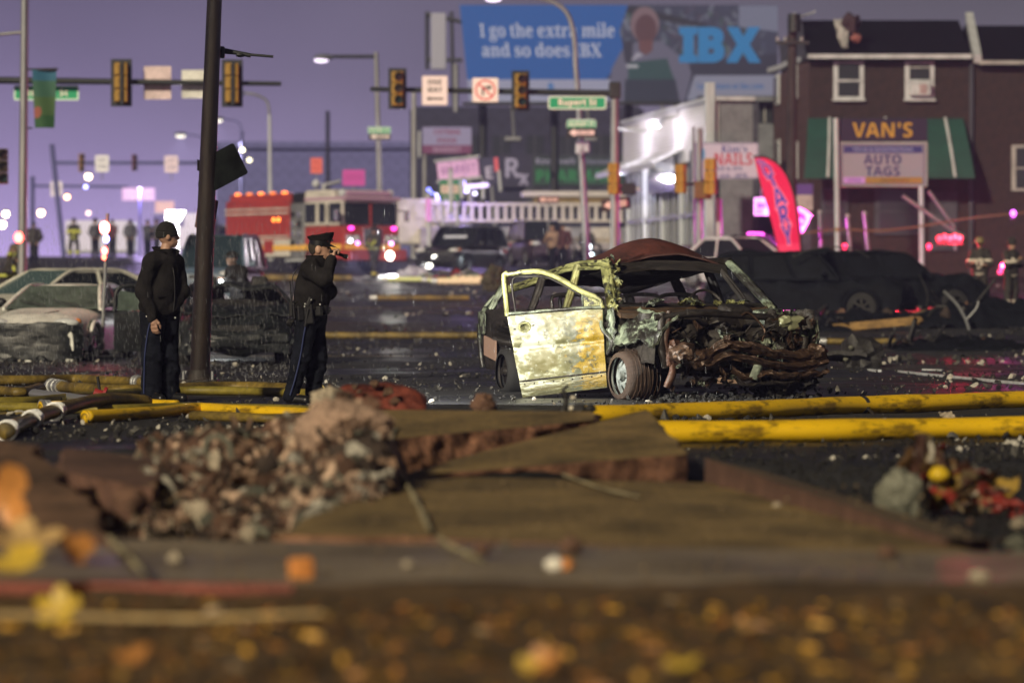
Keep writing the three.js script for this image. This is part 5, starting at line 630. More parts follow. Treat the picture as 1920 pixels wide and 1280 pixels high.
{ const d = 119, t = thing('broken_pole', 'two crossing fallen poles on the rubble by the sign post', 'pole', onRoad(1770, d)); t.userData.label = 'long grey pole leaning down to the rubble right of the auto tags sign'; part(t, 'shaft', rod(at(1693, 367, d).sub(t.position), at(1805, 444, d).sub(t.position), .07), M.steel); part(t, 'broken_end', ball(.12, at(1804, 443, d).x - t.position.x, at(1804, 443, d).y - t.position.y, 0, 1, .7, 1), M.steel); const u = thing('broken_pole', 'steeper grey pole crossing the long leaning one', 'pole', onRoad(1760, d + 1)); part(u, 'shaft', rod(at(1742, 358, d + 1).sub(u.position), at(1790, 425, d + 1).sub(u.position), .06), M.steel); part(u, 'foot', rod(at(1790, 425, d + 1).sub(u.position), at(1793, 470, d + 1).sub(u.position), .05), M.steel); }
{ const d = 116, t = thing('barrier_tape', 'sagging yellow barrier tape strung across before the house', 'tape', onRoad(1700, d)); const pts = [[1500, 438], [1570, 430], [1650, 432], [1725, 424], [1810, 410], [1925, 398]].map(([x, y]) => at(x, y, d).sub(t.position)), c = new THREE.CatmullRomCurve3(pts); part(t, 'tape', grid(40, 1, (u, v) => c.getPoint(u).add(V(0, (v - .5) * .055, .02 * Math.sin(u * 30)))), mat('yellow tape', { color: [.085, .065, .018], roughness: .5, side: THREE.DoubleSide })); part(t, 'knot', ball(.06, pts[1].x, pts[1].y, 0), mat('yellow tape knot', { color: [.26, .19, .03], roughness: .5 })); }
// ------------------------------------------------------------------ vehicles in general
M.paintWhite = mat('dusty white car paint', { map: grain([.55, .56, .52], [.82, .83, .77], .8, 2), roughness: .42 });
M.paintDark = mat('sooty dark car paint', { map: grain([.004, .006, .008], [.016, .020, .022], 1.2, 5), roughness: .46, bumpMap: gLump, bumpScale: .006 });
M.paintBlue = mat('grey blue car paint', { map: grain([.06, .10, .16], [.12, .19, .28], .8, 3), roughness: .35 });
M.paintBlack = mat('black car paint', { color: [.008, .009, .011], roughness: .28 });
M.glassCar = mat('dusty green car glass', { map: grain([.05, .075, .06], [.10, .135, .11], 1, 3), roughness: .34, specularIntensity: .8 });
M.glassBlack = mat('black car glass', { color: [.012, .015, .018], roughness: .14 });
M.tyre = mat('tyre rubber', { color: [.012, .012, .012], roughness: .85 });
M.rim = mat('wheel rim', { color: [.30, .31, .32], metalness: .7, roughness: .4 });
M.lampGlass = mat('headlamp glass', { color: [.55, .57, .58], roughness: .12, specularIntensity: 1 });
M.amber = mat('amber lens', { color: [.75, .26, .03], roughness: .25 }); M.redLens = mat('red lens', { color: [.45, .02, .02], roughness: .25 });
function wheel(parent, x, y, z, r, w, o = {}) {
  const wh = new THREE.Group(); wh.name = 'wheel'; wh.position.set(x, y, z); wh.rotation.y = o.steer || 0; parent.add(wh);
  part(wh, 'tyre', new THREE.LatheGeometry([[r * .62, -w / 2], [r * .9, -w / 2], [r * .985, -w * .36], [r, -w * .2], [r, w * .2], [r * .985, w * .36], [r * .9, w / 2], [r * .62, w / 2]].map((p) => new THREE.Vector2(p[0], p[1])), 30).rotateZ(Math.PI / 2), o.tyre || M.tyre);
  const s = Math.sign(x) || 1, g = [put(new THREE.TorusGeometry(r * .61, r * .05, 8, 30), 0, 0, 0, 0, Math.PI / 2).translate(s * w * .42, 0, 0), cyl(r * .2, r * .16, w * .3, s * w * .3, 0, 0, 0, 0, Math.PI / 2)];
  for (let i = 0; i < 7; i++) { const a = i / 7 * TAU; g.push(beam(V(s * w * .3, Math.cos(a) * r * .15, Math.sin(a) * r * .15), V(s * w * .38, Math.cos(a) * r * .6, Math.sin(a) * r * .6), r * .14, r * .08)); }
  part(wh, 'rim', g, o.rim || M.rim); return wh;
}
// a car in its own axes: z forward, y up, x across; o gives the side profile
function car(name, label, category, p, turn, o) {
  const t = thing(name, label, category, p, turn, o.group), { L, W: Wd, H } = o, cr = o.crumple || 0, paint = o.paint;
  const z1 = o.cowl, z2 = o.roofF, z3 = o.roofR, z4 = o.deckF, belt = o.belt, sill = o.sill ?? .22, hood = o.hood, deck = o.deck, nose = o.nose ?? hood * .86;
  const topY = (z) => { const pts = [[-L / 2, deck * .97], [-L / 2 + .25, deck], [z4, belt], [z1, belt * .985], [L / 2 - .45, hood], [L / 2 - .05, nose]]; if (z <= pts[0][0]) return pts[0][1]; for (let i = 1; i < pts.length; i++) if (z <= pts[i][0]) { const k = (z - pts[i - 1][0]) / (pts[i][0] - pts[i - 1][0]); return lerp(pts[i - 1][1], pts[i][1], k * k * (3 - 2 * k) * .5 + k * .5); } return nose; };
  const hw = (z) => Wd / 2 * (1 - .16 * Math.pow(Math.abs(z) / (L / 2), 5) - .03 * Math.pow(Math.abs(z) / (L / 2), 2));
  const arch = (z, y) => { let k = 1; for (const az of [o.axF, o.axR]) { const q = Math.hypot(z - az, (y - o.wr) * 1.0) / (o.wr * 1.18); if (q < 1) k = .80; } return k; };
  const f = (u, v) => { const z = lerp(-L / 2, L / 2, u), a = lerp(-.06, Math.PI + .06, v), c = Math.cos(a), s = Math.max(0, Math.sin(a)), ty = topY(z), endK = 1 - Math.pow(Math.abs(u * 2 - 1), 14) * .12; let y = sill + (ty - sill) * Math.pow(s, .50) * endK, x = hw(z) * Math.sign(c) * Math.pow(Math.abs(c), .42); if (Math.abs(c) > .55) x *= arch(z, y); const e = V(x, y, z); if (cr) { e.x += cr * fbm(z * 2, y * 3, x, 4); e.y += cr * 1.3 * fbm(z * 2.3 + 9, x * 2.5, y, 4) * (y > .5 ? 1 : .3); e.z += cr * fbm(x * 3, y * 3, z + 5, 3); } return e; };
  const body = [grid(64, 44, (u, v) => f(1 - u, v))]; for (const e of [0, 1]) body.push(grid(1, 44, (u, v) => { const q = f(e, v); return (u < .5) === (e === 1) ? q : V(q.x * .2, lerp(q.y, (hood + sill) / 2, .8), q.z + (e ? .03 : -.03)); }));
  part(t, 'body', body.map((g) => uvBox(g)), paint);
  const wb = Wd * .455, wr = Wd * (o.roofW ?? .34), J = (x, y, z) => V(x + (cr ? cr * nz(z * 2, y * 2, x) : 0), y + (cr ? cr * .8 * nz(x * 2, z * 2, 7) : 0), z);
  if (!o.noRoof) part(t, 'roof', uvBox(sheetSolid(14, 14, (u, v) => { const z = lerp(z2, z3, v), x = (u * 2 - 1) * wr * 1.03; return J(x, H - .05 * Math.pow(Math.abs(u * 2 - 1), 2.4) - .03 * Math.pow(Math.abs(v * 2 - 1), 3), z); }, .035)), paint);
  const A = [J(-wb, belt - .03, z1), J(wb, belt - .03, z1), J(wr, H - .05, z2), J(-wr, H - .05, z2)], C = [J(-wb, belt - .03, z4), J(wb, belt - .03, z4), J(wr, H - .05, z3), J(-wr, H - .05, z3)];
  const pane = (nm, a, b, c, d, inset, m) => part(t, nm, uvBox(sheetSolid(6, 6, (u, v) => a.clone().lerp(b, u).lerp(d.clone().lerp(c, u), v).add(inset), () => V(0, -.012, -.004))), m);
  const gl = o.glass || M.glassCar;
  if (!o.noWindscreen) pane('windscreen', A[0], A[1], A[2], A[3], V(0, .012, .0), gl); if (!o.noRear) pane('rear_window', C[1], C[0], C[3], C[2], V(0, .012, 0), gl);
  for (const s of [0, 1]) { const i = s ? 1 : 0, j = s ? 2 : 3, nB = o.windows || 2, base = (k) => C[i].clone().lerp(A[i], k), up = (k) => C[j].clone().lerp(A[j], k);
    if (!o.noSide) for (let w = 0; w < nB; w++) { const k0 = (w + .06) / nB, k1 = (w + .94) / nB; pane('side_window', base(k0), base(k1), up(k1), up(k0), V(s ? .004 : -.004, 0, 0), o.sideGlass || gl); }
    for (let w = 1; w < nB; w++) part(t, 'pillar', beam(base(w / nB), up(w / nB), .05, .07), paint);
    part(t, 'roof_rail', tube([A[i], A[i].clone().lerp(A[j], .55).add(V(0, .015, 0)), A[j].clone().lerp(C[j], .06), A[j].clone().lerp(C[j], .5).add(V(0, .02, 0)), C[j].clone().lerp(A[j], .06), C[j].clone().lerp(C[i], .5).add(V(0, .02, 0)), C[i]], (k) => .038 + .03 * smoothstep(k, .6, 1), 8, 60), paint); part(t, 'belt_rail', beam(A[i], C[i], .05, .05), paint); }
  for (const [z, s] of [[o.axF, 1], [o.axF, -1], [o.axR, 1], [o.axR, -1]]) { wheel(t, s * (Wd / 2 - .13), o.wr, z, o.wr, .21, o); part(t, 'wheel_arch', put(new THREE.TorusGeometry(o.wr * 1.15, .035, 6, 20, Math.PI), s * (Wd / 2 - .03), o.wr, z, 0, Math.PI / 2), paint); }
  if (!o.noLights) for (const s of [-1, 1]) { const hl = part(t, 'headlamp', ball(.17, s * (Wd / 2 - .30), nose * .93, L / 2 - .10, 1.25, .48, .7), M.lampGlass); part(hl, 'turn_lens', ball(.075, s * (Wd / 2 - .13), nose * .94, L / 2 - .17, .8, .9, 1.2), M.amber); part(t, 'tail_lamp', rb(.26, .16, .14, .04, s * (Wd / 2 - .26), deck * .82, -L / 2 + .06), M.redLens); }
  part(t, 'grille', rb(Wd * .36, .11, .08, .03, 0, nose * .84, L / 2 - .02), M.black); if (!o.noBumper) part(t, 'bumper', rb(Wd * .86, .2, .2, .07, 0, sill + .24, L / 2 - .04), o.bumper || paint); part(t, 'rear_bumper', rb(Wd * .88, .2, .2, .07, 0, sill + .24, -L / 2 + .06), o.bumper || paint);
  if (!o.noMirror) for (const s of [-1, 1]) part(t, 'mirror', [ball(.11, s * (Wd / 2 + .07), belt + .07, z1 - .35, 1, .72, .6), rod(V(s * (Wd / 2 - .08), belt, z1 - .33), V(s * (Wd / 2 + .05), belt + .05, z1 - .35), .025)], o.mirror || paint);
  return t;
}
const SEDAN = { L: 4.55, W: 1.74, H: 1.36, hood: .80, nose: .70, deck: .93, belt: .90, cowl: .85, roofF: .05, roofR: -1.05, deckF: -1.65, axF: 1.36, axR: -1.32, wr: .31 };
const SUV = { L: 4.8, W: 1.9, H: 1.82, hood: 1.08, nose: .98, deck: 1.12, belt: 1.10, cowl: .95, roofF: .35, roofR: -2.1, deckF: -2.32, axF: 1.5, axR: -1.45, wr: .37, roofW: .37, windows: 3, sill: .3 };
const roadPt = (px, d, lift = 0) => { const p = onRoad(px, d); p.y += lift; return p; };

{ // white cars beside the policeman in the knit cap
  const a = car('white_sedan', 'white sedan with smashed bumper facing the viewer, nearest the hoses', 'car', roadPt(121, 62.1, -.05), -.13, { ...SEDAN, H: 1.28, paint: M.paintWhite, noBumper: true, mirror: M.paintDark });
  const hang = part(a, 'torn_bumper', sheetSolid(40, 14, (u, v) => V((u - .5) * 1.66, .66 - .54 * v + .05 * fbm(u * 6, v * 4, 1) - (v > .85 ? .06 * Math.abs(nz(u * 9, 2, 1)) : 0), 2.36 - .22 * Math.pow(u * 2 - 1, 4) + .05 * fbm(u * 4, v * 5, 7)), .03), M.paintDark); seed(61); for (let i = 0; i < 7; i++) part(a, 'bumper_scrap', put(rockGeo(RR(.07, .14), 620 + i, .5), -.7 + i * .23, RR(.03, .10), 2.3 + RR(-.05, .15), R(), R(), R()), i % 3 ? M.paintDark : M.paintWhite);
  part(a, 'fog_lamp', ball(.055, -.66, .38, 2.22), M.lampGlass); part(a, 'hood_seam', rod(V(.12, .80, 1.75), V(.28, .84, 1.5), .008), M.black);
  part(a, 'wiper', [rod(V(-.1, .93, .9), V(-.55, 1.0, .75), .008), rod(V(.45, .93, .9), V(0, 1.0, .75), .008)], M.black);
  const b = car('white_sedan', 'larger pale sedan parked behind the smashed white one, facing the picture edge', 'car', roadPt(96, 71.5, .02), -.82, { ...SEDAN, L: 4.85, W: 1.86, H: 1.46, hood: .92, nose: .80, deck: 1.02, belt: 1.0, roofR: -1.2, deckF: -2.0, paint: mat('cream car paint', { map: grain([.46, .45, .38], [.72, .70, .60], .8, 4), roughness: .4 }), glass: mat('teal car glass', { color: [.06, .10, .10], roughness: .22 }), sideGlass: M.glassBlack });
}
{ // dark wreck behind the leaning pole, with its front door open
  const t = car('wrecked_car', 'dark crumpled wreck without windscreen behind the leaning pole', 'car', roadPt(440, 59.6, -.06), .10, { ...SEDAN, W: 1.8, H: 1.30, hood: .86, nose: .72, paint: M.paintDark, crumple: .16, noWindscreen: true, noRear: true, noSide: true, noLights: true, roofF: -.05, roofR: -1.3 });
  part(t, 'crumpled_hood', uvBox(sheetSolid(30, 22, (u, v) => V((u - .5) * 1.6, .80 + .14 * Math.sin(v * 3) + .16 * fbm(u * 4, v * 3, 2, 4), .75 + v * 1.3), .02)), M.paintDark); part(t, 'dashboard', uvBox(roughRock(.5, 8, .3, 3, .35).scale(1.5, 1, .5).translate(0, .86, .5)), M.char); for (const s of [-.4, .4]) part(t, 'seat', [rb(.5, .6, .16, .08, s, .95, -.45, -.2), rb(.26, .2, .1, .05, s, 1.3, -.52)], M.char);
  part(t, 'front_scrap', [roughRock(.3, 21, .5, 3, .6).scale(2.2, 1, .6).translate(.1, .42, 2.2), tube([V(-.8, .35, 2.2), V(-.2, .46, 2.35), V(.4, .3, 2.3), V(.85, .5, 2.15)], .045, 7)], M.paintDark);
  const dr = part(t, 'open_door', uvBox(sheetSolid(16, 14, (u, v) => V(-.92 - u * .95, .24 + v * .62 + .01 * nz(u * 5, v * 5, 1), .82 + .10 * u + .03 * Math.sin(v * 3)), () => V(0, 0, -.06))), M.paintDark); part(dr, 'window_frame', tube([V(-.95, .86, .84), V(-1.2, 1.12, .86), V(-1.45, 1.24, .89), V(-1.80, 1.20, .92), V(-1.86, .86, .93)], .03, 8), M.paintDark); part(dr, 'window_glass', uvBox(sheetSolid(4, 4, (u, v) => V(lerp(-1.05, -1.82, u), lerp(.87, lerp(1.02, 1.19, u), v), lerp(.85, .92, u)), () => V(0, 0, -.012))), M.glassCar);
}
car('blue_suv', 'grey blue sport utility vehicle behind the leaning pole with one headlamp showing', 'car', roadPt(408, 100, 0), -.10, { ...SUV, H: 1.95, paint: M.paintBlue, glass: mat('dark blue green glass', { color: [.02, .035, .045], roughness: .2 }) });
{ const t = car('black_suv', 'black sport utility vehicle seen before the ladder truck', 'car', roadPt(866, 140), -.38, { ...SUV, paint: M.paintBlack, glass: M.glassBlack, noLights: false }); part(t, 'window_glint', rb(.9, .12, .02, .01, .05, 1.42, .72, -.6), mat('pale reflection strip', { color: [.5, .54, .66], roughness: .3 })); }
{ const t = car('dark_van', 'dark van seen from the front right of the ladder truck', 'car', roadPt(1012, 158), .2, { ...SUV, H: 1.9, paint: mat('dark maroon paint', { color: [.03, .018, .028], roughness: .4 }), glass: M.glassBlack }); }
M.charBlue = mat('burnt blue black paint', { map: grain([.001, .002, .0035], [.005, .007, .010], 1.2, 5), roughness: .8, clearcoat: 0, specularIntensity: .3, bumpMap: gLump, bumpScale: .02 });
// charred vehicles before the brick house
car('burnt_car', 'charred black vehicle wreck with a roof rack below the feather flag', 'car', roadPt(1520, 92, -.1), 1.22, { ...SUV, H: 1.72, paint: M.charBlue, glass: M.charBlue, rim: M.char, noWindscreen: true, crumple: .14, noLights: true });
car('burnt_car', 'charred dark blue wreck under the auto tags sign, beside the other wreck', 'car', roadPt(1664, 97, -.15), 1.75, { ...SUV, H: 1.7, paint: M.charBlue, glass: M.charBlue, rim: M.char, crumple: .18, noLights: true });
{ const t = thing('bent_rack', 'thin bent roof bar arched over the charred wrecks', 'bar', at(1580, 480, 91)); part(t, 'arched_bar', tube([[1490, 480], [1520, 468], [1560, 463], [1600, 466], [1630, 482]].map(([x, y]) => at(x, y, 91).sub(t.position)), .02, 6), M.char); part(t, 'end_clip', ball(.05, at(1490, 480, 91).x - t.position.x, at(1490, 480, 91).y - t.position.y, 0), M.char); }
{ // white car caught by a magenta beacon
  const t = car('white_car', 'white car glowing magenta behind the burnt van', 'car', roadPt(1396, 112, .25), .75, { ...SEDAN, H: 1.5, paint: M.white, glass: M.glassBlack });
  const s = thing('police_car', 'dark police car with magenta light bar past the burnt van', 'car', roadPt(1420, 121)); s.position.y += 0; const q = t.clone(); scene.remove(s); used.set('police_car', 0); q.name = numbered('police_car'); q.position.copy(roadPt(1440, 121, .2)); q.rotation.y = 1.2; tag(q, 'dark plum police car with a magenta roof light past the burnt van', 'car'); q.traverse((o) => { if (o.isMesh && o.material === M.white) o.material = mat('plum paint', { color: [.05, .02, .05], roughness: .4 }); }); scene.add(q); part(q, 'light_bar', rb(1.1, .12, .25, .05, 0, 1.53, -.4), glow('magenta light bar', [1, .1, .75], 4)); const p = new THREE.PointLight(lin(1, .08, .8), 42); p.position.set(-.3, 1.75, .9); p.castShadow = true; p.shadow.radius = 8; q.add(p); }

// ------------------------------------------------------------------ the red fire engine
{ const RED = mat('fire engine red', { map: grain([.26, .022, .018], [.40, .045, .035], .6, 1), roughness: .32 }), CREAM = mat('fire engine white', { map: grain([.48, .45, .40], [.66, .62, .56], .6, 3), roughness: .4 }), YEL = mat('yellow reflective stripe', { color: [.80, .45, .08], roughness: .4 }), CH = mat('chrome', { color: [.7, .7, .72], metalness: .9, roughness: .22 });
  const d = 146, t = thing('fire_engine', 'red and white fire engine parked across the road', 'fire engine', roadPt(585, d), .62), w = 2.5;
  part(t, 'cab_lower', rb(w, 1.25, 2.7, .08, 0, 1.08, 2.75), RED); part(t, 'cab_upper', [rb(w, 1.0, 2.6, .1, 0, 2.2, 2.70), rb(w * .96, .42, 2.0, .12, 0, 2.86, 2.3)], CREAM); part(t, 'cab_roof', rb(w * .99, .14, 2.9, .05, 0, 2.72, 2.8), mat('magenta tinted roof cap', { color: [.42, .26, .36], roughness: .4 }));  // roof cap colour carries a magenta light
  for (const s of [-1, 1]) part(t, 'windscreen', rb(1.10, .82, .05, .02, s * .6, 2.16, 4.015, -.05), M.glassBlack); part(t, 'windscreen_post', rb(.08, .9, .08, .02, 0, 2.16, 4.03), RED); part(t, 'front_panel', rb(w * .96, .62, .08, .03, 0, 1.38, 4.1), RED);
  for (const s of [-1, 1]) { for (const [z, ww] of [[3.55, .78], [2.65, .40], [1.85, .70]]) part(t, 'side_window', rb(.05, .72, ww, .02, s * (w / 2 + .005), 2.2, z), M.glassBlack); part(t, 'door_seam', bx(.02, 1.9, .03, s * (w / 2 + .005), 1.6, 3.05), M.black); part(t, 'mirror', [rod(V(s * 1.25, 2.3, 3.9), V(s * 1.55, 2.25, 4.1), .03), rb(.12, .42, .2, .04, s * 1.58, 2.1, 4.1)], CH); part(t, 'side_stripe', bx(.03, .20, 8.0, s * (w / 2 + .018), .93, 0), YEL); }
  part(t, 'front_stripe', bx(w * .98, .2, .03, 0, .93, 4.15), YEL); part(t, 'bumper', rb(w * 1.0, .42, .55, .06, 0, .62, 4.35), RED); part(t, 'grille', rb(.8, .7, .06, .03, 0, 1.28, 4.15), CH); for (let i = 0; i < 6; i++) part(t, 'grille_bar', bx(.74, .03, .03, 0, 1.02 + i * .1, 4.19), M.black);
  for (const s of [-1, 1]) { part(t, 'lamp_bezel', rb(.62, .34, .06, .03, s * .86, 1.22, 4.15), CH); for (const x of [-.15, .15]) part(t, 'headlamp', cyl(.11, .11, .05, s * .86 + x, 1.24, 4.19, Math.PI / 2), M.lampGlass); part(t, 'warning_lamp', ball(.09, s * .95, 1.62, 4.17, 1.4, .8, .5), glow('magenta warning lamp', [1, .05, .5], 5)); }
  const hl = part(t, 'fog_lamp', ball(.16, .45, .60, 4.66, 1, 1, .5), glow('lit lamp', [1, .96, .80], 14)); const p = new THREE.SpotLight(new THREE.Color(1, .95, .85), 120, .5, .9); p.position.set(.45, .6, 4.8); p.target.position.set(.1, -.5, 14); p.castShadow = true; p.shadow.radius = 6; t.add(p, p.target); part(t, 'corner_lamp', ball(.08, -1.0, 1.15, 4.2), glow('white corner lamp', [.95, .95, 1], 5)); part(t, 'corner_lamp', ball(.07, -.68, 1.06, 4.21), glow('pink corner lamp', [1, .3, .9], 5)); part(t, 'corner_lamp', ball(.07, .82, 1.06, 4.21), glow('pink corner lamp', [1, .4, .9], 6));
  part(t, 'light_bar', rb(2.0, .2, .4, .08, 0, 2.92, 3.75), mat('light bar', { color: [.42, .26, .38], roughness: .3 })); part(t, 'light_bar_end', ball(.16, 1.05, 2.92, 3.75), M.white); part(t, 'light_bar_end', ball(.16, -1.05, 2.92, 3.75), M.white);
  // pump panel and body
  part(t, 'pump_panel', rb(w * .98, 2.1, 1.0, .05, 0, 1.55, .85), M.steel); for (let i = 0; i < 8; i++) part(t, 'gauge', cyl(.11, .11, .06, -1.26, 1.1 + (i % 4) * .36, .6 + Math.floor(i / 4) * .45, 0, 0, Math.PI / 2), i % 3 ? CH : M.black); part(t, 'crosslay', rb(w * .9, .5, 1.0, .05, 0, 2.75, .85), M.paintDark);
  part(t, 'hose_body', rb(w, 1.55, 4.6, .06, 0, 1.98, -1.98), RED); part(t, 'lower_body', rb(w, .72, 4.6, .05, 0, .95, -1.98), CREAM); for (const s of [-1, 1]) { for (let i = 0; i < 9; i++) part(t, 'locker_door', rb(.04, .72, .42, .02, s * (w / 2 + .012), 1.78, -4.0 + i * .49), RED); for (const y of [2.25, 2.42, 1.36]) part(t, 'trim_line', bx(.03, .06, 4.6, s * (w / 2 + .02), y, -1.98), CREAM); for (const z of [-3.6, -2.4]) part(t, 'lower_locker', rb(.04, .52, .9, .02, s * (w / 2 + .012), .95, z), CREAM); part(t, 'red_locker', rb(.04, .5, .7, .02, s * (w / 2 + .014), .98, -1.1), RED); part(t, 'step', rb(.3, .08, 1.2, .02, s * 1.2, .45, .8), M.white); }
  part(t, 'hose_bed', rb(w * .9, .3, 4.4, .05, 0, 2.85, -1.98), RED); for (let i = 0; i < 5; i++) part(t, 'roof_lamp', ball(.08, -1.1, 3.02, -3.6 + i * .85, 1.8, .7, 1), glow('orange roof lamp', [1, .22, .04], i % 2 ? 2 : 4)); for (let i = 0; i < 2; i++) part(t, 'side_lamp', ball(.08, -1.28, 2.0, -.7 + i * .35, .6, 1, 1.3), glow('orange side lamp', [1, .22, .03], 6));
  part(t, 'deck_gun', [rod(V(0, 2.9, .9), V(0, 3.35, .8), .09), rod(V(0, 3.3, .85), V(.5, 3.45, 1.2), .07)], M.steel); part(t, 'spotlight', ball(.16, -.2, 3.35, .6), M.white);
  for (const [z, s] of [[2.1, 1], [2.1, -1], [-2.6, 1], [-2.6, -1]]) { wheel(t, s * 1.12, .5, z, .5, .3); part(t, 'wheel_arch', put(new THREE.TorusGeometry(.6, .05, 6, 24, Math.PI), s * 1.25, .5, z, 0, Math.PI / 2), M.black); }
}
{ // the ladder truck behind the black vehicle
  const CREAM = mat('ladder truck white', { map: grain([.42, .39, .36], [.62, .58, .52], .8, 3), roughness: .45 }), d = 168, t = thing('ladder_truck', 'long pale ladder truck with its ladder stowed, side on', 'fire engine', roadPt(965, d), .06);
  part(t, 'body', rb(2.4, 1.0, 8.4, .06, 0, 1.0, 0).rotateY(Math.PI / 2), mat('ladder truck side', { map: grain([.26, .24, .26], [.38, .35, .37], .8, 3), roughness: .45 })); part(t, 'cab', rb(2.4, 2.0, 1.7, .1, -4.0, 1.75, 0), CREAM); part(t, 'cab_window', rb(.9, .7, .05, .02, -4.0, 2.2, .87), CREAM); part(t, 'stripe', bx(6.4, .18, .03, .9, .95, 1.22), mat('amber stripe', { color: [.55, .36, .10], roughness: .5 })); for (let i = 0; i < 9; i++) part(t, 'locker_door', rb(.78, .7, .05, .02, -2.6 + i * .9, 1.15, 1.21), i % 2 ? CREAM : M.steel);
  const lad = part(t, 'ladder', [rb(8.6, .12, .14, .03, .4, 1.78, .95), rb(8.6, .14, .14, .03, .4, 2.50, .95)], CREAM); for (let i = 0; i < 24; i++) part(lad, 'rung', rb(.16, .62, .1, .02, -3.7 + i * .36, 2.14, .93), CREAM); part(t, 'turntable', rb(1.6, .5, 1.8, .1, -2.7, 1.75, 0), M.steel); part(t, 'rear_deck', rb(4.6, .25, 1.8, .05, 2.6, 2.95, .2), CREAM);
  for (const x of [-3.6, 2.2, 3.3]) for (const s of [1, -1]) { const wh = wheel(t, 0, .5, 0, .5, .3); wh.rotation.y = Math.PI / 2; wh.position.set(x, .5, s * 1.05); }
  part(t, 'light_bar', rb(1.5, .18, .3, .06, -1.9, 3.30, .2, 0, 0, .09), glow('lavender light bar', [.80, .62, 1], 2.2)); part(t, 'light_mast', rod(V(-1.9, 1.9, .2), V(-1.9, 3.3, .2), .07), M.steel); seed(12); for (let i = 0; i < 10; i++) part(t, 'blue_lamp', ball(RR(.05, .10), RR(-3.9, -.6), RR(2.75, 3.15), 1.0), glow('blue warning lamp ' + i % 3, [[.22, .25, 1], [.45, .35, 1], [.75, .7, 1]][i % 3], 5)); const p = new THREE.PointLight(lin(.42, .30, 1), 34); p.position.set(-2.4, 3.4, 2.2); p.castShadow = true; p.shadow.radius = 10; t.add(p); part(t, 'beacon_lens', ball(.15, -2.4, 3.4, 2.2 - .25), glow('violet beacon', [.5, .4, 1], 5)); part(t, 'beacon_arm', rod(V(-2.4, 2.4, 1), V(-2.4, 3.4, 1.9), .05), M.steel);
}
{ // the vehicle with bright lights by the pink-lit pole
  const t = thing('light_stand', 'pink and white lit pole with stacked work lamps left of the black vehicle', 'light stand', roadPt(806, 139)); const L = (x, y) => at(x, y, 139).sub(t.position); part(t, 'post', rod(L(806, 500), L(803, 362), .07), M.white); part(t, 'pink_tube', rod(L(803.5, 415), L(803, 372), .10), glow('pink tube', [1, .35, .8], .8)); for (const [x, y, k] of [[800, 474, 5], [812, 468, 9], [806, 486, 8], [803, 498, 5], [811, 478, 5]]) { const p = L(x, y); part(t, 'work_lamp', ball(.13, p.x, p.y, .1, 1.2, .8, .5), glow('work lamp ' + k, [1, .97, .84], k)); } const p = new THREE.PointLight(new THREE.Color(1, .95, .85), 26); p.position.copy(L(806, 482)).setZ(.7); p.castShadow = true; p.shadow.radius = 8; t.add(p); }
{ // big floodlight behind the policeman in the knit cap
  const d = 118, t = thing('flood_light', 'blinding white floodlight panel behind the knit cap', 'flood light', roadPt(335, d)); const L = (x, y) => at(x, y, d).sub(t.position); const a = L(311, 396), b = L(346, 396), c = L(336, 415), e = L(311, 413); part(t, 'lamp_panel', poly([[e.x, e.y], [c.x, c.y], [b.x, b.y], [a.x, a.y]], .08, .02), glow('floodlight panel', [1, .97, .88], 9)); part(t, 'mast', rod(V(0, -.1, -.2), L(330, 400).setZ(-.2), .05), M.steel); part(t, 'bracket', bx(.5, .06, .06, L(328, 404).x, L(328, 404).y, -.12), M.steel); const p = new THREE.PointLight(new THREE.Color(1, .96, .9), 160); p.position.copy(L(328, 405)).setZ(.45); p.castShadow = true; p.shadow.radius = 14; t.add(p); }
{ // beacon stand in front of the pale sedan
  const d = 64, t = thing('beacon_pole', 'thin grey pole with red and blue beacons by the smashed sedan', 'beacon', roadPt(190, 61)); const L = (x, y) => at(x, y, 61).sub(t.position); part(t, 'post', rod(L(190, 660), L(201, 400), .028, 10), M.steel); part(t, 'base', cyl(.16, .12, .06, L(190, 660).x, L(190, 662).y, 0), M.black); for (const [x, y, r, c, k] of [[196, 427, .072, [1, .12, .10], 26], [199, 448, .045, [.25, .25, 1], 14], [196, 470, .045, [1, .10, .08], 14], [195, 482, .035, [1, .14, .08], 8]]) { const p = L(x, y); part(t, 'beacon_lens', ball(r * 1.15, p.x, p.y, .05, 1, 1.25, 1), glow('beacon ' + k + c[2], c, k)); } const p = new THREE.PointLight(lin(1, .10, .08), .4); p.position.copy(L(196, 427)).setZ(.14); p.castShadow = true; p.shadow.radius = 4; t.add(p); }
{ const d = 92, t = thing('red_beacon', 'red beacon fixed to the banner pole', 'beacon', at(35, 445, d)); part(t, 'lens', ball(.11, 0, 0, .1, 1, 1.2, .8), glow('red beacon', [1, .08, .06], 14)); part(t, 'bracket', rod(V(.02, 0, 0), V(.12, 0, -.2), .03), M.steel); const p = new THREE.PointLight(lin(1, .08, .06), 10); p.position.set(0, 0, .22); p.castShadow = true; p.shadow.radius = 5; t.add(p); }
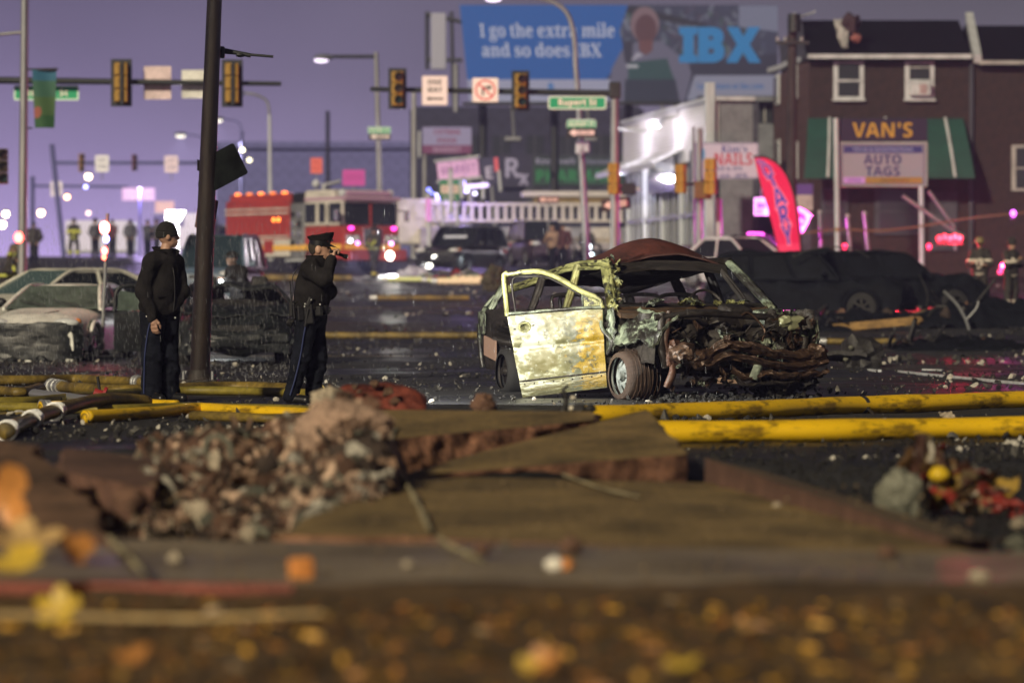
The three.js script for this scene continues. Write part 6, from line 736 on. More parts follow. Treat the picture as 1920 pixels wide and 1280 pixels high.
// red lamps in front of the brick house
for (const [x, y, d, c, cd, l] of [[1655, 506, 103, [1, .02, .05], 130, 'red beacon behind the charred wrecks, under the auto tags sign'], [1490, 512, 105, [1, .05, .45], 60, 'pink beacon behind the charred wreck below the feather flag'], [1880, 500, 108, [1, .04, .16], 90, 'red beacon on the ground behind the two firefighters']]) { const t = thing('red_beacon', l, 'beacon', at(x, y, d)); part(t, 'lens', ball(.09, 0, 0, .1, 1, 1.2, 1), glow('beacon lens ' + l.length, c, 5)); part(t, 'housing', rb(.3, .12, .2, .03, 0, -.16, 0), M.black); const p = new THREE.PointLight(lin(...c), cd); p.position.set(0, .05, .24); p.castShadow = true; p.shadow.radius = 6; t.add(p); }  // hidden lamps added for the red glow over the wrecks
for (const [x, y, d, c, cd, l] of [[1800, 447, 110, [1, .03, .06], 80.5, 'row of red beacon lamps behind the two firefighters'], [1584, 462, 129, [1, .03, .10], 16, 'small red lamp at the foot of the first sign post'], [1742, 462, 129, [1, .03, .10], 18, 'small red lamp at the foot of the second sign post'], [1900, 400, 112, [.75, .12, .9], 10, 'violet beacon at the picture edge over the firefighters']]) { const t = thing('red_beacon', l, 'beacon', at(x, y, d)); const n = cd === 80.5 ? 5 : 1; for (let i = 0; i < n; i++) part(t, 'lens', ball(.085, (i - n + 1) * .15, (i % 2) * .04, .1, 1, 1.2, 1), glow('beacon lens ' + c[2], c, 5)); part(t, 'housing', rb(.16 * n, .08, .1, .02, -(n - 1) * .075, -.14, 0), M.black); const p = new THREE.PointLight(lin(...c), cd); p.position.set(-.1, .1, .45); p.castShadow = true; p.shadow.radius = 6; t.add(p); }
// ------------------------------------------------------------------ the burnt minivan, its front turned to the viewer
{
  const tDoor = texture(512, (x, y, i) => { const u = x / 512, v = y / 512, a = nA[i], c = nC[i], f = nF[i], r = nR[i]; const j = ((y * 3 % 512) * 512 + x * 2 % 512), b = nB[j];
    let k = mix3([.055, .053, .024], [.185, .18, .085], clamp(.45 + 1.5 * (a - .5) + .7 * (c - .5), 0, 1));                 // scorched olive paint
    k = mix3(k, [.33, .34, .25], smoothstep(a + .5 * (b - .5) - .35 * Math.abs(v - .72) + .1 * (1 - u), .50, .66));        // pale ash
    const hole = Math.hypot((u - .32) * 1.6, (v - .42) * 1.7) + .28 * (c - .5) + .2 * (b - .5); k = mix3(k, [.10, .088, .03], .8 * smoothstep(-hole, -.36, -.22));
    const rust = smoothstep(u + .8 * (b - .5) + .5 * (c - .5) - .25 * Math.abs(u - .78), .66, .76) * smoothstep(1 - Math.abs(v - .5) * 1.4 + .4 * (a - .5), .3, .6); k = mix3(k, mix3([.14, .085, .006], [.33, .225, .018], f), rust * .92);
    const seam = smoothstep(-Math.abs(u - .66 + .3 * (b - .5) + .05 * Math.sin(v * 9)), -.07, -.02); k = mix3(k, [.09, .10, .075], seam * .75); k = mix3(k, [.05, .05, .03], .8 * smoothstep(r, .80, .9)); k = mix3(k, [.30, .32, .26], .5 * smoothstep(nB[(i * 3) % 262144], .66, .76)); return toS(k); });
  const doorM = mat('scorched door skin', { map: tDoor, roughness: 1, roughnessMap: texture(256, (x, y) => { const v = .27 + .38 * nA[(y * 2 % 512) * 512 + x * 2] + .2 * (nC[(y * 2 % 512) * 512 + x * 2] - .4); return [v, v, v]; }, false), metalness: .08, bumpMap: gLump, bumpScale: .004 });
  const tScorch = (a, b, cut) => texture(256, (x, y) => { const i = (y * 2 % 512) * 512 + x * 2, n = nA[i] * .55 + nC[i] * .3 + nF[i] * .15; let k = mix3(a, b, clamp(.5 + 2.2 * (nB[i] - .5) + .8 * (nF[i] - .5), 0, 1)); k = mix3(k, [.012, .010, .008], smoothstep(n, cut, cut + .07)); return toS(k); });
  const frameM = mat('scorched olive frame', { map: tScorch([.10, .10, .035], [.36, .36, .15], .56), roughness: .42, metalness: .1, bumpMap: gLump, bumpScale: .012 });
  const CHAR = mat('burnt steel', { map: grain([.004, .004, .004], [.032, .026, .022], 1.2, 5), roughness: .55, metalness: .3, bumpMap: gLump, bumpScale: .02 });
  const RUST = mat('burnt rust roof', { map: tConc([.018, .006, .004], [.095, .024, .015], 4), roughness: .6, bumpMap: gLump, bumpScale: .012 });
  const COPPER = mat('bare scorched beam', { map: tConc([.006, .004, .003], [.125, .072, .045], 6), roughness: .42, metalness: .4, bumpMap: gLump, bumpScale: .02 });
  const GREEN = mat('pale green scorched metal', { map: tScorch([.05, .062, .045], [.24, .28, .20], .47), roughness: .42, metalness: .1, bumpMap: gLump, bumpScale: .02 });
  const t = thing('burnt_minivan', 'burnt-out minivan with an open scorched door and no hood', 'minivan', V(1.49, 0, -40.7), .35);
  const N = (x, y, z, k = 1) => V(.02 * k * fbm(x * 5, y * 5, z * 5), .02 * k * fbm(x * 5 + 9, y * 5, z * 5), .02 * k * fbm(x * 5, y * 5 + 9, z * 5));
  const roofH = (z) => 1.17 + .275 * smoothstep(z, -2.9, -.1);
  // roof skin, bulged by the heat, and its rails
  part(t, 'roof', sheetSolid(44, 56, (u, v) => { const z = lerp(.42, -2.62, v), s = u * 2 - 1, x = s * (.66 - .05 * v), dome = .205 * Math.exp(-Math.pow((z + .35) / .80, 2) - Math.pow((s - .18) / .85, 2)) * (1 - Math.pow(Math.abs(s), 3)); return V(x, roofH(z) + .05 * (1 - s * s) + dome - .05 * smoothstep(z, .1, .42) + .012 * fbm(x * 5, z * 4, 2) + (v > .5 ? -.05 * Math.abs(nz(x * 3, z * 2, 6)) : 0), z); }, .018), RUST);
  const rail = (s, m) => part(t, 'roof_rail', [tube([.46, -.1, -.7, -1.4, -2.0, -2.65].map((z) => V(s * (.70 - .03 * (.46 - z) / 3), roofH(z) - .02, z).add(N(s, 1, z, 1.4))), () => (a) => .042 + .014 * Math.cos(2 * a), 10, 60), tube([.40, -.6, -1.6, -2.5].map((z) => V(s * .75, roofH(z) - .07, z).add(N(s, 2, z, 1))), .022, 7, 40)], m); rail(-1, frameM); rail(1, CHAR);
  part(t, 'roof_header', sheetSolid(36, 8, (u, v) => { const x = (u * 2 - 1) * .66; return V(x, 1.40 + .05 * (1 - Math.pow(u * 2 - 1, 2)) - .10 * v + .02 * fbm(u * 6, v * 4, 3), .43 + .06 * v); }, () => V(0, 0, -.07)), CHAR);
  const post = (a, b, r, m, nm = 'pillar') => part(t, nm, [tube([a, a.clone().lerp(b, .35).add(N(a.x, a.y, a.z, 1.2)), a.clone().lerp(b, .7).add(N(b.x, b.y, b.z, 1.2)), b], () => (q) => r * (1 + .35 * Math.cos(2 * q)), 9, 24), tube([a.clone().add(V(.0, 0, .05)), a.clone().lerp(b, .5).add(V(.01, 0, .06)), b.clone().add(V(0, 0, .055))], r * .45, 6, 18)], m);
  post(V(-.70, 1.43, .44), V(-.88, .96, 1.08), .050, frameM); post(V(-.735, 1.40, -.28), V(-.90, .94, -.22), .050, frameM); post(V(-.735, 1.32, -1.32), V(-.92, .92, -1.22), .050, CHAR); post(V(-.73, 1.19, -2.60), V(-.90, .86, -2.72), .052, GREEN);
  post(V(.70, 1.43, .44), V(.88, .95, 1.16), .046, GREEN); post(V(.735, 1.40, -.28), V(.90, .94, -.22), .055, CHAR); post(V(.735, 1.32, -1.22), V(.90, .92, -1.16), .06, CHAR); post(V(.73, 1.17, -2.6), V(.88, .86, -2.7), .06, CHAR); post(V(.60, 1.36, .42), V(.70, .98, .92), .028, CHAR, 'inner_pillar');
  // flakes of paint and torn metal along the near front pillar
  seed(31); const flakes = []; for (let i = 0; i < 34; i++) { const k = Math.pow(R(), 1.3), p = V(-.70, 1.43, .44).lerp(V(-.90, .92, 1.12), k); flakes.push(put(sheetSolid(3, 3, (u, v) => V((u - .5) * RR(.04, .10), (v - .5) * .05 + .02 * R(), .03 * R()), .004), p.x + RR(-.03, .09), p.y + RR(-.03, .04), p.z + RR(.0, .07), R() * 3, R() * 3, R() * 3)); } flakes.forEach((g, i) => part(t, 'metal_flake', g, i % 3 ? frameM : GREEN));
  // side panels: far side whole, near side with the doorway open
  const side = (s, z0, z1, y0, y1, m, nm) => part(t, nm, sheetSolid(Math.ceil(Math.abs(z1 - z0) * 14), 14, (u, v) => { const z = lerp(z0, z1, u), y = lerp(y0, y1(z), v); let x = s * (.90 + .06 * Math.sin(v * 2.6)); for (const az of [1.45, -1.95]) { const q = Math.hypot(z - az, y - .33); if (q < .41) x = s * .74; } const e = N(s * 2, y, z, 1.6); return V(x + e.x, y + e.y, z + e.z); }, () => V(-s * .03, 0, 0)), m);
  side(-1, -2.72, -1.0, .26, (z) => .93, CHAR, 'rear_quarter'); side(-1, -1.0, -.18, .24, (z) => .95, CHAR, 'slide_door'); side(1, -2.72, 1.1, .24, () => .95, CHAR, 'far_side'); side(1, 1.1, 2.15, .36, (z) => .93 - .10 * smoothstep(z, 1.5, 2.15), GREEN, 'far_fender');
  part(t, 'sill', [rb(.12, .13, 2.3, .03, -.86, .27, 0), rb(.12, .13, 2.3, .03, .86, .27, 0)], CHAR);
  part(t, 'tailgate', sheetSolid(20, 16, (u, v) => V((u * 2 - 1) * .88, lerp(.3, .9, v), -2.74 - .04 * Math.sin(v * 3)).add(N(u, v, 4, 2)), () => V(0, 0, .04)), CHAR);
  part(t, 'tail_trim', [tube([V(-.93, .95, -2.65), V(-.97, .75, -2.74), V(-.955, .5, -2.76), V(-.94, .28, -2.72)], .030, 7, 24), tube([V(-.82, 1.08, -2.66), V(-.92, .95, -2.70), V(-.97, .82, -2.74)], .022, 6, 20), rb(.05, .26, .16, .02, -.985, .78, -2.62)], GREEN); part(t, 'bare_patch', sheetSolid(6, 6, (u, v) => V(-.972 + .01 * u, .42 + v * .22 - .06 * u, -2.60 + u * .34), () => V(.02, 0, 0)), mat('pinkish bare metal', { color: [.34, .22, .17], roughness: .5, metalness: .3 }));
  part(t, 'floor_pan', rb(1.7, .10, 3.9, .03, 0, .33, -.75), CHAR);
  // interior: seat frames and wheel
  for (const [x, z] of [[-.42, -.15], [.42, -.15], [-.42, -1.2], [.42, -1.2], [0, -2.05]]) { const s = part(t, 'seat_frame', [tube([V(x - .22, .5, z), V(x - .22, .95, z - .12), V(x - .18, 1.08, z - .15), V(x + .18, 1.08, z - .15), V(x + .22, .95, z - .12), V(x + .22, .5, z)], .022, 7, 30), rb(.46, .10, .42, .04, x, .5, z + .18), rod(V(x - .2, .8, z - .07), V(x + .2, .8, z - .07), .012), rod(V(x - .2, .65, z - .03), V(x + .2, .65, z - .03), .012)], CHAR); }
  part(t, 'steering_wheel', put(new THREE.TorusGeometry(.18, .016, 8, 24), .40, .98, .52, -.5), CHAR); part(t, 'headliner_sag', sheetSolid(20, 6, (u, v) => V((u - .5) * 1.2, 1.36 - .10 * Math.sin(u * 3) * v - .06 * v + .03 * fbm(u * 5, v * 5), .2 - v * .7), .01), CHAR);
  part(t, 'dashboard', sheetSolid(40, 14, (u, v) => V((u * 2 - 1) * .84, .93 + .07 * Math.sin(v * 2.5) + .05 * fbm(u * 5, v * 4, 1) , .62 + .5 * v).add(N(u * 2, v, 1, 1)), .14), CHAR);
  part(t, 'cowl', sheetSolid(50, 10, (u, v) => V((u * 2 - 1) * .88, .97 + .035 * fbm(u * 8, v * 3, 6) - .07 * v, 1.10 + .20 * v), .05), mat('brown scorched cowl', { map: grain([.022, .012, .006], [.10, .055, .025], 1.1, 3), roughness: .6, bumpMap: gLump, bumpScale: .02 }));
  seed(15); for (let i = 0; i < 12; i++) part(t, 'cowl_flake', put(sheetSolid(4, 4, (u, v) => V((u - .5) * RR(.08, .2), .03 * Math.sin(u * 4) + .012 * R(), (v - .5) * RR(.05, .10)), .005), RR(-.55, .6), .99 + RR(-.01, .03), 1.16 + RR(-.06, .1), RR(-.5, .5), R() * 3, RR(-.3, .3)), i % 2 ? frameM : GREEN);
  part(t, 'firewall', sheetSolid(24, 14, (u, v) => V((u * 2 - 1) * .84, lerp(.3, .94, v), 1.20 + .05 * fbm(u * 5, v * 5, 8)), () => V(0, 0, -.05)), CHAR);
  // engine bay junk
  part(t, 'engine_block', [roughRock(.34, 4, .35, 4, .8).translate(.05, .60, 1.62), roughRock(.22, 6, .4, 3).translate(-.32, .70, 1.7), roughRock(.24, 9, .4, 3).translate(.45, .68, 1.66), rb(.5, .2, .3, .03, .05, .82, 1.55, .2, .2)], CHAR); part(t, 'strut_tower', [cyl(.15, .12, .4, -.62, .70, 1.45), cyl(.15, .12, .4, .64, .70, 1.45)], CHAR); part(t, 'battery', rb(.26, .2, .2, .02, .52, .84, 1.85, .1, .3, .1), GREEN); part(t, 'air_box', rb(.3, .22, .28, .05, .30, .87, 1.5, .2, .1), CHAR);
  seed(23); for (let i = 0; i < 22; i++) { const p = V(RR(-.6, .8), RR(.55, .92), RR(1.5, 2.1)); part(t, 'wiring', tube([p, p.clone().add(V(RR(-.15, .15), RR(-.12, .10), RR(-.05, .1))), p.clone().add(V(RR(-.3, .3), RR(-.2, .08), RR(-.05, .15))), p.clone().add(V(RR(-.3, .3), RR(-.3, -.05), RR(-.05, .2)))], RR(.005, .013), 6, 18), i % 4 ? (i % 3 ? CHAR : COPPER) : GREEN); }
  part(t, 'radiator_support', [tube([V(-.78, .86, 1.98), V(-.3, .90, 2.04), V(.3, .87, 2.02), V(.84, .84, 1.96)], .035, 8, 30), tube([V(-.70, .9, 1.98), V(-.72, .6, 2.0), V(-.66, .36, 1.98)], .045, 8, 20), tube([V(.82, .88, 1.96), V(.86, .6, 2.0), V(.8, .36, 1.98)], .045, 8, 20)], CHAR);
  seed(33); for (let i = 0; i < 16; i++) part(t, 'torn_metal', put(sheetSolid(6, 6, (u, v) => V((u - .5) * .24 + .03 * nz(u * 4, v * 4, i), (v - .5) * .22, .06 * nz(u * 5, v * 5, i + 3)), .006), RR(.45, .93), RR(.42, .84), RR(1.8, 2.1), RR(-.6, .6), RR(-.8, .8), R() * 3), i % 3 ? (i % 2 ? CHAR : COPPER) : GREEN);
  part(t, 'headlamp_remains', [rb(.22, .14, .12, .04, .72, .80, 2.05, .2, .2, .1), roughRock(.07, 3, .4, 3).translate(.60, .82, 2.08)], mat('smoked lamp', { color: [.26, .27, .16], roughness: .2 }));
  // the near fender, crumpled over the wheel
  part(t, 'near_fender', sheetSolid(30, 16, (u, v) => { const z = lerp(1.02, 2.05, u); return V(-.95 + .10 * u + .30 * v, .70 + .25 * v - .05 * u + .04 * fbm(u * 5, v * 5, 3) + (v < .4 ? -.10 * Math.abs(Math.sin(u * 4.4)) * (1 - v * 2.5) : 0), z).add(N(u * 3, v, 7, 2.4)); }, () => V(.02, -.015, 0)), GREEN); part(t, 'fender_liner', sheetSolid(20, 12, (u, v) => V(-.55 - .25 * Math.cos(v * 2), .42 + .36 * Math.sin(v * 2.6), lerp(1.02, 2.02, u)).add(N(u, v, 9, 2)), .02), CHAR); part(t, 'front_leg', [tube([V(-.62, .92, 1.98), V(-.68, .62, 2.02), V(-.61, .34, 2.04), V(-.66, .16, 2.0)], (k) => .03 + .012 * Math.sin(k * 9), 9, 24), roughRock(.08, 5, .5, 4, 1.6).translate(-.60, .5, 2.04)], mat('rusty leg', { map: grain([.02, .010, .007], [.10, .045, .028], 1.2, 4), roughness: .55, bumpMap: gLump, bumpScale: .02 }));
  part(t, 'hinge_scrap', [sheetSolid(8, 10, (u, v) => V(-.93 + .05 * nz(u * 4, v * 4, 2), lerp(.5, .95, v), 1.0 + u * .22).add(N(u * 3, v * 3, 5, 3)), () => V(.02, 0, 0)), tube([V(-.97, .92, 1.02), V(-1.0, .75, 1.08), V(-.93, .6, 1.2), V(-.96, .48, 1.14)], .022, 7, 20)], GREEN);
  // twisted bumper beam in bands
  const crump = (nu, nv, f, tv) => { const g = sheetSolid(nu, nv, f, tv); g.computeVertexNormals(); return g; };
  const ribbon = (y0, h, z0, ph, m, nm, x0 = -.56, x1 = 1.0) => part(t, nm, crump(46, 5, (u, v) => { const x = lerp(x0, x1, u), dip = .055 * Math.sin((u + ph) * 5.2) + .03 * nz(u * 7, ph * 5, 2) - .05 * u - .12 * Math.exp(-Math.pow((u - .12) / .12, 2)); return V(x, y0 + dip + (v - .5) * h * (.7 + .6 * Math.abs(nz(u * 5, ph, 3))) + .04 * fbm(u * 12, v * 4, ph * 9), z0 + .06 * Math.sin(v * 3.1) + .09 * Math.sin(u * 3.0 + ph) + .07 * fbm(u * 9, v * 4, ph + 4) + .02 * Math.abs(nz(u * 26, v * 5, ph))); }, () => V(0, 0, -.03)), m);
  ribbon(.56, .13, 2.16, .1, COPPER, 'bumper_beam'); ribbon(.46, .10, 2.22, .16, COPPER, 'bumper_beam'); ribbon(.34, .09, 2.20, .34, COPPER, 'lower_beam', -.05, 1.02); ribbon(.27, .06, 2.16, .42, CHAR, 'lower_beam', .0, .98); seed(47); for (let i = 0; i < 70; i++) { const w = RR(.05, .16), h = RR(.03, .10), k = i * 1.3; const g = crump(4, 3, (u, v) => V((u - .5) * w + .02 * nz(u * 5, v * 5, k), (v - .5) * h * (1 - .7 * u), .05 * nz(u * 4, v * 4, k + 5)), () => V(0, 0, -.006)); part(t, 'torn_metal', put(g, RR(-.6, 1.0), RR(.16, .82) * (i % 3 ? 1 : .7), RR(1.95, 2.26), RR(-.7, .7), RR(-.7, .7), R() * 6), [CHAR, COPPER, CHAR, CHAR, GREEN, COPPER, CHAR][i % 7]); }
  part(t, 'crash_box', [roughRock(.13, 14, .35, 4).translate(-.55, .50, 2.18), roughRock(.11, 17, .4, 4).translate(-.40, .44, 2.24), roughRock(.10, 19, .4, 4).translate(.92, .52, 2.18)], COPPER); part(t, 'white_fragment', [put(sheetSolid(6, 6, (u, v) => V((u - .5) * .12, (v - .5) * .2, .04 * Math.sin(u * 3)), .01), .20, .34, 2.30, 0, .3, -.4)], mat('pale green plastic', { color: [.34, .40, .32], roughness: .5 }));
  // wheels: bare rims, front tyre burnt to the wire
  const wheelB = (x, y, z, steer, full) => { const w = new THREE.Group(); w.name = 'wheel'; w.position.set(x, y, z); w.rotation.y = steer; t.add(w);
    const s = new THREE.Shape(); s.absarc(0, 0, .205, 0, TAU, false); for (let i = 0; i < 7; i++) { const a = i / 7 * TAU, h = new THREE.Path(); h.absellipse(Math.cos(a) * .135, Math.sin(a) * .135, .044, .032, 0, TAU, false, a); s.holes.push(h); } const g = new THREE.ExtrudeGeometry(s, { depth: .012, bevelEnabled: true, bevelSize: .005, bevelThickness: .005, bevelSegments: 2, curveSegments: 20 }); const p = g.attributes.position; for (let i = 0; i < p.count; i++) { const r = Math.hypot(p.getX(i), p.getY(i)); p.setZ(i, p.getZ(i) + .05 * Math.exp(-r * r / .006) - .03 * smoothstep(r, .08, .2)); } g.computeVertexNormals(); g.rotateY(-Math.PI / 2).translate(-.10, 0, 0);
    part(w, 'rim', [uvBox(g), put(new THREE.TorusGeometry(.222, .013, 8, 40), 0, 0, 0, 0, Math.PI / 2).translate(-.125, 0, 0), cyl(.05, .045, .05, -.15, 0, 0, 0, 0, Math.PI / 2)], full ? mat('grey steel rim', { map: grain([.17, .20, .20], [.34, .38, .37], .8, 2), metalness: .3, roughness: .45 }) : CHAR);
    part(w, 'tyre', uvBox(new THREE.LatheGeometry([[.20, -.125], [.235, -.12], [.26, -.10], [.27, 0], [.268, .11], [.25, .17], [.2, .18]].map((q) => new THREE.Vector2(q[0], q[1])), 40).rotateZ(Math.PI / 2).scale(1.0, .95, .95)), full ? mat('burnt tyre wire', { map: rep(texture(256, (x, y) => { const v = .2 + .8 * nC[(y * 2 % 512) * 512 + (x * 2 % 512)] * nF[(y % 512) * 512 + ((x * 9) % 512)]; return toS(mix3([.012, .009, .008], [.14, .085, .06], v)); }), 1, 6), roughness: .6, bumpMap: rep(gBump, 1, 9), bumpScale: .01 }) : M.tyre);
    if (full) for (let i = 0; i < 7; i++) part(w, 'wire_hoop', put(new THREE.TorusGeometry(.272 + .006 * Math.sin(i * 3), .004, 6, 44), 0, 0, 0, 0, Math.PI / 2).translate(-.10 + i * .045, 0, 0), COPPER); return w; };
  wheelB(-.80, .265, 1.45, .12, true); wheelB(-.82, .25, -1.95, 0, false); wheelB(.80, .25, 1.45, .12, false); wheelB(.82, .25, -1.95, 0, false);
  // the open door, in its own plane
  { const dg = new THREE.Group(); dg.name = 'open_door'; dg.position.set(-.955, .0, 1.06); dg.rotation.y = -.35 - .24; t.add(dg);
    const K = 1.03, P = (x, y) => V(x * K, y, 0), BL = P(-.835, .03), BR = P(.03, .14), R2 = P(-.027, .95), L2 = P(-1.0, .87);
    const skin = (u, v) => { const p = BL.clone().lerp(BR, u).lerp(L2.clone().lerp(R2, u), v); p.z = .055 * Math.pow(Math.sin(Math.PI * clamp(v * .93 + .05, 0, 1)), .7) + .012 * Math.sin(u * 3.1) - .018 * Math.exp(-Math.pow((v - .60) / .035, 2)) + .022 * fbm(u * 3, v * 2.6, 4, 3) + .010 * fbm(u * 9, v * 9, 5, 3); const hd = Math.hypot((u - .17) * 1.15, (v - .845) * 1.0); p.z -= .035 * Math.exp(-hd * hd / .0016); return p; };
    part(dg, 'door_skin', sheetSolid(70, 70, skin, () => V(0, 0, -.05)), doorM);
    const top = [[-1.0, .87], [-1.034, 1.275], [-.98, 1.30], [-.80, 1.325], [-.64, 1.325], [-.454, 1.25], [-.23, 1.12], [-.05, 1.04], [-.027, .95]].map(([x, y]) => P(x, y).setZ(.0));
    part(dg, 'window_frame', tube(top, () => (a) => .036 + .010 * Math.cos(2 * a), 10, 90), frameM); part(dg, 'belt_moulding', tube([P(-.985, .895), P(-.6, .925), P(-.3, .95), P(-.03, .965)].map((p) => p.setZ(.03)), .016, 8, 40), GREEN);
    part(dg, 'quarter_plate', uvBox(sheetSolid(8, 8, (u, v) => { const a = P(-.21, .955), b = P(-.04, .965), c = P(-.06, 1.03), e = P(-.225, 1.10); const p = a.lerp(b, u).lerp(e.lerp(c, u), v); p.z = .01; return p; }, () => V(0, 0, -.02))), frameM); part(dg, 'window_post', rod(P(-.222, .94), P(-.235, 1.11), .011), GREEN); part(dg, 'inner_frame', tube([P(-.925, .90), P(-.955, 1.24), P(-.80, 1.275), P(-.62, 1.272), P(-.47, 1.21), P(-.26, 1.09)].map((p) => p.setZ(-.03)), .012, 7, 60), CHAR);
    const low = (u, v) => { const p = BL.clone().lerp(BR, u).lerp(skin(u, .20), v); p.z = .045 + .01 * Math.sin(v * 3) + .004 * fbm(u * 6, v * 4, 3); return p; }; part(dg, 'lower_trim', sheetSolid(50, 10, low, () => V(0, 0, -.02)), mat('scorched lower trim', { map: tDoor, color: [.62, .62, .6], roughness: .45, metalness: .3, bumpMap: gLump, bumpScale: .006 })); part(dg, 'trim_lip', tube([0, .33, .66, 1].map((u) => low(u, .98).add(V(0, .004, .008))), .008, 6, 40), CHAR); for (let i = 0; i < 9; i++) { const p = low((i + .5) / 9, .78); part(dg, 'rivet', ball(.008, p.x, p.y, p.z + .003, 1, 1, .6, 8), CHAR); }
    const hp = skin(.17, .845); part(dg, 'handle_bowl', put(new THREE.TorusGeometry(.055, .010, 8, 24), 0, 0, 0, 0, 0, 0).scale(1.1, .8, .6).translate(hp.x, hp.y, hp.z + .035), frameM); for (const dx of [-.11, .10]) { const p = skin(.17 + dx, .845 + dx * .1); part(dg, 'handle_hole', ball(.02, p.x, p.y, p.z - .008, 1.4, .7, .5, 10), M.black); } part(dg, 'hinge_bracket', [rb(.10, .06, .06, .01, .04, .42, -.02), rb(.10, .06, .06, .01, .02, .78, -.02)], CHAR);
  }
}
// ash and lumps under the van's front
{ seed(71); const kinds = [0, 1, 2].map((i) => roughRock(1, 90 + i, .4, 3, .7)); const list = [[1365, 716, .13, 4], [1440, 712, .09, 1], [1345, 735, .05, 4], [1490, 724, .10, 3], [1470, 735, .05, 0], [1300, 722, .09, 3], [1250, 738, .045, 0], [1400, 738, .05, 3], [1520, 722, .07, 3], [1415, 722, .06, 1]];
  const where = ['largest tan clump of ash under the van front, below the pale fragment', 'brown clump of ash under the middle of the van front', 'tan crumb left of the largest ash clump', 'dark clump under the far end of the bumper beam', 'yellowish crumb below the far end of the bumper beam', 'dark clump beside the front leg of the van', 'tan crumb between the front wheel and the hose', 'dark crumb before the middle of the van front', 'dark lump past the far corner of the van', 'brown lump behind the largest ash clumps'];
  list.forEach(([x, y, r, k], i) => { const d = EYE * FOCAL / (y + 8 - 556), p = at(x, y, d); p.y = r * .4; single('ash_lump', kinds[i % 3].clone().scale(r, r, r), k === 3 ? M.char : M.stone[k], where[i], 'ash', p); });
  const im = new THREE.InstancedMesh(rockGeo(1, 333, .5), M.char, 900), q = new THREE.Quaternion(), e = new THREE.Euler(), m = new THREE.Matrix4(); for (let i = 0; i < 900; i++) { const px = 1235 + 300 * R(), d = RR(37.2, 39.8), x = (px - 960) / pm(d), s = .012 + .045 * Math.pow(R(), 3); e.set(R() * 6, R() * 6, R() * 6); m.compose(V(x, s * .4 + .08 * Math.exp(-Math.pow((d - 39) / .7, 2)) * R(), -d), q.setFromEuler(e), V(s, s * .7, s)); im.setMatrixAt(i, m); } stuff(im, 'ash_heap', 'black ash and crumbs heaped under the front of the burnt van'); }
// ------------------------------------------------------------------ people
const CORN = [[0, 0, 0], [1, 0, 0], [1, 1, 0], [0, 1, 0], [0, 0, 1], [1, 0, 1], [1, 1, 1], [0, 1, 1]], EDG = [[0, 1], [1, 2], [2, 3], [3, 0], [4, 5], [5, 6], [6, 7], [7, 4], [0, 4], [1, 5], [2, 6], [3, 7]];
function meshField(f, lo, hi, cell) {                          // the surface f = 0 (inside below zero) as an indexed mesh
  const n = [0, 1, 2].map((k) => Math.max(2, Math.ceil((hi[k] - lo[k]) / cell) + 1)), [nx, ny, nz2] = n, F = new Float32Array(nx * ny * nz2);
  for (let k = 0, i = 0; k < nz2; k++) for (let j = 0; j < ny; j++) for (let a = 0; a < nx; a++, i++) F[i] = f(lo[0] + a * cell, lo[1] + j * cell, lo[2] + k * cell);
  const pos = [], idx = [], seen = new Map(), id = (a, j, k) => (k * ny + j) * nx + a;
  const vert = (i0, i1, p0, p1) => { const key = i0 < i1 ? i0 * 4e6 + i1 : i1 * 4e6 + i0; let v = seen.get(key); if (v !== undefined) return v; const t = F[i0] / (F[i0] - F[i1] || 1e-9); v = pos.length / 3; for (let c = 0; c < 3; c++) pos.push(lo[c] + (p0[c] + (p1[c] - p0[c]) * t) * cell); seen.set(key, v); return v; };
  for (let k = 0; k < nz2 - 1; k++) for (let j = 0; j < ny - 1; j++) for (let a = 0; a < nx - 1; a++) {
    const c = CORN.map(([x, y, z]) => [a + x, j + y, k + z]), ids = c.map((q) => id(...q)); let m = 0; for (let q = 0; q < 8; q++) if (F[ids[q]] > 0) m |= 1 << q; if (!m || m === 255) continue;
    for (let e = m * 16; triTable[e] !== -1; e += 3) { const tri = [0, 1, 2].map((w) => { const [s, t] = EDG[triTable[e + w]]; return vert(ids[s], ids[t], c[s], c[t]); }); idx.push(...tri); } }
  const nor = new Float32Array(pos.length), h = cell * .6; for (let i = 0; i < pos.length; i += 3) { const [x, y, z] = [pos[i], pos[i + 1], pos[i + 2]], g = V(f(x + h, y, z) - f(x - h, y, z), f(x, y + h, z) - f(x, y - h, z), f(x, y, z + h) - f(x, y, z - h)).normalize(); nor[i] = g.x; nor[i + 1] = g.y; nor[i + 2] = g.z; }
  if (idx.length) { const P = (i) => V(pos[i * 3], pos[i * 3 + 1], pos[i * 3 + 2]); let s = 0; for (let q = 0; q < Math.min(idx.length, 300); q += 3) { const A = P(idx[q]), nn = P(idx[q + 1]).sub(A).cross(P(idx[q + 2]).sub(A)); s += Math.sign(nn.dot(V(nor[idx[q] * 3], nor[idx[q] * 3 + 1], nor[idx[q] * 3 + 2]))); } if (s < 0) for (let q = 0; q < idx.length; q += 3) { const w = idx[q]; idx[q] = idx[q + 1]; idx[q + 1] = w; } }
  const g = new THREE.BufferGeometry(); g.setAttribute('position', new THREE.Float32BufferAttribute(pos, 3)); g.setAttribute('normal', new THREE.BufferAttribute(nor, 3)); g.setIndex(idx);
  const uv = new Float32Array(pos.length / 3 * 2); for (let i = 0; i < pos.length / 3; i++) { uv[i * 2] = pos[i * 3] * .7 + pos[i * 3 + 2] * .7; uv[i * 2 + 1] = pos[i * 3 + 1]; } g.setAttribute('uv', new THREE.BufferAttribute(uv, 2)); return g;
}
const smin = (a, b, k) => { const h = Math.max(k - Math.abs(a - b), 0) / k; return Math.min(a, b) - h * h * k * .25; };
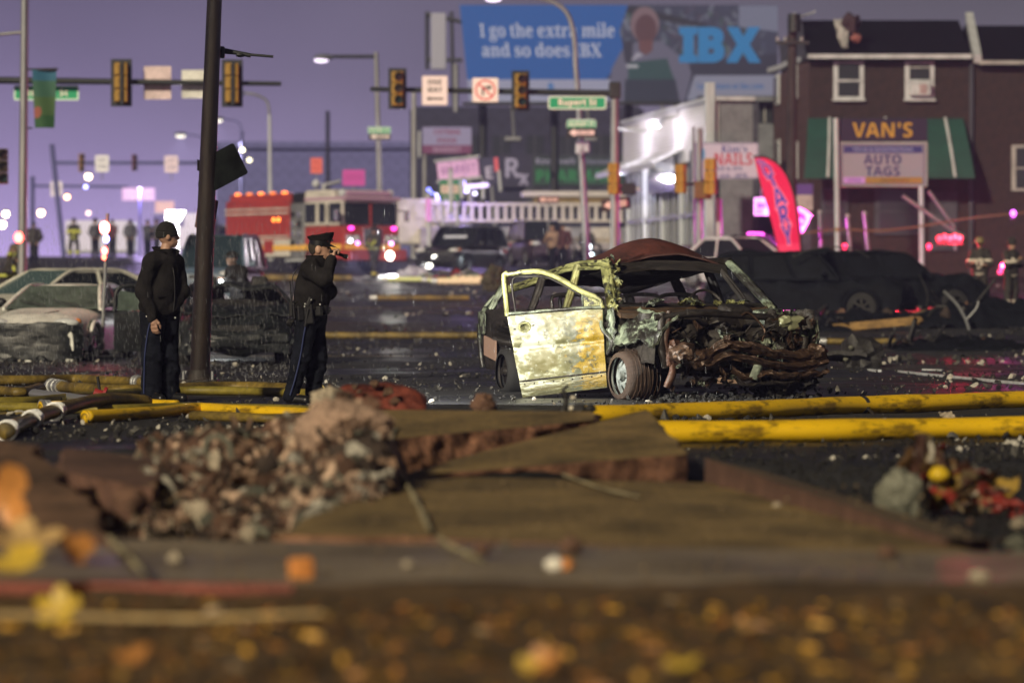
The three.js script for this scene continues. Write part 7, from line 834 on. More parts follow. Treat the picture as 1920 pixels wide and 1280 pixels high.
function cap(ax, ay, az, bx2, by, bz, r0, r1) { const dx = bx2 - ax, dy = by - ay, dz = bz - az, q = 1 / (dx * dx + dy * dy + dz * dz + 1e-9); return (x, y, z) => { let t = ((x - ax) * dx + (y - ay) * dy + (z - az) * dz) * q; t = t < 0 ? 0 : t > 1 ? 1 : t; const X = x - ax - dx * t, Y = y - ay - dy * t, Z = z - az - dz * t; return Math.sqrt(X * X + Y * Y + Z * Z) - (r0 + (r1 - r0) * t); }; }
const C3 = (a, b, r0, r1 = r0) => cap(a[0], a[1], a[2], b[0], b[1], b[2], r0, r1);
const ell = (c, r) => (x, y, z) => { const a = (x - c[0]) / r[0], b = (y - c[1]) / r[1], d = (z - c[2]) / r[2], k = Math.sqrt(a * a + b * b + d * d); return (k - 1) * Math.min(r[0], r[1], r[2]); };
const uni = (list, k) => (x, y, z) => { let d = list[0](x, y, z); for (let i = 1; i < list.length; i++) d = smin(d, list[i](x, y, z), k); return d; };
const rotY = (f, c, yaw) => { const s = Math.sin(yaw), q = Math.cos(yaw); return (x, y, z) => { const X = x - c[0], Z = z - c[2]; return f(c[0] + X * q - Z * s, y, c[2] + X * s + Z * q); }; };  // shape made facing +z, turned by yaw
const add = (a, b, k = 1) => [a[0] + b[0] * k, a[1] + b[1] * k, a[2] + b[2] * k], mixp = (a, b, t) => [lerp(a[0], b[0], t), lerp(a[1], b[1], t), lerp(a[2], b[2], t)];
M.skin = mat('skin', { map: grain([.34, .19, .13], [.46, .27, .19], .6, 2), roughness: .5 }); M.skinDark = mat('dark skin', { color: [.10, .055, .038], roughness: .5 });
M.navy = mat('navy uniform cloth', { map: grain([.007, .0065, .007], [.019, .0175, .018], .8, 3), roughness: .9, specularIntensity: .25, clearcoat: 0, bumpMap: rep(gBump, 3, 3), bumpScale: .004 }); M.trouser = mat('dark trouser cloth', { map: grain([.003, .0045, .008], [.008, .010, .017], .8, 3), roughness: .9, specularIntensity: .25, clearcoat: 0, bumpMap: rep(gBump, 3, 3), bumpScale: .003 });
M.leather = mat('black leather', { color: [.008, .008, .009], roughness: .35 }); M.knit = mat('black knit', { map: grain([.006, .006, .006], [.022, .021, .020], 1, 3), roughness: .95, bumpMap: rep(gBump, 5, 5), bumpScale: .006 }); M.stripeBlue = mat('blue trouser stripe', { color: [.008, .018, .085], roughness: .7 });
M.turnout = mat('dark turnout cloth', { map: grain([.012, .011, .010], [.038, .033, .028], 1, 3), roughness: .85 }); M.tan = mat('tan turnout cloth', { map: grain([.05, .035, .02], [.12, .085, .05], 1, 3), roughness: .85 }); M.lime = mat('lime reflective band', { color: [.62, .66, .10], roughness: .4 }); M.silver = mat('silver reflective band', { color: [.55, .50, .42], roughness: .4 }); M.coatGrey = mat('grey coat', { map: grain([.04, .04, .05], [.09, .09, .105], 1, 1), roughness: .9 }); M.eyeM = mat('eye', { color: [.02, .016, .012], roughness: .2 }); M.hair = mat('cropped hair', { color: [.03, .022, .016], roughness: .9 });
function handField(w, dir, side, curl, palm) {                  // w wrist, dir fingers, side towards the thumb, palm the way the palm faces
  const list = [], fw = .019, P = (a, b, c) => add(add(add(w, dir, a), side, b), palm, c); list.push(C3(w, P(.045, 0, 0), .030, .030)); for (const b of [-.024, -.008, .010, .026]) list.push(C3(P(.02, b * .6, 0), P(.085, b, 0), .019, .013));
  [[-.031, .062], [-.011, .076], [.009, .082], [.028, .074]].forEach(([b, L], i) => { const a0 = P(.088, b, 0), c1 = curl * (.75 + .1 * i), a1 = P(.088 + L * .5 * Math.cos(c1), b, L * .5 * Math.sin(c1)), c2 = c1 + curl * 1.1, a2 = add(a1, add([dir[0] * Math.cos(c2), dir[1] * Math.cos(c2), dir[2] * Math.cos(c2)], palm, Math.sin(c2)), L * .32), c3 = c2 + curl * .8, a3 = add(a2, add([dir[0] * Math.cos(c3), dir[1] * Math.cos(c3), dir[2] * Math.cos(c3)], palm, Math.sin(c3)), L * .25); list.push(C3(a0, a1, .0105, .0095), C3(a1, a2, .0095, .0085), C3(a2, a3, .0085, .0075)); });
  const t0 = P(.02, .026, .006), t1 = P(.052, .050, .016), t2 = P(.080, .052, .026 + .02 * curl), t3 = P(.10, .044, .034 + .028 * curl); list.push(C3(t0, t1, .016, .013), C3(t1, t2, .012, .0105), C3(t2, t3, .010, .008)); return list;
}
const unit = (v) => { const l = Math.hypot(...v); return v.map((q) => q / l); };
// J: joints in metres from the point between the feet; o: what is worn
function person(label, p, J, o) {
  const t = thing('person', label, 'person', p, o.turn || 0, o.group), cell = o.cell || .03, fine = cell < .02, kT = o.bulk || 1, yaw = o.face ?? 0, H = J.head;
  const head = rotY(uni([ell(add(H, [0, .02, -.012]), [.078, .098, .096]), ell(add(H, [0, -.045, .02]), [.058, .075, .072]), C3(add(H, [0, -.095, .062]), add(H, [0, -.08, .072]), .020, .022), C3(add(H, [0, .012, .092]), add(H, [0, -.022, .108]), .010, .0145), ell(add(H, [.078, -.01, -.012]), [.014, .032, .022]), ell(add(H, [-.078, -.01, -.012]), [.014, .032, .022]), C3(add(H, [-.022, -.058, .084]), add(H, [.022, -.058, .084]), .010)], .022), H, yaw);
  const headC = (x, y, z) => { const q = head(x, y, z); const s = Math.sin(yaw), c = Math.cos(yaw); for (const e of [-.030, .030]) { const ex = H[0] + e * c + .092 * s, ez = H[2] - e * s + .092 * c, dd = Math.hypot(x - ex, y - H[1] - .012, z - ez) - .013; if (dd < .03) return Math.max(q, -smin(dd, 1, .01) ); } return q; };
  const neck = C3(J.neck, add(H, [0, -.05, -.005]), .056, .052), arm = (s, e, w, r) => [C3(s, e, .055 * r, .044 * r), C3(e, w, .044 * r, .030 * r)], leg = (h, k, a, r) => [C3(h, k, .088 * r, .060 * r), C3(k, a, .058 * r, .040 * r)];
  const tr = [C3(J.pel, mixp(J.pel, J.neck, .45), .125, .13), C3(mixp(J.pel, J.neck, .45), mixp(J.pel, J.neck, .8), .13, .12), C3(J.sL, J.sR, .07), C3(J.hL, J.hR, .10)];
  const toe = (a, q) => add(a, [Math.sin(q) * .17, -.045, Math.cos(q) * .17]), fyL = o.toeL ?? o.toe ?? yaw, fyR = o.toeR ?? o.toe ?? yaw;
  const bodyF = uni([...tr, neck, ...arm(J.sL, J.eL, J.wL, 1), ...arm(J.sR, J.eR, J.wR, 1), ...leg(J.hL, J.kL, J.aL, 1), ...leg(J.hR, J.kR, J.aR, 1), C3(J.aL, toe(J.aL, fyL), .035), C3(J.aR, toe(J.aR, fyR), .035)], .05);
  const all = Object.values(J), lo = [0, 1, 2].map((k) => Math.min(...all.map((q) => q[k])) - .24), hi = [0, 1, 2].map((k) => Math.max(...all.map((q) => q[k])) + .24); lo[1] = Math.max(lo[1], -.06);
  const hands = o.hands || [[J.wL, unit(add(J.wL, J.eL, -1)), null], [J.wR, unit(add(J.wR, J.eR, -1)), null]];
  const geos = [meshField(bodyF, lo, hi, Math.max(cell, .016)), meshField(fine ? headC : head, add(H, [-.16, -.16, -.16]), add(H, [.16, .16, .16]), fine ? .006 : .014)];
  for (const h of hands) { if (!h) continue; const dir = h[1], side = h[2] || unit([-dir[2] || .3, .1, dir[0] || .3]), palm = h[4] || unit([dir[1] * side[2] - dir[2] * side[1], dir[2] * side[0] - dir[0] * side[2], dir[0] * side[1] - dir[1] * side[0]]), f = uni(handField(h[0], dir, side, h[3] ?? .45, palm), .008); geos.push(meshField(f, add(h[0], [-.19, -.19, -.19]), add(h[0], [.19, .19, .19]), fine ? .005 : .012)); }
  part(t, 'body', geos, o.skin || M.skin);
  if (fine) { const s = Math.sin(yaw), c = Math.cos(yaw); for (const e of [-.030, .030]) part(t, 'eye', ball(.011, H[0] + e * c + .080 * s, H[1] + .012, H[2] - e * s + .080 * c, 1, 1, 1, 10), M.eyeM); }
  const wr = o.wrinkle ?? .010, fold = (x, y, z, a) => a * (fbm(x * 7 + 3, y * 4.2, z * 7, 3) * 1.6 + .5 * nz(x * 3, y * 11 + x * 5, z * 3));
  // jacket
  const b = kT, cl = [C3(J.pel, mixp(J.pel, J.neck, .42), .150 * b, .165 * b), C3(mixp(J.pel, J.neck, .42), mixp(J.pel, J.neck, .84), .165 * b, .135 * b), C3(mixp(J.sL, J.neck, .2), mixp(J.sR, J.neck, .2), .092 * b), C3(J.neck, add(J.neck, [0, .02, 0]), .088), C3(J.sL, J.eL, .084 * b, .072 * b), C3(J.eL, J.wL, .070 * b, .052 * b), C3(J.sR, J.eR, .084 * b, .072 * b), C3(J.eR, J.wR, .070 * b, .052 * b), C3(add(J.hL, [0, .06, 0]), add(J.hR, [0, .06, 0]), .13 * b)];
  const hem = o.hem ?? J.pel[1] - .02, cu = uni(cl, .035), coat = (x, y, z) => Math.max(cu(x, y, z) + fold(x, y, z, wr), hem - y - .02 * nz(x * 6, z * 6, 2), y - J.neck[1] - .055 + .3 * Math.abs(x - J.neck[0]) * .0, -(Math.hypot((x - J.neck[0]), (z - J.neck[2])) - .062 + Math.max(0, J.neck[1] - y) * 3));
  // sleeves hang below the hem: cut only the trunk
  const slv = uni([cl[4], cl[5]], .03), slv2 = uni([cl[6], cl[7]], .03), coat2 = (x, y, z) => Math.min(coat(x, y, z), Math.min(slv(x, y, z), slv2(x, y, z)) + fold(x, y, z, wr));
  part(t, o.coatName || 'jacket', meshField(coat2, lo, hi, cell), o.coat || M.navy);
  const lr = o.legR || 1, le = [C3(J.hL, J.kL, .112 * lr, .090 * lr), C3(J.kL, J.aL, .088 * lr, .080 * lr), C3(J.hR, J.kR, .112 * lr, .090 * lr), C3(J.kR, J.aR, .088 * lr, .080 * lr), C3(J.hL, J.hR, .125), C3(J.pel, add(J.pel, [0, .08, 0]), .14)], lu = uni(le, .03), minA = Math.min(J.aL[1], J.aR[1]);
  const legs = (x, y, z) => Math.max(lu(x, y, z) + fold(x, y * 1.4, z, wr * (y < J.kL[1] ? 1.3 : .8)), y - Math.max(hem + .10, J.pel[1] + .03), minA - .055 - y); part(t, 'trousers', meshField(legs, lo, hi, cell), o.pants || M.trouser);
  for (const [a, q] of [[J.aL, fyL], [J.aR, fyR]]) { const e = toe(a, q), f = uni([C3(add(a, [0, .06, 0]), add(a, [0, -.03, 0]), .055, .056), C3(add(a, [0, -.03, 0]), e, .052, .046)], .03), g = (x, y, z) => Math.max(f(x, y, z), a[1] - .078 - y); part(t, 'boot', meshField(g, add(a, [-.28, -.14, -.28]), add(a, [.28, .14, .28]), Math.max(.011, cell * .7)), o.boot || M.leather); }
  const shell = (f, m, name, thick, cond) => { const g = meshField((x, y, z) => Math.max(f(x, y, z) - thick, cond(x, y, z)), lo, hi, Math.min(cell, .02)); if (g.index.count) part(t, name, g, m); };
  for (const [y0, y1, m] of o.bands || []) shell(coat2, m, 'reflective_band', .008, (x, y) => Math.max(y0 - y, y - y1)); for (const [y0, y1, m] of o.legBands || []) shell(legs, m, 'reflective_band', .008, (x, y) => Math.max(y0 - y, y - y1));
  if (o.armBands) for (const [e, w] of [[J.eL, J.wL], [J.eR, J.wR]]) { const d = unit(add(w, e, -1)), c0 = mixp(e, w, .7); shell(coat2, o.armBands, 'reflective_band', .008, (x, y, z) => Math.max(Math.abs((x - c0[0]) * d[0] + (y - c0[1]) * d[1] + (z - c0[2]) * d[2]) - .032, Math.hypot(x - c0[0], y - c0[1], z - c0[2]) - .14)); }
  const S = Math.sin(yaw), Cc = Math.cos(yaw), hp = (x, y, z) => V(H[0] + x * Cc + z * S, H[1] + y, H[2] - x * S + z * Cc), yawed = (g) => g.rotateY(yaw).translate(...H);
  if (o.hat === 'knit') { const f = rotY((x, y, z) => Math.max(ell(add(H, [0, .026, -.014]), [.088, .121, .107])(x, y, z) + .004 * Math.sin(y * 260) * (y - H[1] < .055 ? 1 : .2), H[1] + .002 - .30 * (z - H[2]) * -.0 + .22 * (z - H[2]) * .5 - y - .012), H, yaw); part(t, 'knit_cap', meshField(f, add(H, [-.16, -.1, -.16]), add(H, [.16, .18, .16]), fine ? .007 : .02), M.knit); if (fine) part(t, 'cap_fold', meshField(rotY((x, y, z) => Math.max(ell(add(H, [0, .02, -.014]), [.0905, .120, .110])(x, y, z), H[1] - .012 + .11 * (z - H[2]) - y, y - H[1] - .04 - .11 * (z - H[2])), H, yaw), add(H, [-.16, -.1, -.16]), add(H, [.16, .18, .16]), .007), M.knit); }
  if (o.hat === 'peak') { part(t, 'cap_band', yawed(new THREE.CylinderGeometry(.094, .090, .048, 30).scale(1, 1, 1.14).rotateX(.10).translate(0, .058, -.004)), M.leather); const top = grid(40, 10, (u, v) => { const a = u * TAU, r = .094 + (v < .55 ? .024 * Math.sin(v / .55 * 1.57) : .024 - .118 * (v - .55) / .45); return V(Math.sin(a) * Math.max(r, 0), .080 + .055 * Math.min(1, v / .55) + .030 * Math.cos(a) * Math.max(r, 0) / .118 * Math.min(1, v / .5) + .012 * Math.min(1, v / .5) + .008 * nz(Math.sin(a) * 3, Math.cos(a) * 3, v) - .012 * Math.max(0, v - .6), Math.cos(a) * Math.max(r, 0) * 1.12 - .004); }); part(t, 'cap_crown', yawed(top.rotateX(.06)), M.navy); part(t, 'cap_peak', yawed(grid(20, 6, (u, v) => { const a = (u - .5) * 2.2, r = .098 + v * .06 * Math.cos(a * .9); return V(Math.sin(a) * r, .048 - v * .035 * Math.cos(a) , Math.cos(a) * r * 1.08); })), M.leather); part(t, 'cap_badge', yawed(ball(.012, 0, .085, .118)), M.silver); part(t, 'cap_button', yawed(ball(.006, .092, .060, .03)), M.silver); }
  if (o.hat === 'helmet') { part(t, 'helmet', yawed(merge([ball(.118, 0, .075, -.008, 1, .92, 1.16, 18), ball(.155, 0, .03, -.03, 1, .16, 1.25, 18), rb(.02, .05, .26, .008, 0, .17, -.01), rb(.07, .08, .02, .01, 0, .10, .13)])), o.hatM || M.turnout); }
  if (o.hat === 'cap') { part(t, 'cap', yawed(merge([ball(.098, 0, .052, -.012, 1, .82, 1.14, 16), ball(.07, 0, .035, .105, 1, .14, 1, 12)])), o.hatM || M.knit); }
  if (!o.hat || o.hat === 'peak') part(t, 'hair', meshField(rotY((x, y, z) => Math.max(ell(add(H, [0, .022, -.018]), [.083, .104, .100])(x, y, z), (z - H[2]) * .8 - (y - H[1]) + (o.hat ? .0 : -.02), -(y - H[1]) - .075), H, yaw), add(H, [-.14, -.14, -.14]), add(H, [.14, .16, .14]), fine ? .008 : .016), M.hair);
  return { t, hp, J };
}
// the policeman in the knit cap
{ const d = 38.2, base = at(300, 752, d); base.y = 0.02; const J = { pel: [0, .90, 0], neck: [.045, 1.47, 0], head: [.075, 1.655, .0], sL: [.15, 1.385, -.13], sR: [-.085, 1.385, .15], eL: [.215, 1.10, -.06], wL: [.12, .92, .07], eR: [-.155, 1.10, .16], wR: [-.05, .845, .26], hL: [.06, .88, -.07], hR: [-.06, .88, .075], kL: [.075, .48, -.04], kR: [-.075, .48, .10], aL: [.085, .085, -.09], aR: [-.09, .085, .07] };
  const q = person('policeman in a black knit cap and dark jacket looking toward the far side', base, J, { cell: .013, face: 1.85, toeL: 1.0, toeR: .75, hat: 'knit', wrinkle: .021, bulk: 1.06, hem: .865, legR: 1.14, hands: [null, [[-.045, .835, .265], unit([.12, -1, .05]), unit([.8, .1, .45]), .42, unit([.35, -.05, -.75])]] });
  part(q.t, 'collar', sheetSolid(36, 6, (u, v) => { const a = lerp(-2.5, 2.5, u) + Math.PI + .85, r = .083 + .045 * v * (1 + .5 * Math.pow(Math.abs(u * 2 - 1), 3)); return V(.045 + Math.sin(a) * r, 1.475 + .075 * v - .05 * Math.pow(Math.abs(u * 2 - 1), 2), Math.cos(a) * r); }, () => V(0, -.006, 0)), M.navy); const st = [[-.065, .86, .195], [-.105, .70, .195], [-.135, .48, .19], [-.145, .28, .165], [-.15, .09, .15]].map((v) => V(...v)); part(q.t, 'trouser_stripe', tube(st, () => (a) => .011 + .004 * Math.cos(2 * a), 7, 40), M.stripeBlue); part(q.t, 'zip_line', tube([V(.115, 1.42, .085), V(.15, 1.25, .115), V(.155, 1.05, .12), V(.14, .9, .125)], .006, 6, 24), M.leather); part(q.t, 'pocket_flap', rb(.10, .03, .015, .006, .03, 1.06, .185, 0, .5, .15), M.navy); part(q.t, 'belt_snap', ball(.012, -.115, .855, .18), M.alloy); part(q.t, 'belt_snap', ball(.010, .155, .84, .08), M.alloy); }
// the policeman with the flashlight
let torchAt;
{ const d = 37.6, base = at(580, 755, d); base.y = .02; const J = { pel: [.015, .885, 0], neck: [.06, 1.385, 0], head: [.105, 1.515, .0], sL: [.055, 1.305, -.17], sR: [.01, 1.305, .17], eL: [.17, 1.10, -.20], wL: [.21, 1.12, -.02], eR: [.165, 1.225, .27], wR: [.222, 1.405, .13], hL: [.045, .86, -.09], hR: [-.005, .86, .09], kL: [.075, .47, -.075], kR: [-.075, .47, .105], aL: [.025, .085, -.10], aR: [-.175, .085, .12] };
  const q = person('policeman in a peaked cap aiming a flashlight at the burnt van', base, J, { cell: .013, face: 1.52, toeL: 1.5, toeR: 1.1, hat: 'peak', wrinkle: .018, bulk: 1.08, hem: .93, hands: [null, [[.225, 1.415, .125], unit([.25, .95, -.15]), unit([-.3, .1, -.95]), 1.25, unit([.92, -.25, -.28])]] });
  part(q.t, 'collar', sheetSolid(36, 5, (u, v) => { const a = u * TAU * .9 + Math.PI + .3, r = .074 + .025 * v; return V(.06 + Math.sin(a) * r, 1.395 + .06 * v, Math.cos(a) * r); }, () => V(0, -.006, 0)), M.navy);
  part(q.t, 'trouser_stripe', tube([[-.002, .86, .205], [-.04, .70, .21], [-.078, .47, .198], [-.13, .25, .20], [-.178, .09, .205]].map((v) => V(...v)), () => (a) => .011 + .004 * Math.cos(2 * a), 7, 40), M.stripeBlue);
  part(q.t, 'duty_belt', tube([0, 1, 2, 3, 4, 5, 6, 7].map((i) => V(.02 + Math.cos(i / 8 * TAU) * .172, .925 + .01 * Math.sin(i), Math.sin(i / 8 * TAU) * .178)), () => (a) => .016 + .016 * Math.abs(Math.sin(a)), 8, 60, true), M.leather);
  for (const [x, y, z, w, h, k, ry] of [[-.135, .91, .12, .06, .17, .05, .5], [-.075, .89, .19, .07, .15, .05, .2], [.005, .88, .205, .09, .20, .06, 0], [.10, .91, .19, .07, .10, .05, -.4], [.165, .92, .10, .06, .09, .05, -1], [-.155, .93, .03, .05, .12, .05, 1.2]]) part(q.t, 'belt_pouch', rb(w, h, k, .014, x, y, z, 0, ry, .08), M.leather); part(q.t, 'holster_grip', [rb(.045, .10, .03, .012, .01, 1.0, .225, 0, 0, -.4), rod(V(.0, .93, .22), V(-.03, .76, .215), .026, 10, .018)], M.leather); part(q.t, 'radio', [rb(.055, .15, .04, .012, -.165, .93, .10, 0, .8), rod(V(-.17, 1.0, .10), V(-.185, 1.20, .10), .006)], M.black); part(q.t, 'radio_cord', tube([V(-.17, 1.0, .1), V(-.155, 1.12, .09), V(-.16, 1.24, .07), V(-.10, 1.34, .06)], .005, 6, 24), M.black); for (const [x, y] of [[.03, 1.02], [-.03, .98], [-.035, .955], [.115, .975]]) part(q.t, 'belt_snap', ball(.009, x, y, .235), M.alloy); part(q.t, 'key_ring', roughRock(.04, 5, .4, 2, 1).translate(-.185, .80, .06), M.black);
  // the flashlight in his fist
  const L = V(base.x + .255, base.y + 1.478, base.z + .11), dir = at(1062, 624, 39.3).sub(L).normalize(), f = thing('flashlight', 'black flashlight in the fist of the policeman in the peaked cap', 'flashlight', L); const A = V(0, 0, 0).addScaledVector(dir, -.06), B = V(0, 0, 0).addScaledVector(dir, .105), Cq = V(0, 0, 0).addScaledVector(dir, .145);
  part(f, 'barrel', rod(A, B, .0165, 14), M.black); part(f, 'head', rod(B, Cq, .020, 16, .026), M.black); part(f, 'lens', cyl(.021, .021, .004, 0, 0, 0).applyQuaternion(new THREE.Quaternion().setFromUnitVectors(V(0, 1, 0), dir)).translate(...V(0, 0, 0).addScaledVector(dir, .147).toArray()), glow('torch lens', [1, .98, .9], 6));
  const s = new THREE.SpotLight(new THREE.Color(1, .98, .88), 95, .125, 1); s.position.copy(V(0, 0, 0).addScaledVector(dir, .156)); s.target.position.copy(V(0, 0, 0).addScaledVector(dir, 2.4)); s.castShadow = true; s.shadow.radius = .8; f.add(s, s.target); }
// everybody farther off
const stand = (o = {}) => { const w = o.w || .19, s = o.spread || .1, J = { pel: [0, .96, 0], neck: [0, 1.50, 0], head: [0, 1.665, .02], sL: [w, 1.42, 0], sR: [-w, 1.42, 0], eL: [w + .06, 1.13, -.02], eR: [-w - .06, 1.13, -.02], wL: [w + .03, .88, .06], wR: [-w - .03, .88, .06], hL: [.09, .93, 0], hR: [-.09, .93, 0], kL: [s, .5, .02], kR: [-s, .5, .02], aL: [s + .01, .085, 0], aR: [-s - .01, .085, 0] }; if (o.arms === 'crossed') { J.eL = [w + .08, 1.14, .06]; J.eR = [-w - .08, 1.14, .06]; J.wL = [-.08, 1.17, .22]; J.wR = [.08, 1.13, .22]; } if (o.arms === 'phone') { J.eL = [w + .05, 1.15, .12]; J.wL = [.06, 1.30, .28]; J.eR = [-w - .05, 1.15, .12]; J.wR = [-.06, 1.28, .28]; } if (o.arms === 'pocket') { J.wL = [w - .02, .95, .13]; J.wR = [-w + .02, .95, .13]; J.eL = [w + .10, 1.14, -.03]; J.eR = [-w - .10, 1.14, -.03]; } if (o.step) { J.kL = [s, .5, .16]; J.aL = [s, .085, .18]; J.kR = [-s, .5, -.06]; J.aR = [-s, .10, -.24]; } if (o.stoop) for (const k of ['neck', 'head', 'sL', 'sR', 'eL', 'eR', 'wL', 'wR']) { const v = J[k], a = o.stoop * (k === 'head' ? 1.15 : 1), y = v[1] - .95; J[k] = [v[0], .95 + y * Math.cos(a) - v[2] * Math.sin(a) * .2, v[2] + y * Math.sin(a)]; } if (o.h) for (const k in J) J[k] = J[k].map((q) => q * o.h); return J; };
const FIRE = (m, c) => ({ coat: c, pants: c, coatName: 'turnout_coat', bulk: 1.14, legR: 1.1, hat: 'helmet', hem: .80, armBands: m, bands: [[.83, .90, m], [1.20, 1.27, m]], legBands: [[.17, .25, m]], wrinkle: .014 });
const far = (x, d, label, J, o = {}) => person(label, roadPt(x, d, .02), J, { cell: .034, ...o });
far(138, 184, 'firefighter with lime stripes and folded arms near the far light panels', stand({ arms: 'crossed', spread: .17 }), { ...FIRE(M.lime, M.turnout), hatM: M.coatGrey, bands: [[.82, .93, M.lime], [1.12, 1.26, M.lime]], legBands: [[.12, .26, M.lime]] });
far(178, 179, 'dark figure in a helmet left of the red beacon', stand({ arms: 'pocket' }), { hat: 'helmet', coat: M.coatGrey, turn: .5, hem: .75 }); far(210, 177, 'tall dark figure just right of the red beacon', stand({ arms: 'phone' }), { hat: 'cap', coat: mat('maroon coat', { color: [.10, .03, .04], roughness: .9 }), turn: -.4, hem: .7 });
far(244, 180, 'lone dark figure with hands in pockets standing in the far haze', stand({ arms: 'pocket', spread: .08 }), { coat: M.coatGrey, face: Math.PI, hem: .72 }); far(276, 174, 'figure in a grey coat left of the knit cap', stand({ arms: 'phone' }), { coat: M.coatGrey, turn: .8, hat: 'knit', hem: .6, bulk: 1.15 }); far(294, 181, 'figure in a pale grey coat half hidden by the knit cap', stand({ arms: 'pocket' }), { coat: M.coatGrey, turn: -.7, hem: .65, hat: 'cap' });
far(63, 160, 'figure in a dark coat just right of the banner pole', stand({ arms: 'pocket', w: .21 }), { coat: M.turnout, face: Math.PI, hat: 'knit', hem: .7, bulk: 1.2 });
far(12, 98, 'crouching firefighter with lime bands at the picture edge', stand({ stoop: .7, arms: 'phone', h: .92 }), { ...FIRE(M.lime, M.turnout), turn: .9, bands: [[.86, .94, M.lime]], legBands: [[.22, .34, M.lime]], hem: .72 }); far(34, 112, 'second firefighter behind the banner pole in yellow striped coat', stand({ arms: 'phone' }), { ...FIRE(M.lime, M.tan), turn: -.4 });
{ const q = far(452, 65.5, 'police officer leaning over the dark wreck with a small light', stand({ stoop: .22, arms: 'phone', h: .99 }), { cell: .02, hat: 'cap', turn: -.9, coat: M.navy, skin: M.skinDark, bulk: 1.12 }); part(q.t, 'shoulder_patch', rb(.07, .09, .02, .01, -.27, 1.30, .14, 0, -.6), mat('yellow patch', { color: [.30, .27, .12], roughness: .7 }));
  const f = thing('flashlight', 'small lit flashlight over the roof of the dark wreck', 'flashlight', at(414, 527, 65)); part(f, 'barrel', rod(V(.16, .12, -.02), V(.02, .015, 0), .018), M.black); part(f, 'lens', ball(.034, 0, 0, 0), glow('small torch lens', [.95, 1, .98], 16)); const s = new THREE.PointLight(new THREE.Color(.95, 1, .97), 3); s.position.set(-.05, -.04, .05); s.castShadow = true; s.shadow.radius = 1.5; f.add(s); }
far(446, 113, 'man in a dark cap and jacket walking behind the dark wreck', stand({ step: true, arms: 'pocket' }), { hat: 'cap', turn: -1.2, coat: M.navy, face: -.2, hatM: M.turnout }); far(478, 117, 'stooping figure in plum clothes with a pinkish face before the fire engine', stand({ stoop: .5, h: .85 }), { coat: mat('plum jacket', { color: [.07, .02, .05], roughness: .8 }), turn: .4 });
far(702, 136, 'firefighter in dark gear walking in front of the fire engine', stand({ step: true, arms: 'phone' }), { ...FIRE(M.lime, M.turnout), turn: -.5, bands: [[1.0, 1.08, mat('dull lime band', { color: [.20, .22, .05], roughness: .6 })]], legBands: [[.10, .20, mat('yellow boot band', { color: [.5, .42, .05], roughness: .5 })]] });
far(1036, 147, 'person in a tan and red coat right of the dark van', stand({ step: true, arms: 'phone' }), { coat: mat('tan red coat', { map: grain([.14, .05, .04], [.36, .24, .18], 1.3, 3), roughness: .8 }), turn: -.6, hem: .7 }); far(1056, 151, 'taller person in dark maroon clothes by the dark van', stand({ arms: 'pocket', w: .21 }), { coat: mat('maroon jacket', { color: [.06, .018, .022], roughness: .8 }), hat: 'knit', hem: .6, bulk: 1.15 });
{ const q = far(1101, 141, 'person with a bright white chest light below the curved lamp post', stand({ arms: 'phone' }), { coat: M.turnout, hat: 'cap', bulk: 1.15, hatM: mat('red cap', { color: [.35, .08, .08], roughness: .7 }) }); const f = thing('chest_light', 'bright white light held by the person below the curved lamp post', 'light', at(1101, 463, 140.2)); part(f, 'lens', ball(.15, 0, 0, 0, 1, 1.1, .6), glow('white chest light', [.85, .97, 1], 8)); part(f, 'clip', rb(.36, .12, .1, .03, .05, -.28, 0), mat('pale band', { color: [.6, .7, .75], roughness: .4 })); const s = new THREE.PointLight(new THREE.Color(.85, .97, 1), 12); s.position.set(0, 0, .3); s.castShadow = true; s.shadow.radius = 7; f.add(s); }
far(1838, 101, 'firefighter in a tan helmet and dark coat, hands at the belt, by the red beacons', stand({ arms: 'crossed', spread: .13 }), { ...FIRE(M.silver, M.turnout), cell: .026, hatM: mat('tan helmet', { color: [.22, .17, .08], roughness: .5 }), face: 2.6, turn: -.2 }); far(1896, 99, 'firefighter in a dark helmet near the picture edge beside the tan helmet', stand({ arms: 'phone', spread: .13 }), { ...FIRE(M.silver, M.turnout), cell: .026, turn: .7 });
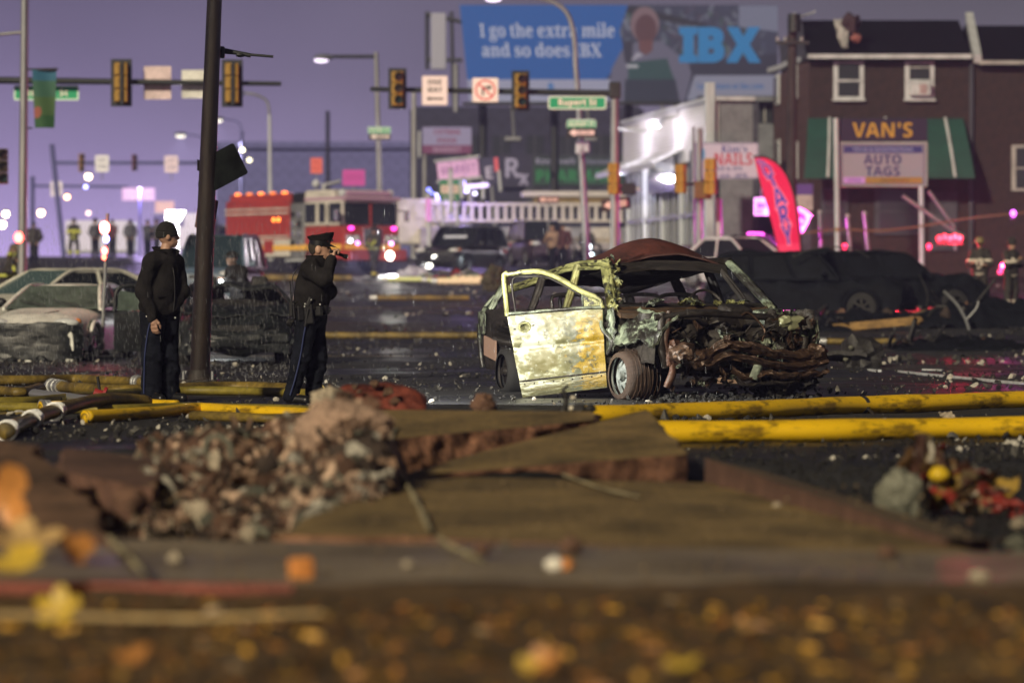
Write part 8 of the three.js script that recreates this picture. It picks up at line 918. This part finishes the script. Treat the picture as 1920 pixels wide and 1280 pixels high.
// ------------------------------------------------------------------ wreckage scattered farther off
const sheetBit = (L, w, k, t = .006) => uvBox(sheetSolid(10, 6, (u, v) => V((u - .5) * L + .2 * w * nz(v * 3, k, 1), .35 * L * (u - .5) * nz(k, 3, 2) + .16 * L * Math.sin(u * 4 + k) * nz(k, 1, 9) + .25 * w * nz(u * 4, v * 4, k), (v - .5) * w * (1 - .5 * u * R())), t));
{ // crumpled wrapping by the road, past the dark red slab
  const t = thing('torn_package', 'crumpled red and yellow torn wreckage on the mud by the pale lump', 'wreckage', at(1775, 958, 19.2)); seed(909); const cs = [[.30, .035, .025], [.42, .27, .05], [.30, .22, .12], [.10, .045, .03], [.48, .44, .34], [.22, .12, .05]].map((c, i) => mat('torn wrap ' + i, { map: grain(c.map((v) => v * .35), c, 1, i), roughness: .45, bumpMap: gLump, bumpScale: .01 }));
  for (let i = 0; i < 44; i++) { const a = i / 44, g = sheetBit(RR(.15, .30), RR(.07, .15), i * 1.7); const o = part(t, 'torn_sheet', g, cs[[0, 1, 2, 3, 5, 1, 0, 2, 3, 4][i % 10]]); o.position.set(-.19 + .44 * a + RR(-.05, .05), .03 + RR(0, 1) * (.28 - .20 * a), RR(-.10, .10)); o.rotation.set(RR(-1.4, 1.4), R() * 6, a < .35 ? RR(.7, 1.9) : RR(-.6, .8)); }
  part(t, 'yellow_ball', roughRock(.052, 8, .12, 4), mat('yellow skin', { color: [.62, .42, .02], roughness: .35 })).position.set(-.05, .19, .13); part(t, 'white_tip', tube([V(-.09, .24, .05), V(-.075, .30, .06), V(-.085, .345, .05)], (k) => .02 - .008 * k, 7), M.stone[2]); }
single('concrete_lump', roughRock(.13, 52, .35, 5, 1.15), M.stone[5], 'pale grey-green concrete lump left of the torn red and yellow wreckage', 'stone', at(1690, 942, 19.0));
{ seed(57); const g0 = roughRock(1, 57, .35, 3, .7); for (let i = 0; i < 30; i++) { const px = RR(1630, 1930), py = RR(955, 1030) - (px - 1630) * -.05, d = RR(15.4, 19.5), s = RR(.012, .04), o = new THREE.Mesh(g0, M.stone[[5, 0, 3, 5, 1, 3][i % 6]]); const p = at(px, py, d); o.name = numbered('mud_stone'); o.position.set(p.x, -.02 + s * .5 + .02 * R(), -d); o.scale.set(s, s, s * 1.2); o.rotation.set(R() * 6, R() * 6, 0); shade(o); tag(o, 'small stone in the mud below the torn red and yellow wreckage', 'stone', 'stones in the mud by the road'); scene.add(o); } }
{ const im = new THREE.InstancedMesh(rockGeo(1, 355, .5), M.char, 1500), q = new THREE.Quaternion(), e = new THREE.Euler(), m = new THREE.Matrix4(); seed(58); for (let i = 0; i < 1500; i++) { const d = RR(17, 27), px = RR(1330, 1960), x = (px - 960) / pm(d), s = .006 + .03 * Math.pow(R(), 3); e.set(R() * 6, R() * 6, R() * 6); m.compose(V(x, (d < 22 ? -.02 : .01) + s * .4 + .05 * R() * R(), -d), q.setFromEuler(e), V(s * 1.4, s * .8, s)); im.setMatrixAt(i, m); } stuff(im, 'road_debris', 'black crumbs in the mud along the hoses'); }
single('paper_scrap', sheetBit(.12, .09, 3, .004).rotateX(.7).rotateY(.5), M.stone[0], 'folded tan paper scrap between the two big yellow hoses', 'scrap', at(1776, 778, 33)); single('paper_scrap', sheetBit(.07, .03, 5, .004).rotateX(1).rotateY(1.2), M.stone[0], 'narrow tan scrap beside the folded paper between the hoses', 'scrap', at(1794, 786, 32.6)); single('bright_crumb', roughRock(.025, 31, .3, 2), M.stone[2], 'white crumb between the two big yellow hoses near the slabs', 'scrap', at(1324, 790, 32.5)); single('hose_strap', tube([[1596, 746], [1608, 756], [1622, 762], [1634, 772], [1640, 780]].map(([x, y], i) => at(x, y, 35.3 - i * .35)), .014, 6), M.char, 'black strap hanging over the far yellow hose', 'strap');
// pale metal strips on the road to the right
const strip = (x0, y0, x1, y1, l, r = .022) => { const d0 = EYE * FOCAL / (y0 - 556), d1 = EYE * FOCAL / (y1 - 556), a = at(x0, y0, d0), b = at(x1, y1, d1); a.y = b.y = .05; const t = thing('metal_strip', l, 'strip', a.clone()); part(t, 'rail', beam(V(0, 0, 0), b.sub(a), .05, .03), M.white); part(t, 'flange', beam(V(0, -.02, .02), b.clone().add(V(0, -.02, .02)), .09, .012), M.steel); };
strip(1630, 700, 1650, 702, 'short pale metal strip, the one nearest the van'); strip(1684, 703, 1872, 722, 'long pale metal strip on the road past the van'); strip(1868, 722, 1990, 733, 'pale metal strip that continues the long one out of the picture'); strip(1732, 700, 1766, 701, 'short pale strip lying just beyond the long one');
{ const d = 56, t = thing('black_wreckage', 'black torn lump with a flat disc on the road right of the van', 'wreckage', roadPt(1590, d)); part(t, 'flat_disc', uvBox(sheetSolid(24, 10, (u, v) => V((u - .5) * .8 - .15, .20 + .10 * Math.sin(u * 3.1) * (v - .5) + .05 * nz(u * 3, v * 3, 1), (v - .5) * .7), .06)), M.char); part(t, 'lump', uvBox(roughRock(.32, 63, .5, 4, .9).scale(.9, 1, .8).translate(.22, .12, 0)), M.char); for (const [x, y] of [[.0, .20], [.03, .29], [-.05, .12]]) part(t, 'pale_chip', roughRock(.035, 5 + x * 9, .4, 2).translate(x, y, .25), M.stone[5]); }
const plank = (x0, y0, x1, y1, d, w, l, m) => { const a = at(x0, y0, d), b = at(x1, y1, d - 1.5), t = thing('wooden_plank', l, 'plank', a); part(t, 'board', beam(V(0, 0, 0), b.sub(a), .30, w), m); part(t, 'split_end', roughRock(w * .55, 7, .4, 3).translate(b.x, b.y, b.z), m); };
M.plank = mat('yellowish timber', { map: grain([.12, .065, .02], [.32, .19, .06], 1, 3), roughness: .75, bumpMap: gBump, bumpScale: .006 });
plank(1556, 616, 1722, 601, 84, .17, 'long yellowish timber lying before the charred wrecks', M.plank); plank(1720, 590, 1790, 576, 90, .12, 'dull timber propped right of the charred wrecks', mat('dull timber', { map: grain([.05, .035, .02], [.14, .10, .06]), roughness: .8 })); plank(1762, 548, 1806, 530, 101, .4, 'tan board standing beside the firefighter in the tan helmet', mat('tan board', { color: [.16, .09, .06], roughness: .8 }));
{ // low heaps between the wrecks and the road
  const heap = (px, d, w, h, s, l) => { const t = thing('debris_heap', l, 'heap', roadPt(px, d)), W2 = w / pm(d); part(t, 'mass', uvBox(sheetSolid(40, 18, (u, v) => V((u - .5) * W2, h * Math.pow(Math.sin(Math.PI * u), .6) * Math.sin(Math.PI * v) * (.7 + .9 * fbm(u * 6, v * 5, s, 4)) + .3 * h * Math.abs(nz(u * 14, v * 9, s)), (.5 - v) * 2.4), .05)), M.charBlue); seed(s); for (let i = 0; i < 12; i++) { const o = part(t, i % 2 ? 'bent_strip' : 'chunk', i % 2 ? tube([V(0, 0, 0), V(RR(-.4, .4), RR(.1, .3), RR(-.2, .2)), V(RR(-.8, .8), RR(0, .5), RR(-.2, .3))], RR(.015, .04), 6, 14) : rockGeo(RR(.08, .2), s * 20 + i, .5), i % 4 ? M.char : (i % 8 ? M.stone[3] : M.stone[1])); o.position.set(RR(-.45, .45) * W2, h * RR(.2, .8), RR(-.2, 1)); o.rotation.set(R() * 3, R() * 3, R() * 3); } };
  heap(1480, 84, 220, .34, 3, 'low black heap of wreckage in front of the charred vehicle with the rack'); heap(1640, 88, 230, .40, 5, 'low black heap of wreckage behind the long yellowish timber'); heap(1850, 86, 300, .75, 7, 'tall black heap of wreckage below the two firefighters'); heap(1800, 70, 260, .30, 9, 'flat black heap on the road at the picture edge');
  const t = thing('twisted_branch', 'twisted pale metal rod standing in the tall black heap', 'rod', roadPt(1815, 84)); part(t, 'rod', tube([[1770, 545], [1795, 570], [1812, 600], [1822, 630], [1836, 655]].map(([x, y]) => at(x, y, 84).sub(t.position)), .035, 7, 30), M.steel); part(t, 'side_rod', tube([[1812, 600], [1830, 580], [1836, 565]].map(([x, y]) => at(x, y, 84).sub(t.position)), .025, 6, 14), M.steel);
}
// things left on the road in front of the engines
const lightHose = (pts, d, r, m, l) => { const P = pts.map(([x, y]) => { const p = at(x, y, d); p.y = gy(p.x, p.z) + r; return p; }), t = thing('fire_hose', l, 'hose', P[0].clone()); part(t, 'jacket', tube(P.map((p) => p.sub(t.position)), r, 10, 40), m); part(t, 'coupling', rod(V(-.1, 0, 0), V(.1, 0, 0), r * 1.25, 12), M.alloy); };
M.hosePale = mat('pale lime hose', { color: [.62, .66, .28], roughness: .5 }); M.hoseCream = mat('cream hose', { color: [.80, .62, .40], roughness: .5 });
lightHose([[722, 531], [760, 531], [792, 531]], 131, .085, M.hosePale, 'pale lime hose lying before the fire engine, nearer the black vehicle'); lightHose([[796, 532], [830, 531], [860, 532]], 130, .08, M.hosePale, 'pale lime hose before the black vehicle'); lightHose([[814, 536], [850, 535], [900, 536]], 127, .10, M.hoseCream, 'cream hose loop in front of the black vehicle');
lightHose([[590, 627], [700, 628], [800, 629], [920, 632]], 78, .07, M.hoseD, 'long muddy hose across the road behind the policeman with the flashlight'); lightHose([[480, 516], [540, 524], [600, 528], [660, 526]], 132, .11, M.hoseD, 'muddy yellow hose across the road behind the peaked cap'); lightHose([[545, 668], [556, 660], [566, 655]], 62, .07, M.hoseY, 'short yellow hose between the dark wreck and the policeman'); lightHose([[700, 572], [780, 570], [880, 571]], 108, .08, M.hoseD, 'orange muddy hose across the wet road before the engines'); lightHose([[1540, 634], [1600, 630], [1680, 640]], 74, .06, M.hoseD, 'muddy hose at the foot of the charred wrecks');
{ const t = thing('tarp_heap', 'heap of white and red cloth on the road before the black vehicle', 'heap', roadPt(855, 131)); seed(17); for (let i = 0; i < 9; i++) { const o = part(t, 'cloth', sheetBit(RR(.5, 1.0), RR(.3, .6), i * 3.1, .03), i % 3 === 1 ? mat('red cloth', { color: [.42, .05, .05], roughness: .7 }) : i % 3 ? M.whiteDim : mat('grey green cloth', { color: [.2, .24, .2], roughness: .7 })); o.position.set(-.9 + i * .22, .12 + .12 * R(), RR(-.2, .2)); o.rotation.set(RR(-.5, .5), R() * 3, RR(-.4, .4)); } for (let i = 0; i < 5; i++) part(t, 'orange_ball', ball(.14, .0 + i * .26, .1, .35, 1.3, .8, 1), M.hoseCream); }
{ const t = thing('pale_bags', 'pale lilac bags piled left of the stacked work lamps', 'bag', roadPt(772, 134)); for (const [x, y, r] of [[0, .24, .3], [.35, .2, .26], [-.3, .18, .22]]) part(t, 'bag', roughRock(r, 5 + x * 10, .25, 3, .8).translate(x, y, 0), mat('lilac plastic', { color: [.46, .45, .56], roughness: .4 })); }
{ const t = thing('brown_bush', 'brown shredded bush lying on the road left of the burnt van', 'bush', roadPt(930, 118)); const g = new THREE.IcosahedronGeometry(.08, 0); const list = []; seed(29); for (let i = 0; i < 260; i++) { const a = R() * TAU, r = .42 * Math.sqrt(R()); list.push(put(g.clone(), Math.cos(a) * r, R() * (.95 - r * 1.1), Math.sin(a) * r * .6, R() * 3, R() * 3, R() * 3, RR(.4, 1.2))); } const f = part(t, 'foliage', list, mat('dead leaves', { color: [.055, .045, .02], roughness: .9 })); f.userData.kind = 'stuff'; part(t, 'stem', rod(V(0, 0, 0), V(.05, .7, 0), .03), M.plank); }
{ // pale box truck in the haze
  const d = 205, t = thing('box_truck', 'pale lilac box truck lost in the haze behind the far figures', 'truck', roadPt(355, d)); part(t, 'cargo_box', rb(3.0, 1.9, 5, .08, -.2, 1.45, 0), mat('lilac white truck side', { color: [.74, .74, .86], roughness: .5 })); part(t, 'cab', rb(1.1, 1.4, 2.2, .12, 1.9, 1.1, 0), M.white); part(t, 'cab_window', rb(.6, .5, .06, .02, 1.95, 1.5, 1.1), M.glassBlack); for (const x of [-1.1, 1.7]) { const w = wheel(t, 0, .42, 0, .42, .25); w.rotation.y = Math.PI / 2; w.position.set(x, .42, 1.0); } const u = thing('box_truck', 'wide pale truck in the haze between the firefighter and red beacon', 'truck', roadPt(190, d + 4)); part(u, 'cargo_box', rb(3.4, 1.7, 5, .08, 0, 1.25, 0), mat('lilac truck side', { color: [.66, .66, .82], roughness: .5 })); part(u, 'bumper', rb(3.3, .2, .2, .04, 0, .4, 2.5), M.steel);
  const l = thing('added_glow_lamp', 'violet glow lamp added on a thin mast behind the far figures', 'lamp', roadPt(262, 196)); part(l, 'mast', rod(V(0, 0, 0), V(0, 3.4, 0), .05), M.hazeTint); part(l, 'lamp_lens', ball(.09, 0, 3.5, 0), glow('violet glow lamp', [.75, .6, 1], 5)); const p = new THREE.PointLight(lin(.62, .46, 1), 70); p.position.set(0, 3.5, .3); p.castShadow = true; p.shadow.radius = 10; l.add(p); }  // violet lamp added to brighten the haze and the pale truck
// ------------------------------------------------------------------ rain
{ const n = 5500, g = new THREE.CylinderGeometry(.0008, .0008, .045, 4, 1), im = new THREE.InstancedMesh(g, mat('rain water', { color: [.9, .92, .95], roughness: .25, transmission: .75, thickness: 0 }), n), q = new THREE.Quaternion(), e = new THREE.Euler(), m = new THREE.Matrix4(); seed(4242);
  for (let i = 0; i < n; i++) { const near = R() < .75, d = near ? RR(44, 63) : RR(34, 70), px = near ? RR(-20, 600) : RR(-20, 1400), py = near ? RR(420, 730) : RR(380, 740), p = at(px, py, d), s = RR(.6, 1.5); if (p.y < gy(p.x, p.z) + .05) { p.y = gy(p.x, p.z) + R() * 2; } e.set(RR(-.05, .05), 0, RR(.03, .13)); m.compose(p, q.setFromEuler(e), V(1, s, 1)); im.setMatrixAt(i, m); }
  { const k = 1200, gs = new THREE.ConeGeometry(.0018, .04, 5, 1), sp = new THREE.InstancedMesh(gs, mat('splash water', { color: [.9, .92, .95], roughness: .2, transmission: .4, thickness: 0 }), k); for (let i = 0; i < k; i++) { const d = RR(43, 58), px = RR(-20, 620), x = (px - 960) / pm(d), s = RR(.3, 1.2); e.set(RR(-.5, .5), 0, RR(-.5, .5)); m.compose(V(x, gy(x, -d) + .03 * s, -d), q.setFromEuler(e), V(s, s, s)); sp.setMatrixAt(i, m); } stuff(sp, 'splashes', 'rain splashing up from the road behind the policemen'); }
  stuff(im, 'rain', 'thin streaks of falling rain'); }
renderer.render(scene, camera);
